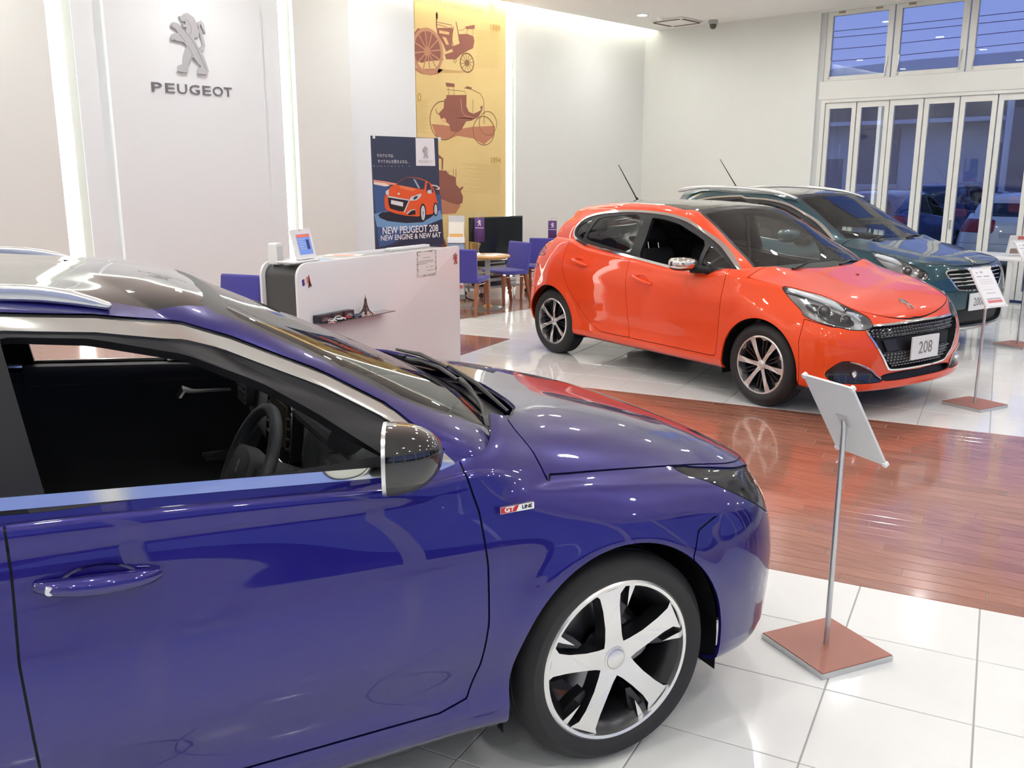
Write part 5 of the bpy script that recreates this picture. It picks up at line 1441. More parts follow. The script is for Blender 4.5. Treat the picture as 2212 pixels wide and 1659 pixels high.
BC = dict(road=(.045, .10, .26), roadlight=(.16, .32, .55), night=(.02, .03, .07), trail=(.75, .30, .22), trail2=(.85, .70, .60), shadow=(.012, .013, .03), carorange=(.78, .105, .02), glassdark=(.03, .045, .09), glasslight=(.35, .42, .5), black=(.012, .012, .018), silver=(.62, .64, .68), plate=(.75, .76, .78), hoodlight=(.85, .22, .08), glow=(.40, .46, .58), white=(.82, .83, .86))
art(BANNER_ART, BC, t, 6.9875, 'car_print')
M_BT = mat('banner_white', (.85, .85, .88), .5)
fb = lambda x_, z_: frame((x_ - 5.86, -.0185, z_), (1, 0, 0), (0, 0, 1))
text_on('NEW PEUGEOT 208', .094, fb(5.87, 1.160), M_BT, t, 'slogan_print', bold=.0015, sx=.86)
text_on('NEW ENGINE & NEW 6AT', .070, fb(5.875, 1.093), M_BT, t, 'slogan_print', bold=.001, sx=.93)
text_on('そのクルマは、', .036, fb(5.59, 1.852), M_BT, t, 'slogan_print', sx=.9)
text_on('すべての心を惹きよせる。', .036, fb(5.68, 1.799), M_BT, t, 'slogan_print', sx=.9)
me = lion_mesh(.115, .0005); me.transform(fb(6.074, 1.893)); link_mesh('lion_print', me, mat('print_grey', (.42, .43, .46), .5), t)
text_on('PEUGEOT', .034, fb(6.074, 1.803), MATS['print_grey'], t, 'brand_print', sx=1.15, space=1.1)

# ================================================================== reception counter and what is on it
CA = math.radians(13.07)
CO = (3.5667, 5.4675, 0)
c_ = thing('reception_counter', 'white reception counter with rounded dark grey end', 'counter', CO, CA)
M_LAM = mat('grey_laminate', (0.060, 0.060, 0.060), 0.45)
M_CTOP = mat('counter_top_grey', (0.36, 0.365, 0.36), 0.35)
M_CW = mat('counter_white', (0.775, 0.785, 0.80), 0.28)
CL, CD, CH = 2.005, 0.36, 1.08
def cpanel(off, r):
    pl = [(0.0, 0.0), (CL, 0.0), (CL, CH - .025)] + [(CL - .025 + .025 * math.cos(a), CH - .025 + .025 * math.sin(a)) for a in np.linspace(0, math.pi / 2, 5)][1:]
    pl += [(r + r * math.cos(a), CH - r + r * math.sin(a)) for a in np.linspace(math.pi / 2, math.pi, 12)]
    mb = MB(); mb.prism(pl, lambda u, v, h: (u, off + h, v), 0, 0.022); return mb
cpanel(0, .10).build('front_panel', M_CW, c_, bev=.004)
cpanel(CD - .022, .10).build('back_panel', M_CW, c_, bev=.004)
pl = [(.035, 0.0), (.035, CH - .11)] + [(.12 + .085 * math.cos(a), CH - .105 + .085 * math.sin(a)) for a in np.linspace(math.pi, math.pi / 2, 10)] + [(.30, CH - .02), (.30, CH - .06), (.12, CH - .06), (.07, CH - .12), (.07, 0.0)]
mb = MB(); mb.prism(pl, lambda u, v, h: (u, h, v), .022, CD - .022); mb.build('end_wrap', M_LAM, c_)
mb = MB(); mb.box((.30, .022, CH - .05), (CL - .01, CD - .022, CH - .02)); mb.build('top', M_CTOP, c_)
mb = MB(); mb.box((CL - .05, .022, 0), (CL - .02, CD - .022, CH - .05)); mb.build('right_end', M_CW, c_)
mb = MB(); mb.box((CL * .70, CD - .09, CH - .02), (CL - .06, CD - .022, CH + .006)); mb.build('ledge', M_CW, c_, bev=.006)
def W2(x, y, z): return (CO[0] + x * math.cos(CA) - y * math.sin(CA), CO[1] + x * math.sin(CA) + y * math.cos(CA), z)
# digital frame
t = thing('photo_frame', 'white digital photo frame with a blue screen on the counter', 'screen', W2(.20, .12, CH), CA + .10)
mb = MB(); mb.box((-.19, -.07, 0), (.10, .10, .012)); mb.build('base', M_WHITE, t, bev=.004)
tl = math.radians(14); ct, st = math.cos(tl), math.sin(tl)
tf = lambda u, v, h: (u, -.02 + v * st + h * ct, .012 + v * ct - h * st)
mb = MB(); mb.prism(rrect(.205, .215, .008, 3, 0.01, .11), tf, -.012, .012); mb.build('frame', M_WHITE, t)
M_SCR = mat('frame_screen', (.10, .16, .42), .2, emit=(.22, .36, .80), estr=.55)
mb = MB(); mb.prism([(-.062, .035), (.088, .035), (.088, .18), (-.062, .18)], tf, -.0135, -.0122); mb.build('screen', M_SCR, t)
mb = MB(); mb.prism([(-.060, .158), (.086, .158), (.086, .178), (-.060, .178)], tf, -.0145, -.0136); mb.build('screen_banner', mat('screen_red', (.6, .12, .08), .3, emit=(.8, .2, .12), estr=.4), t)
mb = MB(); mb.prism([(.035, .07), (.065, .07), (.065, .14), (.035, .14)], tf, -.0145, -.0136); mb.build('screen_picture', mat('screen_navy', (.03, .04, .2), .3), t)
for k in range(5):
    mb = MB(); mb.prism([(-.05, .142 - k * .017), (.02 - (k % 2) * .02, .142 - k * .017), (.02 - (k % 2) * .02, .147 - k * .017), (-.05, .147 - k * .017)], tf, -.0145, -.0136); mb.build('screen_text', mat('screen_pale', (.5, .58, .8), .3), t)
mb = MB(); mb.prism([(-.02, .205), (.0, .205), (.0, .211), (-.02, .211)], tf, -.014, -.0125); mb.build('camera_eye', M_GREY, t)
t = thing('white_speaker_box', 'small white box standing behind the photo frame', 'box', W2(.085, .27, CH - .02), CA)
mb = MB(); mb.prism(rrect(.07, .15, .012, 3, 0, .075), lambda u, v, h: (u, h, v), -.04, .04); mb.build('casing', M_WHITE, t)
mb = MB(); mb.prism(rrect(.05, .10, .01, 3, 0, .075), lambda u, v, h: (u, h, v), -.043, -.0402); mb.build('grille', mat('grille_pale', (.6, .6, .6), .7), t)
for k, (x_, y_, a_, w_, h_, cc, lb) in enumerate(((.50, .20, .2, .21, .30, (.72, .78, .84), 'pale blue brochure lying on the counter beside the frame'), (.62, .17, -.25, .21, .30, (.80, .79, .77), 'white brochure lying across the others on the counter'), (.72, .20, .5, .20, .28, (.78, .74, .70), 'cream leaflet on top of the brochure heap on the counter'))):
    t = thing('brochure', lb, 'brochure', W2(x_, y_, CH - .02 + k * .008), CA + a_, 'brochures on the counter')
    mb = MB(); mb.box((-w_ / 2, -h_ / 2, 0), (w_ / 2, h_ / 2, .007)); mb.build('cover', mat('brochure_%d' % k, cc, .35), t)
    mb = MB(); mb.box((-w_ / 2 + .02, -h_ * .3, .007), (w_ / 2 - .06, h_ * .25, .0078)); mb.build('cover_picture', mat('brochure_pic_%d' % k, [(.35, .5, .7), (.62, .60, .58), (.70, .35, .25)][k], .35), t)
# glass shelf
SZ = .655
t = thing('glass_shelf', 'narrow smoked glass shelf fixed to the front of the counter', 'shelf', W2(.53, 0, SZ), CA)
pl = [(-.40, 0), (-.40, -.03)] + [(-.40 + .09 * (1 - math.cos(a)), -.03 - .09 * math.sin(a)) for a in np.linspace(.2, math.pi / 2, 6)] + [(.40, -.12), (.40, 0)]
mb = MB(); mb.prism(pl, lambda u, v, h: (u, v, h), -.006, 0); mb.build('plate', mat('smoked_glass', (.10, .105, .11), .05, coat=1.0), t)
for x_ in (-.25, .25):
    mb = MB(); mb.box((x_ - .012, -.03, -.018), (x_ + .012, -.001, -.006)); mb.build('bracket', M_ALU, t)
M_BOXB = mat('box_black', (.015, .017, .028), .35); M_BOXWIN = mat('box_window', (.075, .055, .065), .12)
for k in range(3):
    x_ = .195 + k * .127
    t = thing('model_box', ['black model car box at the left end of the glass shelf', 'black model car box in the middle of the glass shelf row', 'black model car box nearest the tower figurine'][k], 'box', W2(x_, -.035, SZ), CA, 'boxed model cars on the glass shelf')
    mb = MB(); mb.box((-.062, -.028, 0), (.062, .030, .054)); mb.build('carton', M_BOXB, t, bev=.001)
    mb = MB(); mb.box((-.040, -.0292, .006), (.058, -.0282, .049)); mb.build('window', M_BOXWIN, t)
    mb = MB(); mb.prism(bez([(-.03, .012), (-.028, .022), (-.012, .034), (.012, .034), (.03, .024), (.036, .012)], 4, True), lambda u, v, h: (u + .008, h, v), -.0302, -.0294); mb.build('model_picture', mat('boxed_%d' % k, [(.16, .13, .14), (.20, .17, .17), (.22, .30, .30)][k], .3), t)
def mini_car(x_, y_, rz, col, lb, sc=1.0):
    t = thing('model_car', lb, 'toy car', W2(x_, y_, SZ), CA + rz, 'small model cars on the glass shelf')
    m_ = mat('mini_' + lb[:5].strip(), col, .25, coat=1.0)
    pf = [(-.036, .006), (-.036, .016), (-.030, .019), (-.020, .0275), (.004, .0285), (.016, .0195), (.034, .0155), (.037, .006)]
    mb = MB(); mb.prism([(u * sc, v * sc) for u, v in pf], lambda u, v, h: (u, h, v), -.015 * sc, .015 * sc); mb.build('body', m_, t, bev=.002 * sc)
    mb = MB(); mb.prism([(u * sc, v * sc) for u, v in [(-.026, .0195), (-.0185, .026), (.003, .0268), (.0135, .0195)]], lambda u, v, h: (u, h, v), -.0156 * sc, .0156 * sc); mb.build('glasshouse', M_GLOSSBLACK, t)
    for wx in (-.023, .023):
        for s_ in (-1, 1):
            mb = MB(); mb.lathe([(0, -.003 * sc), (.0068 * sc, -.003 * sc), (.0068 * sc, .003 * sc), (0, .003 * sc)], 14, lambda a, b, h: (wx * sc + a, s_ * .0145 * sc + h, .0068 * sc + b)); mb.build('wheel', M_RUBBER, t)
mini_car(.245, -.085, -.9, (.80, .80, .78), 'white model car in front of the leftmost black box', .85)
mini_car(.325, -.082, -.7, (.82, .82, .82), 'large white model car in front of the middle black box', 1.2)
mini_car(.420, -.085, -.3, (.55, .03, .03), 'red and white model car in front of the third black box', .85)
mini_car(.525, -.080, -.4, (.10, .14, .22), 'navy model car between the boxes and the tower figurine', .9)
# tower figurine
t = thing('tower_figurine', 'bronze lattice tower figurine standing on the glass shelf', 'figurine', W2(.645, -.062, SZ), CA)
M_BRZ = mat('bronze', (.10, .055, .035), .4, .6)
hw = lambda z: .0325 * math.exp(-z / .034) + .0022 + .0035 * (1 - z / .15)
for sx_ in (-1, 1):
    for sy_ in (-1, 1):
        mb = MB(); mb.tube([(sx_ * hw(z), sy_ * hw(z), z + .002) for z in np.linspace(0, .115, 10)], [.0055 * (1 - .6 * k / 9) for k in range(10)], 6); mb.build('leg', M_BRZ, t)
for z, e in ((.030, .0035), (.060, .003), (.112, .003)):
    mb = MB(); w_ = hw(z) + .004; mb.box((-w_, -w_, z), (w_, w_, z + e)); mb.build('platform', M_BRZ, t)
mb = MB()
for k in range(9):
    z0_, z1_ = .036 + k * .0085, .036 + (k + 1) * .0085
    a, b_ = hw(z0_), hw(z1_)
    for s_ in (-1, 1):
        mb.tube([(-a, s_ * a, z0_), (b_, s_ * b_, z1_)], .0012, 4).tube([(a, s_ * a, z0_), (-b_, s_ * b_, z1_)], .0012, 4)
        mb.tube([(s_ * a, -a, z0_), (s_ * b_, b_, z1_)], .0012, 4).tube([(s_ * a, a, z0_), (s_ * b_, -b_, z1_)], .0012, 4)
for s_ in (-1, 1):
    mb.tube([(-.024, s_ * .026, .004), (-.012, s_ * .021, .022), (0, s_ * .019, .027), (.012, s_ * .021, .022), (.024, s_ * .026, .004)], .0018, 5)
    mb.tube([(s_ * .026, -.024, .004), (s_ * .021, -.012, .022), (s_ * .019, 0, .027), (s_ * .021, .012, .022), (s_ * .026, .024, .004)], .0018, 5)
mb.build('lattice', M_BRZ, t)
mb = MB(); mb.tube([(0, 0, .10), (0, 0, .128)], .0052, 8).tube([(0, 0, .128), (0, 0, .148)], [.0028, .0012], 6); mb.build('spire', M_BRZ, t)
for k, (x_, y_, a_, cs, lb) in enumerate(((.62, -.08, .35, ((.75, .72, .70), (.70, .22, .18)), 'red striped paper card under the tower figurine'), (.73, -.05, -.1, ((.78, .70, .66), (.72, .25, .2)), 'red striped paper card right of the tower figurine'), (.225, -.10, .6, ((.80, .78, .76), (.68, .10, .06)), 'red and white card at the left end of the glass shelf'), (.57, -.06, .0, ((.62, .66, .66), (.5, .55, .56)), 'pale grey card behind the navy model car'))):
    t = thing('paper_card', lb, 'card', W2(x_, y_, SZ + .0004 * k), CA + a_, 'paper cards on the glass shelf')
    mb = MB(); mb.box((-.035, -.025, 0), (.035, .025, .0006)); mb.build('card', mat('card_%da' % k, cs[0], .6), t)
    for q in range(4 if k < 2 else 1):
        mb = MB(); mb.box((-.03 + q * .016, -.024, .0006), (-.022 + q * .016 + (.02 if k > 1 else 0), .024, .0011)); mb.build('stripe', mat('card_%db' % k, cs[1], .6), t)
# things stuck to the counter front
t = thing('framed_notice', 'white notice with a leafy border taped to the counter front', 'notice', W2(1.517, 0, .967), CA)
mb = MB(); mb.box((-.137, -.0025, -.107), (.137, -.0005, .107)); mb.build('sheet', mat('notice_paper', (.76, .745, .73), .6), t)
mb = MB()
for k in range(56):
    per = k / 56 * 4
    s_, f_ = int(per), per - int(per)
    x_, z_ = ((-.128 + .256 * f_, .098), (.128, .098 - .196 * f_), (.128 - .256 * f_, -.098), (-.128, -.098 + .196 * f_))[s_]
    r_ = .0085 * (.5 + rnd.random()); a_ = rnd.random() * 3
    mb.prism([(x_ + r_ * math.cos(a_) * 1.4, z_ + r_ * math.sin(a_) * 1.4), (x_ - r_ * .5 * math.sin(a_), z_ + r_ * .5 * math.cos(a_)), (x_ - r_ * math.cos(a_) * 1.4, z_ - r_ * math.sin(a_) * 1.4), (x_ + r_ * .5 * math.sin(a_), z_ - r_ * .5 * math.cos(a_))], lambda u, v, h: (u, -h, v), .0026, .0032)
mb.build('leaf_border', mat('leaf_ink', (.22, .20, .10), .7), t)
for (x0_, x1_, z_) in ((-.12, -.09, .066), (-.05, .05, .045), (-.12, .09, .020), (-.12, .10, .008), (-.12, .0, -.004), (-.01, .02, -.035), (.04, .10, -.033), (.0, .10, -.062)):
    mb = MB(); mb.box((x0_, -.0031, z_), (x1_, -.0026, z_ + .005)); mb.build('text_line', mat('notice_ink', (.38, .35, .33), .7), t)
t = thing('lion_magnet', 'small red and silver lion magnet at the right end of the counter', 'magnet', W2(1.937, 0, .972), CA)
me = lion_mesh(.098, .004); me.transform(frame((0, -.0005, 0), (1, 0, 0), (0, 0, 1))); link_mesh('lion', me, mat('magnet_grey', (.34, .30, .27), .35, .5), t)
me = lion_mesh(.060, .001); me.transform(frame((.002, -.005, -.010), (1, 0, 0), (0, 0, 1))); link_mesh('red_face', me, mat('magnet_red', (.50, .06, .05), .4), t)
mb = MB()
for q in ((-.030, .016), (-.026, .033), (-.032, .0)): mb.lathe([(0, .006), (.007, .005), (.009, 0)], 10, lambda a, b, h: (q[0] + a, -h, q[1] + b))
mb.build('silver_stud', M_CHROME, t)
t = thing('flag_magnet', 'small French flag and tower magnet near the left corner of the counter', 'magnet', W2(.092, 0, .947), CA)
for k, cc in enumerate(((.05, .05, .26), (.76, .74, .74), (.75, .20, .20))):
    mb = MB(); mb.prism([(-.042 + k * .022, -.024 + k * .008), (-.021 + k * .022, -.018 + k * .008), (-.026 + k * .022, .026 + k * .008), (-.047 + k * .022, .020 + k * .008)], lambda u, v, h: (u, -h, v), .0005, .003); mb.build('flag_stripe', mat('flag_%d' % k, cc, .4), t)
mb = MB(); mb.prism([(.014, -.040), (.026, -.028), (.034, -.028), (.046, -.032), (.032, .0), (.020, .052), (.017, .0)], lambda u, v, h: (u, -h, v), .003, .006); mb.build('tower', MATS['bronze'], t)

# ================================================================== chairs and table
M_BLUE = mat('blue_upholstery', (0.052, 0.047, 0.30), 0.85, noise=.12, nscale=60, sheen=.3)
M_BEECH = mat('red_stained_wood', (0.30, 0.10, 0.045), 0.4, noise=.2, nscale=12)
def make_chair(loc, rz, lb):
    t = thing('blue_chair', lb, 'chair', loc, rz, 'blue upholstered chairs')
    # facing +x
    pf = [(.23, .425), (.24, .44), (.22, .462), (0, .455), (-.16, .462), (-.20, .44), (-.20, .40), (-.10, .405), (.10, .405)]
    mb = MB(); mb.prism(pf, lambda u, v, h: (u, h, v), -.225, .225); mb.build('seat', M_BLUE, t, bev=.012, bseg=3)
    def back(u, v, h):
        return (u, h * (1 + .06 * (v - .45)), v)
    pb = [(-.155, .40), (-.165, .47), (-.185, .60), (-.215, .80), (-.235, .815), (-.262, .80), (-.235, .60), (-.215, .45), (-.205, .40)]
    mb = MB(); mb.prism(pb, back, -.215, .215); mb.build('backrest', M_BLUE, t, bev=.012, bseg=3)
    for sx_, sy_ in ((1, 1), (1, -1), (-1, 1), (-1, -1)):
        bx_, tx_ = (.20, .19) if sx_ > 0 else (-.25, -.17)
        mb = MB()
        vs = []
        for (x_, z_, w_) in ((bx_, 0, .013), (tx_, .40, .022)):
            y_ = sy_ * (.205 if z_ == 0 else .195)
            vs += [(x_ - w_, y_ - w_, z_), (x_ + w_, y_ - w_, z_), (x_ + w_, y_ + w_, z_), (x_ - w_, y_ + w_, z_)]
        mb.add(vs, [(0, 3, 2, 1), (4, 5, 6, 7), (0, 1, 5, 4), (1, 2, 6, 5), (2, 3, 7, 6), (3, 0, 4, 7)])
        mb.build('leg', M_BEECH, t)
    for s_ in (-1, 1):
        mb = MB(); mb.tube([(-.19, s_ * .196, .375), (.19, s_ * .196, .375)], .008, 8); mb.build('side_rail', M_CHROME, t)
    mb = MB(); mb.tube([(.10, -.196, .375), (.10, .196, .375)], .008, 8); mb.build('cross_rail', M_CHROME, t)
    return t
make_chair((8.78, 8.52, .0045), math.radians(172), 'blue chair with a red wood frame right of the round table')
make_chair((7.80, 8.24, .0045), math.radians(25), 'blue chair left of the round table beside the counter end')
make_chair((9.55, 8.62, .0045), math.radians(205), 'blue chair half hidden behind the tail of the orange car')
make_chair((4.05, 7.35, .003), math.radians(200), 'blue chair behind the rounded dark end of the counter')

t = thing('round_table', 'small round beech table with a single steel column', 'table', (8.27, 8.35, .0045))
M_TOP = mat('beech_top', (.62, .36, .15), .35, noise=.1, nscale=8)
mb = MB(); mb.lathe([(0, .69), (.275, .69), (.285, .682), (.285, .668), (.27, .655), (0, .655)], 48); mb.build('table_top', M_TOP, t)
mb = MB(); mb.lathe([(0, .655), (.032, .655), (.032, .05), (0, .05)], 24); mb.build('column', mat('column_grey', (.42, .46, .46), .35, .3), t)
mb = MB(); mb.lathe([(0, 0), (.225, 0), (.225, .014), (.20, .022), (.06, .026), (0, .026)], 48); mb.build('foot_disc', mat('foot_grey', (.30, .31, .30), .3, .6), t)
mb = MB(); mb.lathe([(0, .024), (.065, .024), (.062, .045), (.034, .062), (0, .062)], 32); mb.build('collar', M_TOP, t)
for k, (x_, y_, a_, lb) in enumerate(((8.20, 8.30, .5, 'white sheet of paper on the left side of the round table'), (8.36, 8.30, -.3, 'printed leaflet on the right side of the round table'))):
    t = thing('paper_sheet', lb, 'paper', (x_, y_, .6945 + .002 * k), a_, 'papers on the round table')
    mb = MB(); mb.box((-.10, -.14, 0), (.10, .14, .002)); mb.build('sheet', mat('paper_%d' % k, (.80, .79, .77), .6), t)
    mb = MB(); mb.box((-.08, .02, .002), (.08, .10, .0026)); mb.build('print', mat('paper_print', (.55, .52, .48), .6), t)
M_PUR = mat('flag_purple', (.115, .045, .20), .7)
def table_flag(loc, rz, lb):
    t = thing('table_flag', lb, 'flag', loc, rz, 'purple table flags')
    mb = MB(); mb.lathe([(0, 0), (.035, 0), (.032, .012), (.008, .03), (0, .03)], 20); mb.build('foot', M_WHITE, t)
    mb = MB(); mb.tube([(0, 0, .02), (0, 0, .50)], .004, 6).tube([(0, 0, .49), (.03, 0, .505), (.085, 0, .49)], .003, 6); mb.build('pole', M_ALU, t)
    n_ = 10; vs = []; fs_ = []
    for i in range(n_ + 1):
        for j in (0, 1):
            vs.append((-.05 + .125 * i / n_, .010 * math.sin(i * .9), .465 - .30 * j))
    for i in range(n_): fs_.append((2 * i, 2 * i + 1, 2 * i + 3, 2 * i + 2))
    mb = MB(); mb.add(vs, fs_, True); o = mb.build('flag_cloth', M_PUR, t); md = o.modifiers.new('thickness', 'SOLIDIFY'); md.thickness = .003
    me = lion_mesh(.075, .001); me.transform(frame((.012, -.018, .40), (1, 0, 0), (0, 0, 1))); link_mesh('lion_print', me, mat('flag_white', (.75, .72, .78), .6), t)
    mb = MB(); mb.box((-.04, -.0185, .335), (.065, -.017, .343)); mb.build('line_print', MATS['flag_white'], t)
table_flag((8.16, 8.40, .6945), HEAD - math.pi / 2, 'purple lion flag on the round table in front of the television')
t = thing('side_table', 'low table hidden behind the orange car, holding a purple flag', 'table', (10.25, 9.08, .0045))
mb = MB(); mb.lathe([(0, .56), (.25, .56), (.25, .53), (0, .53)], 32); mb.build('table_top', M_TOP, t)
mb = MB(); mb.lathe([(0, 0), (.18, 0), (.18, .02), (.03, .03), (.03, .53), (0, .53)], 24); mb.build('column', MATS['column_grey'], t)
table_flag((10.25, 9.02, .5645), HEAD - math.pi / 2, 'purple lion flag standing alone above the tail of the orange car')

# television on a trolley
t = thing('television', 'large dark television on a low silver trolley', 'television', (9.42, 9.32, .0045), math.radians(-3))
mb = MB(); mb.box((-.50, -.03, .56), (.48, .04, 1.10)); mb.build('cabinet', mat('tv_black', (.012, .013, .016), .25), t, bev=.008)
mb = MB(); mb.box((-.475, -.034, .60), (.455, -.0305, 1.08)); mb.build('screen', mat('tv_screen', (.014, .017, .021), .12), t)
mb = MB(); mb.box((-.48, -.18, .40), (.46, .22, .43)); mb.build('upper_shelf', M_ALU, t)
mb = MB(); mb.box((-.48, -.20, .12), (.46, .24, .15)); mb.build('lower_shelf', M_ALU, t)
for sx_ in (-.45, .43):
    mb = MB(); mb.tube([(sx_, .10, .06), (sx_, .10, .62)], .018, 8); mb.build('upright', M_ALU, t)
    for sy_ in (-.17, .20):
        mb = MB(); mb.lathe([(0, -.015), (.035, -.015), (.035, .015), (0, .015)], 16, lambda a, b, h: (sx_ + a, sy_ + h, .035 + b)); mb.build('caster', M_RUBBER, t)
        mb = MB(); mb.tube([(sx_, sy_, .05), (sx_, sy_, .125)], .012, 6); mb.build('caster_stem', M_ALU, t)
for (xa, xb, za, zb, lb) in ((-.40, .05, .435, .50, 'flat black player on the upper trolley shelf'), (.08, .40, .435, .49, 'small black box beside the player on the upper trolley shelf'), (-.42, -.02, .155, .30, 'black case on the lower trolley shelf'), (.1, .26, .155, .225, 'small white adapter on the lower trolley shelf')):
    o_ = thing('media_box', lb, 'device', (9.42 + (xa + xb) / 2, 9.30, za + .0045), 0, 'devices on the television trolley')
    mm = M_WHITE if 'white' in lb else MATS['tv_black']
    mb = MB(); mb.box((-(xb - xa) / 2, -.12, 0), ((xb - xa) / 2, .12, zb - za)); mb.build('casing', mm, o_, bev=.004)
    mb = MB(); mb.box((-(xb - xa) / 2 + .02, -.123, (zb - za) * .4), ((xb - xa) / 2 - .03, -.1205, (zb - za) * .7)); mb.build('front_strip', M_GREY, o_)

# brochure rack
t = thing('brochure_rack', 'tall slanted brochure rack beside the banner', 'rack', (8.15, 8.82, .0045), math.radians(-46))
tl = math.radians(20); ct, st = math.cos(tl), math.sin(tl)
rk = lambda u, v, h: (u, v * st + h * ct, .10 + v * ct - h * st)
mb = MB(); mb.prism([(-.12, 0), (.12, 0), (.105, 1.12), (-.105, 1.12)], rk, 0, .025); mb.build('back_board', mat('rack_grey', (.45, .46, .47), .4, .4), t)
mb = MB(); mb.tube([(0, .02, 0), (0, .20, .62)], .02, 8).box((-.20, -.18, 0), (.20, .22, .02)); mb.build('foot', M_ALU, t)
for k in range(4):
    v0 = .04 + k * .23
    mb = MB(); mb.prism([(-.112, v0), (.112, v0), (.112, v0 + .015), (-.112, v0 + .015)], rk, -.06, 0).prism([(-.112, v0), (.112, v0), (.112, v0 + .08), (-.112, v0 + .08)], rk, -.062, -.058); mb.build('pocket', mat('acrylic', (.70, .72, .74), .1), t)
for k, cc in enumerate(((.72, .70, .72), (.70, .70, .74), (.25, .33, .48), (.80, .76, .68))):
    v0 = .06 + k * .23
    o_ = thing('rack_leaflet', ['white leaflet in the lowest pocket of the brochure rack', 'pale grey leaflet in the second pocket of the brochure rack', 'blue car leaflet in the third pocket of the brochure rack', 'white and orange leaflet in the top pocket of the brochure rack'][k], 'leaflet', (8.15, 8.82, .0045), math.radians(-46), 'leaflets in the brochure rack')
    mb = MB(); mb.prism([(-.10, v0), (.10, v0), (.10, v0 + .27), (-.10, v0 + .27)], rk, -.040, -.030); mb.build('cover', mat('rleaf_%d' % k, cc, .4), o_)
    mb = MB(); mb.prism([(-.09, v0 + .03), (.09, v0 + .03), (.09, v0 + .11), (-.09, v0 + .11)], rk, -.0415, -.0402); mb.build('cover_picture', mat('rleafp_%d' % k, [(.55, .12, .10), (.6, .5, .5), (.45, .10, .06), (.75, .42, .12)][k], .4), o_)
t = thing('paper_trolley', 'white wire trolley stacked with papers behind the counter', 'trolley', (7.45, 8.68, .0045), math.radians(13))
for sx_ in (-.17, .17):
    mb = MB(); mb.tube([(sx_, -.14, 0), (sx_, -.14, .80), (sx_, -.10, .84), (sx_, .10, .84), (sx_, .14, .80), (sx_, .14, 0)], .012, 8); mb.build('side_frame', M_WHITE, t)
for z_ in (.25, .50, .72):
    mb = MB(); mb.box((-.17, -.14, z_), (.17, .14, z_ + .015)); mb.build('shelf', M_WHITE, t)
for k, z_ in enumerate((.265, .515, .735)):
    o_ = tag(MB().cbox((0, 0, .03), (.26, .22, .06)).build('paper_stack', mat('stack_white', (.78, .77, .76), .6), None, bev=.002), ['stack of white papers low on the wire trolley', 'stack of white papers on the middle trolley shelf', 'stack of white papers on the top trolley shelf'][k], 'paper', 'paper stacks on the wire trolley')
    o_.location = (7.45, 8.68, z_ + .0045); o_.rotation_euler = (0, 0, math.radians(13))
# saxophone leaning on a red-brown case
t = thing('saxophone', 'golden saxophone on a stand in front of the yellow poster', 'instrument', (8.66, 9.20, .0045), HEAD - math.pi / 2)
M_GOLD = mat('lacquered_brass', (.62, .42, .14), .3, .7)
mb = MB(); mb.tube([(-.10, 0, 1.12), (-.06, 0, 1.05), (-.03, 0, .98), (-.01, 0, .85), (.0, 0, .62), (.02, 0, .53), (.07, 0, .50), (.115, 0, .54), (.13, 0, .66), (.15, 0, .78)], [.006, .010, .014, .022, .030, .036, .040, .045, .055, .085], 14); mb.build('horn', M_GOLD, t)
mb = MB(); mb.tube([(-.10, 0, 1.12), (-.15, 0, 1.13)], [.010, .006], 8); mb.build('mouthpiece', M_GLOSSBLACK, t)
for k in range(6):
    mb = MB(); mb.lathe([(0, .036), (.014, .034), (.014, .02)], 10, lambda a, b, h: (.0 + a, -h, .62 + k * .055 + b)); mb.build('key', M_CHROME, t)
mb = MB(); mb.tube([(0, .02, .60), (0, .08, .02)], .012, 6).tube([(0, .08, .02), (-.15, -.1, 0)], .01, 6).tube([(0, .08, .02), (.15, -.1, 0)], .01, 6); mb.build('stand', M_BLACKTRIM, t)
t = thing('instrument_case', 'red-brown instrument case standing below the yellow poster', 'case', (8.50, 9.66, .0045), HEAD - math.pi / 2)
mb = MB(); mb.prism(bez([(-.25, 0), (.20, 0), (.26, .25), (.17, .48), (.20, .70), (.10, .90), (-.08, .95), (-.20, .85), (-.18, .55), (-.28, .3)], 5, True), lambda u, v, h: (u, h, v), -.08, .08); mb.build('shell', mat('case_brown', (.17, .055, .035), .4), t, bev=.015)
mb = MB(); mb.tube([(-.05, -.085, .40), (-.05, -.12, .42), (.05, -.12, .42), (.05, -.085, .40)], .012, 6); mb.build('handle', M_BLACKTRIM, t)
t = thing('kids_board', 'yellow board with white letters low on the far wall', 'sign', (13.1, YA - .06, .50))
mb = MB(); mb.box((-.47, -.03, -.25), (.47, 0, .52)); mb.build('board', mat('kids_yellow', (.62, .46, .08), .5), t)
text_on("Kid's", .40, frame((.07, -.0315, .25), (1, 0, 0), (0, 0, 1)), mat('kids_white', (.85, .83, .75), .5), t, 'kids_lettering', ext=.0)

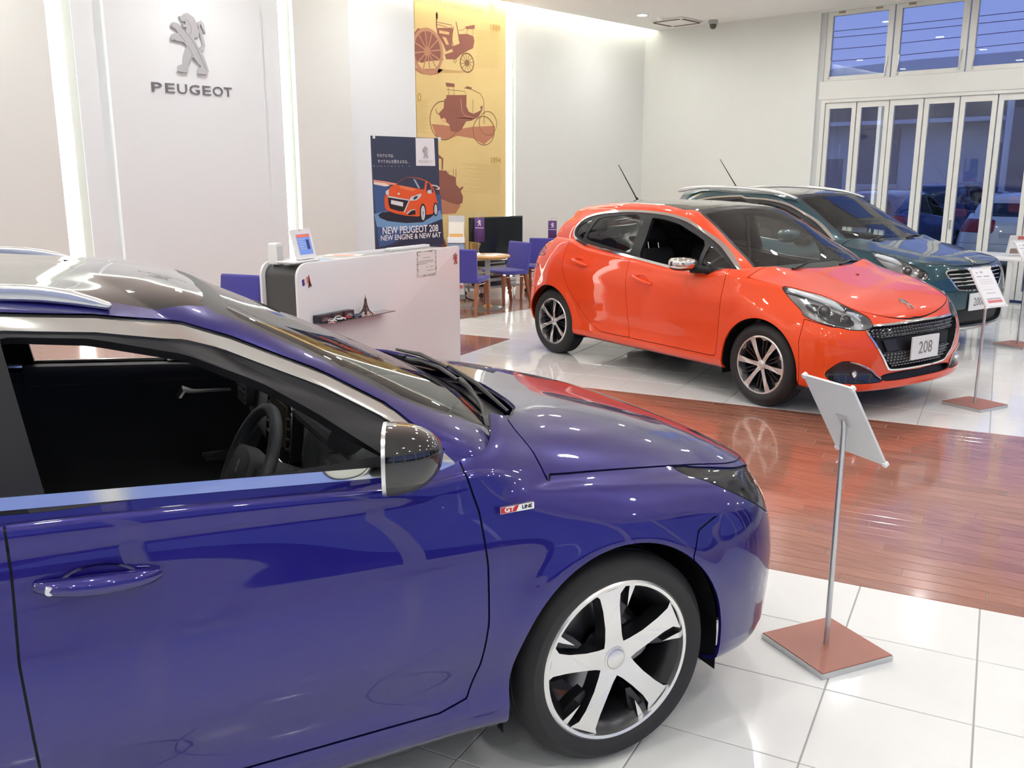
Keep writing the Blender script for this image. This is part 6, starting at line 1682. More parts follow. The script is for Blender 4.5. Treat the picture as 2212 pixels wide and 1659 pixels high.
# ================================================================== price stands
M_BASE = mat('stand_base_red', (.36, .135, .095), .35, noise=.05, nscale=6)
M_ACR = mat('stand_panel', (.70, .71, .72), .3)
def price_stand(loc, rz_base, face, tilt, lb, printed=False, pz=.872, pw=.235, ph=.335):
    t = thing('price_stand', lb, 'sign stand', loc, 0, 'price stands beside the cars')
    R_ = Matrix.Rotation(rz_base, 4, 'Z')
    o_ = MB().box((-.160, -.160, 0), (.160, .160, .022)).build('base', M_ALU, t); o_.rotation_euler = (0, 0, rz_base)
    o_ = MB().box((-.157, -.157, .022), (.157, .157, .0245)).build('base_top', M_BASE, t); o_.rotation_euler = (0, 0, rz_base)
    F_ = Vector((math.cos(face), math.sin(face), 0)); d_ = Vector((-math.sin(face), math.cos(face), 0))
    s_ = -F_ * math.cos(tilt) + Vector((0, 0, 1)) * math.sin(tilt); n_ = d_.cross(s_) * -1
    if n_.dot(F_) < 0: n_ = -n_
    c0 = Vector((0, 0, pz))
    mb = MB(); mb.tube([(0, 0, .0245), (0, 0, pz - .02)], .010, 12); mb.build('post', M_ALU, t)
    P_ = lambda u, v, h: tuple(c0 + d_ * u + s_ * v + n_ * h)
    mb = MB(); mb.prism([(-pw / 2, -ph / 2), (pw / 2, -ph / 2), (pw / 2, ph / 2), (-pw / 2, ph / 2)], P_, -.004, .004); mb.build('panel', M_ACR, t)
    mb = MB(); mb.tube([tuple(c0 - Vector((0, 0, .03))), P_(0, 0, -.004)], .010, 8).prism([(-.022, -.022), (.022, -.022), (.022, .022), (-.022, .022)], P_, -.010, -.004); mb.build('joint', M_ALU, t)
    for u in (-1, 1):
        for v in (-1, 1):
            mb = MB(); mb.prism(rrect(.018, .018, .006, 3, u * (pw / 2 - .004), v * (ph / 2 - .004)), P_, -.008, .008); mb.build('corner_clip', M_WHITE, t)
    sh = MB(); sh.prism([(-pw / 2 + .012, -ph / 2 + .012), (pw / 2 - .012, -ph / 2 + .012), (pw / 2 - .012, ph / 2 - .012), (-pw / 2 + .012, ph / 2 - .012)], P_, .0042, .0052); sheet = sh.build('price_sheet', mat('sheet_white', (.84, .84, .86), .5), t)
    if True:
        for (u0, u1, v0, v1, cc) in ((-.075, .085, -.125, -.103, 'red'), (-.075, .08, -.095, -.090, 'dark'), (-.075, -.025, .085, .090, 'dark'), (0.0, .06, .085, .090, 'dark'), (-.07, -.05, .115, .125, 'grey'), (-.02, 0.005, .115, .13, 'grey'), (-.07, .08, .06, .062, 'grey'), (-.07, .08, .045, .047, 'grey'), (-.07, .08, .03, .032, 'grey'), (-.05, .05, -.05, -.045, 'grey'), (-.07, .03, -.02, -.018, 'grey')):
            mb = MB(); mb.prism([(-u1, v0), (-u0, v0), (-u0, v1), (-u1, v1)], P_, .0052, .0057)
            if n_.dot(d_.cross(s_)) > 0:
                mb = MB(); mb.prism([(u0, v0), (u1, v0), (u1, v1), (u0, v1)], P_, .0052, .0057)
            mb.build('sheet_print', mat('print_' + cc, {'red': (.72, .22, .22), 'dark': (.16, .16, .20), 'grey': (.58, .58, .62)}[cc], .6), sheet)
    return t
price_stand((2.994, 1.29, 0), math.radians(-22.5), math.radians(-23), math.radians(58), 'price stand with its back turned beside the blue car', pz=.865)
price_stand((7.225, 2.133, 0), math.radians(-17), math.radians(-109), math.radians(57), 'price stand in front of the orange car with its sheet readable', pz=.885, pw=.228, ph=.32)
price_stand((10.15, 2.66, 0), math.radians(-17), math.radians(-109), math.radians(57), 'price stand at the right edge beside the white table', pz=.90)

# white table by the glass front
t = thing('white_table', 'white rectangular table by the glass front', 'table', (12.45, 3.0, 0))
mb = MB(); mb.box((-.48, -.95, .69), (.45, .95, .72)); mb.build('table_top', M_WHITE, t, bev=.004)
for sx_ in (-.43, .40):
    for sy_ in (.33, -.88):
        mb = MB(); mb.tube([(sx_, sy_, 0), (sx_, sy_, .69)], .035, 14); mb.build('leg', M_WHITE, t)
t = thing('menu_stand', 'acrylic stand with a picture sheet on the white table', 'stand', (12.35, 3.35, .72), HEAD + math.pi / 2)
mb = MB(); mb.box((-.16, -.06, 0), (.16, .06, .006)).prism([(-.16, 0), (.16, 0), (.16, .26), (-.16, .26)], lambda u, v, h: (u, h + .25 * v, v), .0, .006); mb.build('holder', M_ACR, t)
mb = MB(); mb.prism([(-.14, .02), (.14, .02), (.14, .20), (-.14, .20)], lambda u, v, h: (u, h + .25 * v, v), .0065, .008); mb.build('sheet', MATS['sheet_white'], t)
mb = MB(); mb.prism([(-.12, .04), (.12, .04), (.12, .10), (-.12, .10)], lambda u, v, h: (u, h + .25 * v, v), .0082, .009); mb.build('picture', mat('menu_pic', (.28, .20, .17), .5), t)
mb = MB(); mb.prism([(-.08, .21), (.06, .21), (.06, .25), (-.08, .25)], lambda u, v, h: (u, h + .25 * v, v), .0065, .008); mb.build('red_tab', mat('menu_red', (.62, .12, .10), .5), t)
def white_chair(loc, rz, lb):
    t = thing('white_chair', lb, 'chair', loc, rz, 'white chairs at the white table')
    mb = MB(); mb.prism(rrect(.42, .42, .06, 4), lambda u, v, h: (u, v, h), .43, .455); mb.build('seat', M_WHITE, t)
    mb = MB(); mb.prism([(-.20, .50), (.20, .50), (.19, .80), (-.19, .80)], lambda u, v, h: (-.19 - .12 * (v - .5) + h, u, v), -.01, .01); mb.build('backrest', M_WHITE, t)
    for sx_ in (-1, 1):
        for sy_ in (-1, 1):
            mb = MB(); mb.tube([(sx_ * .20, sy_ * .20, 0), (sx_ * .17, sy_ * .18, .43)], .011, 8); mb.build('leg', M_CHROME, t)
    for s_ in (-1, 1):
        mb = MB(); mb.tube([(-.17, s_ * .18, .44), (-.21, s_ * .185, .62), (-.23, s_ * .18, .79)], .010, 8); mb.build('back_stile', M_CHROME, t)
white_chair((11.75, 2.75, 0), math.radians(0), 'white chair with chrome legs on the near side of the white table')
white_chair((11.80, 2.10, 0), math.radians(10), 'white chair at the right end of the white table')
# ================================================================== car fittings
def surf(M, y, z):
    """x of the half surface nearest to (y, z)"""
    V = M[0]; i = np.argmin((V[:, 1] - abs(y)) ** 2 + (V[:, 2] - z) ** 2); return float(V[i, 0])

def mirror_shell(c, a, b, hy, hz, n=2.6, nx=26, nt=44):
    """domed housing: flat at the back (x = c.x - a), rounded towards the front"""
    xs = np.linspace(0, 1, nx); th = np.linspace(0, 2 * np.pi, nt)
    G = np.zeros((nx, nt, 3))
    for i, t in enumerate(xs):
        k = (1 - t ** 2.4) ** (1 / 2.0)
        cs, sn = np.cos(th), np.sin(th)
        G[i, :, 0] = c[0] - a + (a + b) * t
        G[i, :, 1] = c[1] + np.sign(cs) * np.abs(cs) ** (2 / n) * hy * k
        G[i, :, 2] = c[2] + np.sign(sn) * np.abs(sn) ** (2 / n) * hz * k * (1 - .12 * np.sign(sn) * t) + .012 * t
    N = np.cross(np.gradient(G, axis=0), np.gradient(G, axis=1)); N[:, 0] = N[:, -1] = N[:, 0] + N[:, -1]
    N /= np.linalg.norm(N, axis=2)[..., None] + 1e-12
    N[-1] = (1, 0, 0)
    if np.sum(N * (G - np.array(c))) < 0: N[:-1] = -N[:-1]
    R_, U_ = G.shape[:2]
    V = np.concatenate([G, N], 2).reshape(-1, 6)
    i = np.arange(R_ * U_).reshape(R_, U_)
    p, q, r, s = i[:-1, :-1].ravel(), i[:-1, 1:].ravel(), i[1:, 1:].ravel(), i[1:, :-1].ravel()
    return orient(V, np.r_[np.c_[p, q, r], np.c_[p, r, s]])

def door_mirror(root, c, a, b, hy, hz, zsplit, capmat, foot, band=0.0, lowmat=None, turn=0.40):
    for sgn in (-1, 1):
        M = mirror_shell((c[0], sgn * abs(c[1]), c[2]), a, b, hy, hz)
        th_ = sgn * turn; V_ = M[0].copy(); cx_, cy_ = c[0], sgn * abs(c[1])
        for i_ in (0, 3):
            ox, oy = (cx_, cy_) if i_ == 0 else (0, 0)
            dx_, dy_ = M[0][:, i_] - ox, M[0][:, i_ + 1] - oy
            V_[:, i_] = ox + dx_ * math.cos(th_) - dy_ * math.sin(th_); V_[:, i_ + 1] = oy + dx_ * math.sin(th_) + dy_ * math.cos(th_)
        if band:
            bd, M = split((np.c_[V_, M[0][:, 0]], M[1]), M[0][:, 0] - (c[0] - a + band)); bd = (bd[0][:, :6], bd[1]); M = (M[0][:, :6], M[1])
        else: M = (V_, M[1])
        lo, up = split(M, M[0][:, 2] - zsplit)
        o = link_mesh('door_mirror', np_mesh('door_mirror', up), capmat, root)
        link_mesh('mirror_base', np_mesh('mirror_base', lo), lowmat or M_BLACKTRIM, o)
        if band: link_mesh('mirror_edge', np_mesh('mirror_edge', bd), M_SATIN, o)
        mb = MB(); n_ = 40
        pts = [(c[0] - a + .004, sgn * abs(c[1]) + hy * .93 * math.copysign(abs(math.cos(t)) ** .77, math.cos(t)), c[2] + hz * .93 * math.copysign(abs(math.sin(t)) ** .77, math.sin(t))) for t in np.linspace(0, 2 * math.pi, n_, endpoint=False)]
        pts = [(cx_ + (p[0] - cx_) * math.cos(th_) - (p[1] - cy_) * math.sin(th_), cy_ + (p[0] - cx_) * math.sin(th_) + (p[1] - cy_) * math.cos(th_), p[2]) for p in pts]
        mb.add(pts, [tuple(range(n_))]); mb.build('mirror_glass', M_CHROME, o)
        mb = MB(); f = foot; mb.tube([(c[0] + .01, sgn * (abs(c[1]) - hy * .5), c[2] - hz * .75), (f[0], sgn * (f[1] + .02), f[2] + .02), (f[0] + .01, sgn * (f[1] - .04), f[2])], [.028, .030, .034], 10); mb.build('mirror_arm', M_BLACKTRIM, o)

def handle(root, x0, z0, x1, z1, y, paintm, key=False, r=.017):
    for sgn in (-1, 1):
        xm, zm = (x0 + x1) / 2, (z0 + z1) / 2
        mb = MB()
        P = [(x0 + (x1 - x0) * t, sgn * (y + .004 + .030 * math.sin(math.pi * min(max(t, .0), 1)) ** .6), z0 + (z1 - z0) * t) for t in np.linspace(0, 1, 12)]
        mb.tube(P, [r * (.55 + .45 * math.sin(math.pi * t) ** .5) for t in np.linspace(0, 1, 12)], 10)
        o = mb.build('door_handle', paintm, root)
        mb = MB(); ang = math.atan2(z1 - z0, x1 - x0); n_ = 30
        e = [(xm + .62 * abs(x1 - x0) * .52 * math.cos(t) * math.cos(ang) - .036 * math.sin(t) * math.sin(ang), sgn * (y - .0005), zm + .62 * abs(x1 - x0) * .52 * math.cos(t) * math.sin(ang) + .036 * math.sin(t) * math.cos(ang)) for t in np.linspace(0, 2 * math.pi, n_, endpoint=False)]
        e2 = [(xm + (p[0] - xm) * .8, p[1] - sgn * .006, zm + (p[2] - zm) * .75) for p in e]
        e0 = [(p[0], p[1] + sgn * .0035, p[2]) for p in e]
        mb.add(e0 + e2, [(k, (k + 1) % n_, n_ + (k + 1) % n_, n_ + k) for k in range(n_)] + [tuple(range(n_, 2 * n_))], True)
        mb.build('handle_cup', paintm, o)
        if key:
            mb = MB(); xk, zk = x0 + (x1 - x0) * .1, z0 + (z1 - z0) * .1
            mb.lathe([(0, .004), (.009, .004), (.011, 0)], 16, lambda a, b, h: (xk + a, sgn * (y + .034 + h), zk + b)); mb.build('key_plug', M_SATIN, o)

def seat(root, x, y, z, w=.50, recline=.40, rear=False):
    mb = MB(); pf = [(.27, .16), (.29, .22), (.24, .27), (0, .23), (-.20, .21), (-.24, .12), (-.1, .06), (.2, .06)]
    mb.prism([(u + x, v + z) for u, v in pf], lambda u, v, h: (u, y + h, v), -w / 2, w / 2)
    s_ = mb.build('seat', M_SEAT, root, bev=.035, bseg=3)
    L_ = .62; ca, sa = math.cos(recline), math.sin(recline)
    q = lambda u, v: (x - .20 - v * sa - u * ca, z + .18 + v * ca - u * sa)
    mb = MB(); pb = [q(-.03, 0), q(-.07, .15), q(-.05, .35), q(-.04, L_ - .02), q(.02, L_), q(.09, L_ - .04), q(.11, .3), q(.11, 0)]
    def tap(u, v, h):
        k = min(1, max(0, (v - z - .18) / (L_ * ca))); return (u, y + h * (1 - .25 * k ** 2), v)
    mb.prism(pb, tap, -w / 2, w / 2); mb.build('seat_back', M_SEAT, s_, bev=.04, bseg=3)
    mb = MB(); hr = [q(-.05, L_ + .05), q(-.06, L_ + .14), q(-.02, L_ + .215), q(.05, L_ + .20), q(.06, L_ + .06)]
    mb.prism(hr, lambda u, v, h: (u, y + h, v), -.13, .13); mb.build('headrest', M_SEAT, s_, bev=.03, bseg=3)
    for e in (-.06, .06):
        mb = MB(); mb.tube([(q(.02, L_ - .05)[0], y + e, q(.02, L_ - .05)[1]), (q(.01, L_ + .1)[0], y + e, q(.01, L_ + .1)[1])], .006, 6)
        mb.build('headrest_post', M_CHROME, s_)

def steering(root, c, R=.178, tilt=.44):
    ct, st = math.cos(tilt), math.sin(tilt)
    T = lambda u, v, h: (c[0] + v * st - h * ct, c[1] + u, c[2] + v * ct + h * st)     # plane of the wheel, h towards the driver
    P = [(R * math.cos(t), R * max(math.sin(t), -.86) * .97) for t in np.linspace(0, 2 * math.pi, 49)]
    mb = MB(); mb.tube([T(u, v, 0) for u, v in P], .0175, 10, cap=False); o = mb.build('steering_wheel', M_CABIN, root)
    mb = MB(); mb.prism(bez([(-.085, .035), (0, .055), (.085, .035), (.075, -.06), (0, -.085), (-.075, -.06)], 5, True), T, -.03, .03); mb.build('airbag_cover', M_CABIN, o, bev=.012)
    for s_ in (-1, 1):
        mb = MB(); mb.prism([(s_ * .07, .02), (s_ * R * .98, .035), (s_ * R * .98, -.005), (s_ * .07, -.04)], T, -.01, .008); mb.build('wheel_spoke', M_CABIN, o)
    mb = MB(); mb.prism([(-.03, -.06), (.03, -.06), (.025, -R * .85), (-.025, -R * .85)], T, -.01, .006); mb.build('wheel_spoke', M_SATIN, o)
    mb = MB(); mb.tube([T(0, 0, -.03), T(0, -.01, -.28)], [.045, .05], 12); mb.build('column_shroud', M_CABIN, o)
    me = lion_mesh(.04, .001); me.transform(frame(T(0, 0, .031), Vector(T(-1, 0, 0)) - Vector(T(0, 0, 0)), Vector(T(0, 1, 0)) - Vector(T(0, 0, 0)))); link_mesh('wheel_emblem', me, M_SATIN, o)
    for s_ in (-1, 1):
        mb = MB(); mb.tube([T(s_ * .05, -.02, -.10), T(s_ * .17, 0, -.09)], [.010, .013], 8); mb.build('column_stalk', M_BLACKTRIM, o)

def dash(root, pf, y0, y1, m=None):
    mb = MB(); mb.prism(pf, lambda u, v, h: (u, h, v), -y1, y1); return mb.build('dashboard', m or M_CABIN2, root, bev=.03, bseg=3)

def vent(root, c, ry, w, h, parent):
    cs, sn = math.cos(ry), math.sin(ry)
    T = lambda u, v, k: (c[0] - k * cs + u * sn * 0, c[1] + u, c[2] + v)
    mb = MB(); mb.prism(rrect(w, h, .01, 3), T, -.01, .008); o = mb.build('air_vent', M_CABIN, parent)
    return o

def plate(root, txt, x, y, z, w=.33, h=.165, size=.115):
    mb = MB(); mb.prism(rrect(w, h, .006, 2), lambda u, v, k: (x + k, y + u, z + v), -.006, .004); o = mb.build('number_plate', M_PLATE, root)
    if txt: text_on(txt, size, frame((x + .0052, y, z - .005), (0, 1, 0), (0, 0, 1)), M_PLATETXT, o, 'plate_number', bold=.0012, sx=.92)
    return o

def wipers(root, pts, r=.008):
    for P in pts:
        mb = MB(); mb.tube(P, [r * 1.5] + [r] * (len(P) - 2) + [r * .7], 8); o = mb.build('wiper', M_BLACKTRIM, root)

# ---------------------------------------------------------------- blue estate
r308 = thing('blue_estate_car', 'deep blue estate car with chrome window trim in the foreground', 'car', (2.2364, 2.2806, 0), math.radians(-18.8))
P308 = build_car(S308, r308)
PB = S308['paint']
wd = wheel_meshes('five', .318, .243, .225)
for x in (0, -2.73):
    place_wheel(wd, r308, x, -.775, .318, math.radians(-8))
    place_wheel(wd, r308, x, .775, .318, math.radians(-8), flip=True)
handle(r308, -1.440, .853, -1.203, .838, .868, PB, key=True, r=.023)
handle(r308, -2.44, .868, -2.21, .862, .868, PB, r=.023)
door_mirror(r308, (-.655, .970, 1.045), .060, .078, .096, .080, 1.005, M_GLOSSBLACK, (-.60, .845, .955), band=.009, lowmat=mat('mirror_grey', (.035, .035, .036), .35))
for sgn in (-1, 1):
    mb = MB()
    top = [(-1.225, 1.392), (-1.27, 1.412), (-1.33, 1.432), (-1.45, 1.449), (-1.8, 1.468), (-2.3, 1.474), (-2.8, 1.468), (-3.1, 1.445), (-3.2, 1.415)]
    bot = [(-3.17, 1.395), (-2.8, 1.425), (-2.3, 1.433), (-1.8, 1.428), (-1.45, 1.412), (-1.33, 1.398), (-1.235, 1.378)]
    mb.prism(bez(top, 4) + bez(bot, 4), lambda u, v, h: (u, sgn * (.598 + h), v), -.018, .018); mb.build('roof_rail', M_SATIN, r308, bev=.010, bseg=3)
# badge on the wing
t_ = MB().box((-.376, -.8775, .828), (-.277, -.868, .846)).build('wing_badge', M_CHROME, r308)
t_['label'] = 'small red and chrome badge'
mb = MB(); mb.prism([(-.375, .829), (-.330, .829), (-.322, .845), (-.375, .845)], lambda u, v, h: (u, -h, v), .8775, .8782); mb.build('badge_red', mat('badge_red', (.55, .02, .02), .25), t_)
text_on('GT', .018, frame((-.350, -.8785, .837), (1, 0, 0), (0, 0, 1)), M_CHROME, t_, 'badge_letters', sx=1.2, bold=.0006)
text_on('LINE', .014, frame((-.298, -.8785, .837), (1, 0, 0), (0, 0, 1)), mat('badge_dark', (.03, .03, .04), .3), t_, 'badge_letters', sx=1.05, bold=.0004)
for sgn in (-1, 1):
    mb = MB(); mb.tube([(.500, sgn * .655, .735), (.548, sgn * .665, .705), (.572, sgn * .665, .665), (.578, sgn * .66, .635)], [.008, .014, .016, .010], 10); mb.build('light_guide', mat('light_guide', (.85, .87, .88), .2, emit=(.9, .95, 1), estr=.25), r308)
    mb = MB(); mb.lathe([(0, .004), (.012, .003), (.013, 0)], 14, lambda a, b, h: (.655 + h * .7, sgn * (.755 + h * .7), .43 + b)); mb.build('parking_sensor', PB, r308)
for k in range(4):
    z_ = .505 + k * .045
    mb = MB(); mb.tube([(surf(P308['grille'], y_, z_) - .018, y_, z_) for y_ in np.linspace(-.34, .34, 15)], .006, 6); mb.build('grille_bar', M_CHROME, r308)
me = lion_mesh(.12, .006); me.transform(frame((.868, 0, .60), (0, 1, 0), (-.25, 0, 1))); link_mesh('front_emblem', me, M_CHROME, r308)
plate(r308, '', .885, 0, .42)
# cowl, wipers
wipers(r308, [[(-.10, -.02, .985), (-.15, -.20, 1.0), (-.20, -.40, .992), (-.25, -.53, .98)], [(-.125, .42, .982), (-.155, .20, 1.018), (-.165, 0, 1.03), (-.19, -.2, 1.03)]])
for (a_, b_) in (((-.17, -.52, .995), (-.125, .02, 1.03)), ((-.16, -.05, 1.042), (-.14, .50, 1.01))):
    mb = MB(); m_ = [(a_[i] + b_[i]) / 2 + (.012 if i == 2 else 0) for i in range(3)]
    mb.tube([a_, m_, b_], [.005, .008, .005], 6); mb.build('wiper_blade', M_BLACKTRIM, r308)
# cabin
d_ = dash(r308, [(-.18, .84), (-.28, .925), (-.45, .968), (-.60, .968), (-.68, .92), (-.70, .80), (-.63, .66), (-.60, .45), (-.25, .35), (-.16, .5)], -.66, .66)
for s_, q in ((1, .585), (-1, .585)):
    mb = MB(); mb.prism(rrect(.15, .10, .012, 3, s_ * q, .895), lambda u, v, h: (-.705 + .1 * (v - .9) + h, u, v), -.022, .01); v_ = mb.build('air_vent', M_CABIN, d_, bev=.004)
    for k in range(4):
        mb = MB(); mb.box((-.735, s_ * q - .060, .862 + k * .021), (-.720, s_ * q + .060, .866 + k * .021)); mb.build('vent_slat', M_SATIN if k == 3 else M_BLACKTRIM, v_)
# centre screen with bright rim, vents on its sides
sc_ = lambda u, v, h: (-.715 - h + .10 * (v - .9), .015 + u, v)
mb = MB(); mb.prism(rrect(.30, .20, .03, 5, 0, .885), sc_, -.03, .010); o_ = mb.build('centre_console', M_BLACKTRIM, d_)
mb = MB(); mb.tube([sc_(u, v, .011) for u, v in rrect(.30, .20, .03, 5, 0, .885)] + [sc_(*rrect(.30, .20, .03, 5, 0, .885)[0], .011)], .0035, 6); mb.build('console_rim', M_CHROME, o_)
mb = MB(); mb.prism(rrect(.19, .13, .006, 2, 0, .905), sc_, .0102, .013); mb.build('touch_screen', mat('screen_brown', (.17, .14, .10), .12, coat=1.0), o_)
for s_ in (-1, 1):
    for k in range(4):
        mb = MB(); mb.prism([(s_ * .105, .84 + k * .032), (s_ * .140, .845 + k * .032), (s_ * .140, .850 + k * .032), (s_ * .105, .845 + k * .032)], sc_, .0105, .016); mb.build('vent_slat', M_SATIN, o_)
mb = MB(); mb.box((-.9, -.10, .45), (-.60, .10, .72)).box((-1.6, -.10, .40), (-.9, .10, .56)); mb.build('centre_tunnel', M_CABIN, r308, bev=.02)
mb = MB(); mb.prism(bez([(-.55, .955), (-.62, 1.015), (-.70, 1.02), (-.72, .96), (-.60, .93)], 5, True), lambda u, v, h: (u, -.37 + h, v), -.17, .17); bn = mb.build('instrument_binnacle', M_CABIN, r308)
mb = MB(); mb.tube([(-.66, -.53, .99), (-.69, -.45, 1.022), (-.69, -.29, 1.022), (-.66, -.21, .99)], .004, 6); mb.build('binnacle_rim', M_CHROME, bn)
steering(r308, (-.905, -.37, .885))
seat(r308, -1.34, -.37, .30); seat(r308, -1.34, .37, .30)
seat(r308, -2.25, -.38, .32, w=.62, recline=.35); seat(r308, -2.25, .38, .32, w=.62, recline=.35)
# door pulls on both linings
for sgn in (-1, 1):
    yl = sgn * .775
    mb = MB(); mb.prism([(-.86, .60), (-.80, .585), (-.70, .58), (-.665, .60), (-.60, .72), (-.615, .735), (-.69, .63), (-.72, .612), (-.86, .612)], lambda u, v, h: (u, yl - sgn * h, v), .0, .035); o_ = mb.build('door_pull', M_CABIN2, r308)
    mb = MB(); mb.prism([(-.855, .588), (-.72, .580), (-.685, .600), (-.71, .612), (-.85, .611)], lambda u, v, h: (u, yl - sgn * h, v), .0352, .040); mb.build('pull_trim', M_SATIN, o_)
    mb = MB(); mb.tube([(-.93, yl - sgn * .02, .855), (-.915, yl - sgn * .045, .885), (-.88, yl - sgn * .04, .872), (-.74, yl - sgn * .03, .862)], [.014, .016, .009, .006], 8); mb.build('inner_handle', M_SATIN, r308)
    mb = MB(); mb.prism([(-.53, .89), (-.52, .948), (-1.0, .988), (-1.45, 1.019), (-1.45, .94)], lambda u, v, h: (u, yl + sgn * (h + .008), v), -.028, .028); mb.build('door_top_roll', mat('door_top_soft', (.05, .047, .055), .55), r308, bev=.015)

# ---------------------------------------------------------------- orange hatchback
A208 = math.radians(-101.7)
r208 = thing('orange_hatchback', 'bright orange hatchback with a chrome-framed grille', 'car', (6.903, 3.1337, 0), A208)
P208 = build_car(S208, r208)
PO = S208['paint']
wd2 = wheel_meshes('six', .31, .218, .195)
for x, a0 in ((0, -.42), (-2.545, .12)):
    place_wheel(wd2, r208, x, -.735, .31, a0, 4)
    place_wheel(wd2, r208, x, .735, .31, a0, 4, flip=True)
handle(r208, -2.218, .932, -2.002, .885, .846, PO)
handle(r208, -1.376, .855, -1.146, .800, .862, PO)
door_mirror(r208, (-.700, .935, 1.005), .075, .095, .11, .058, .975, M_CHROME, (-.575, .82, .945))
for sgn in (-1, 1):
    mb = MB(); mb.tube([(.14, sgn * .735, .878), (.30, sgn * .700, .845), (.45, sgn * .64, .80), (.57, sgn * .56, .735), (.60, sgn * .52, .69)], [.010, .016, .018, .014, .008], 8); mb.build('light_guide', MATS['light_guide'], r208)
    fx = surf(P208['fog_lamp_surround'], .63, .335)
    mb = MB(); mb.lathe([(0, .012), (.022, .008), (.030, -.004), (.032, -.02)], 22, lambda a, b, h: (fx + .002 + h * .8, sgn * (.63 + a + h * .5), .335 + b)); mb.build('fog_lamp', M_CHROME, r208)
    V = P208['fog_lamp_surround'][0]
    pts = []
    for (tq, zq) in ((.02, .424), (-.06, .410), (-.14, .382), (-.21, .352), (-.27, .318), (-.305, .285)):
        i = np.argmin((V[:, 1] - V[:, 0] - tq) ** 2 + (V[:, 2] - zq) ** 2); pts.append(V[i, :3] + V[i, 3:6] * .004)
    mb = MB(); mb.tube([(p[0], sgn * p[1], p[2]) for p in pts], [.004, .008, .009, .009, .008, .006], 8); mb.build('fog_trim', M_CHROME, r208)
# grille studs
mb = MB()
G2 = P208['grille']
for z_ in (.632, .610, .588, .455, .433, .411, .389, .367):
    for k in range(-15, 16):
        y_ = k * .034 + (.017 if int(z_ * 1000) % 2 else 0)
        if polyd(np.array([abs(y_)]), np.array([z_]), S208['panels'][3][2] if S208['panels'][3][0] == 'grille' else [p for p in S208['panels'] if p[0] == 'grille'][0][2])[0] > -.014: continue
        x_ = surf(G2, y_, z_) - .016
        mb.box((x_ - .006, y_ - .011, z_ - .0035), (x_, y_ + .011, z_ + .0035))
mb.build('grille_stud_rows', mat('stud_grey', (.32, .33, .34), .3, .8), r208)['kind'] = 'stuff'
mb = MB()
for z_ in (.621, .599, .577, .466, .444, .422, .400, .378):
    yy_ = [y for y in np.linspace(-.5, .5, 41) if polyd(np.array([abs(y)]), np.array([z_]), [p for p in S208['panels'] if p[0] == 'grille'][0][2])[0] < -.012]
    mb.tube([(surf(G2, y, z_) - .020, y, z_) for y in yy_], .004, 5)
mb.build('grille_mesh', M_GLOSSBLACK, r208)
mb = MB(); mb.prism([(-.40, .555), (.40, .555), (.37, .475), (-.37, .475)], lambda u, v, h: (surf(G2, u, v) - .02 + h, u, v), -.005, .005); mb.build('grille_panel', mat('grille_panel', (.02, .02, .022), .3), r208)
plate(r208, '208', .782, .008, .482, size=.125)
def top_frame(M, x, y):
    V = M[0]; i = np.argmin((V[:, 0] - x) ** 2 + (V[:, 1] - abs(y)) ** 2); n = Vector(V[i, 3:6]); p = Vector((V[i, 0], y, V[i, 2]))
    return frame(p - n * .003, (0, 1, 0), n.cross(Vector((0, 1, 0))))
me = lion_mesh(.13, .010); me.transform(top_frame(P208['bonnet'], .595, .02)); link_mesh('bonnet_emblem', me, M_CHROME, r208)
mb = MB(); mb.tube([(-2.304, 0, 1.450), (-2.330, 0, 1.475), (-2.594, 0, 1.777)], [.014, .007, .0035], 8); mb.build('roof_aerial', M_BLACKTRIM, r208)
wipers(r208, [[(-.10, -.40, .985), (-.18, -.10, 1.020), (-.19, .20, 1.020), (-.19, .45, 1.00)], [(-.12, .20, .985), (-.17, .40, 1.005), (-.21, .60, .985)]])
for k in (-.30, .12):
    mb = MB(); mb.lathe([(0, .010), (.012, .008), (.014, 0)], 12, lambda a, b, h: (.10 + a, k + b, (.93 if k == .12 else .915) + h)); mb.build('washer_jet', mat('washer_brown', (.25, .04, .02), .4), r208)
d_ = dash(r208, [(-.18, .90), (-.30, .955), (-.50, .965), (-.62, .945), (-.68, .88), (-.66, .70), (-.60, .45), (-.25, .35), (-.15, .5)], -.66, .66)
mb = MB(); mb.prism(rrect(.24, .15, .015, 3, 0, .93), lambda u, v, h: (-.69 + h, u, v), -.01, .02); mb.build('touch_screen', M_GLOSSBLACK, d_)
steering(r208, (-.90, -.36, .87), R=.17)
for y_ in (-.35, .35):
    seat(r208, -1.28, y_, .28, w=.48, recline=.30); seat(r208, -2.10, y_ * 1.02, .32, w=.58, recline=.30)
for sgn in (-1, 1):
    mb = MB(); mb.tube([(-1.50, sgn * .655, 1.30), (-1.49, sgn * .70, .95), (-1.49, sgn * .72, .55)], .016, 8); mb.build('seat_belt', mat('belt_grey', (.12, .12, .13), .8), r208)

for sgn in (-1, 1):
    mb = MB(); mb.prism([(-.48, .88), (-.47, .925), (-.97, .940), (-1.45, .990), (-1.45, .93), (-.97, .90)], lambda u, v, h: (u, sgn * (.752 + h), v), -.035, .030); mb.build('door_top_roll', MATS['door_top_soft'], r208)
    mb = MB(); mb.prism([(-1.5, .93), (-1.5, .995), (-2.0, 1.045), (-2.3, 1.10), (-2.3, .98)], lambda u, v, h: (u, sgn * (.725 + h), v), -.035, .022); mb.build('door_top_roll', MATS['door_top_soft'], r208)
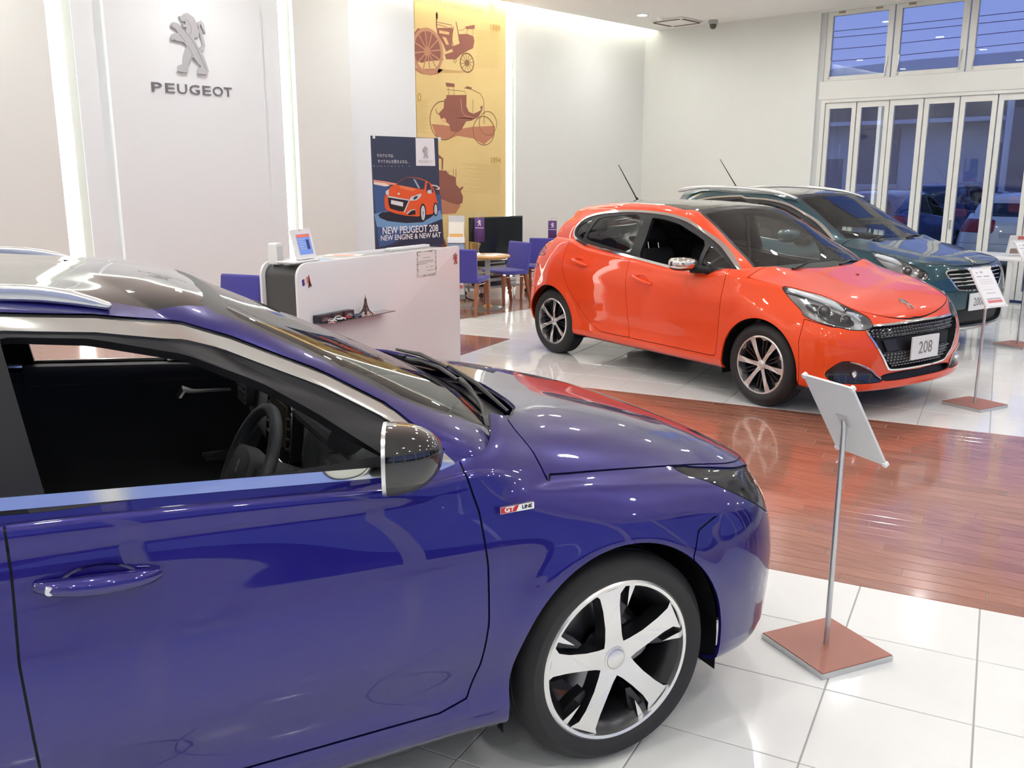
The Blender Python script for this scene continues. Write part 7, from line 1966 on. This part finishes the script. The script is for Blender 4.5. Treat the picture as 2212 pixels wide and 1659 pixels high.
# ---------------------------------------------------------------- teal crossover
o2 = (6.903 + math.cos(A208) * -1.10 - math.sin(A208) * 2.6, 3.1337 + math.sin(A208) * -1.10 + math.cos(A208) * 2.6, 0)
r2008 = thing('teal_crossover', 'dark teal crossover with silver roof rails behind the orange car', 'car', o2, A208)
P2008 = build_car(S2008, r2008)
PT = S2008['paint']
wd3 = wheel_meshes('six', .325, .225, .205)
for x, a0 in ((0, .1), (-2.54, .4)):
    place_wheel(wd3, r2008, x, -.735, .325, a0, 4)
    place_wheel(wd3, r2008, x, .735, .325, a0, 4, flip=True)
handle(r2008, -2.218, .99, -2.002, .96, .858, PT)
handle(r2008, -1.376, .93, -1.146, .91, .862, PT)
door_mirror(r2008, (-.700, .935, 1.07), .075, .095, .11, .07, 1.03, PT, (-.575, .82, 1.005))
for sgn in (-1, 1):
    mb = MB()
    top = [(-.93, 1.445), (-1.02, 1.475), (-1.2, 1.512), (-1.5, 1.545), (-1.9, 1.562), (-2.3, 1.560), (-2.6, 1.535), (-2.72, 1.50)]
    bot = [(-2.70, 1.475), (-2.3, 1.525), (-1.9, 1.528), (-1.5, 1.512), (-1.2, 1.482), (-1.02, 1.450), (-.95, 1.428)]
    mb.prism(bez(top, 4) + bez(bot, 4), lambda u, v, h: (u, sgn * (.575 + h), v), -.02, .02); mb.build('roof_rail', M_SATIN, r2008, bev=.010, bseg=3)
    mb = MB(); mb.tube([(.16, sgn * .735, .925), (.32, sgn * .70, .89), (.48, sgn * .64, .84), (.60, sgn * .56, .78)], [.012, .022, .024, .014], 8); mb.build('light_guide', MATS['light_guide'], r2008)
for z_ in (.665, .70, .735, .77):
    yy_ = [y for y in np.linspace(-.45, .45, 37) if polyd(np.array([abs(y)]), np.array([z_]), [p for p in S2008['panels'] if p[0] == 'grille'][0][2])[0] < -.004]
    mb = MB(); mb.tube([(surf(P2008['grille'], y, z_) - .010, y, z_) for y in yy_], .007, 6); mb.build('grille_bar', M_CHROME, r2008)
plate(r2008, '2008', .838, -.02, .500, size=.108)
me = lion_mesh(.12, .008); me.transform(top_frame(P2008['bonnet'], .68, 0.0)); link_mesh('bonnet_emblem', me, M_CHROME, r2008)
mb = MB(); mb.tube([(-2.30, 0, 1.53), (-2.33, 0, 1.56), (-2.60, 0, 1.87)], [.014, .007, .0035], 8); mb.build('roof_aerial', M_BLACKTRIM, r2008)
wipers(r2008, [[(-.10, -.40, 1.04), (-.18, -.10, 1.075), (-.19, .20, 1.075), (-.19, .45, 1.055)], [(-.12, .20, 1.04), (-.17, .40, 1.06), (-.21, .60, 1.04)]])
dash(r2008, [(-.18, .95), (-.30, 1.00), (-.50, 1.01), (-.62, .99), (-.68, .93), (-.66, .75), (-.60, .5), (-.25, .4), (-.15, .55)], -.66, .66)
steering(r2008, (-.90, -.36, .92), R=.17)
for y_ in (-.35, .35):
    seat(r2008, -1.28, y_, .34, w=.48, recline=.30); seat(r2008, -2.15, y_ * 1.02, .36, w=.58, recline=.30)

# ---------------------------------------------------------------- parked cars outside the glass
def parked(base, name, lb, loc, rz, col, wmesh, flake=.4, xr=0):
    r = thing(name, lb, 'car', loc, rz, 'cars parked outside the glass front')
    S = dict(base, q=.32, paint=paint('paint_' + name, col, flake, .3), rings={}, seal=None)
    build_car(S, r)
    for x in (0, -2.54):
        for sgn in (-1, 1):
            w_ = link_mesh('wheel', wmesh['wheel'], None, r); w_.location = (x, sgn * .735, S['arches'][0][1]); w_.rotation_euler = (0, 0, math.pi if sgn > 0 else 0)
            link_mesh('tyre', wmesh['tyre'], None, w_); link_mesh('centre_cap', wmesh['centre_cap'], None, w_)
            for k in range(wmesh['n']):
                s_ = link_mesh('spoke', wmesh['spoke'], None, w_); s_.rotation_euler = (0, 2 * math.pi * k / wmesh['n'], 0)
    mb = MB(); mb.prism(rrect(.33, .165, .006, 2), lambda u, v, h: (xr + h, u, v + .72), -.004, .004); mb.build('number_plate', M_PLATE, r)
    return r
parked(S208, 'silver_hatchback', 'pale silver hatchback parked outside the right panes', (19.55, 4.85, -.04), math.radians(4), (.72, .77, .76), wd2, .1, xr=-3.03)
parked(S208, 'dark_blue_hatchback', 'dark blue hatchback with red tail lamps parked outside', (19.6, 7.35, -.04), math.radians(3), (.02, .05, .20), wd2, .4, xr=-3.03)
parked(S2008, 'navy_crossover', 'navy crossover parked outside the middle panes', (24.4, 7.9, -.04), math.radians(3), (.015, .02, .07), wd3, .4, xr=-3.16)
parked(S2008, 'blue_crossover', 'blue crossover parked outside the leftmost panes', (20.2, 9.9, -.04), math.radians(3), (.03, .06, .24), wd3, .4, xr=-3.16)
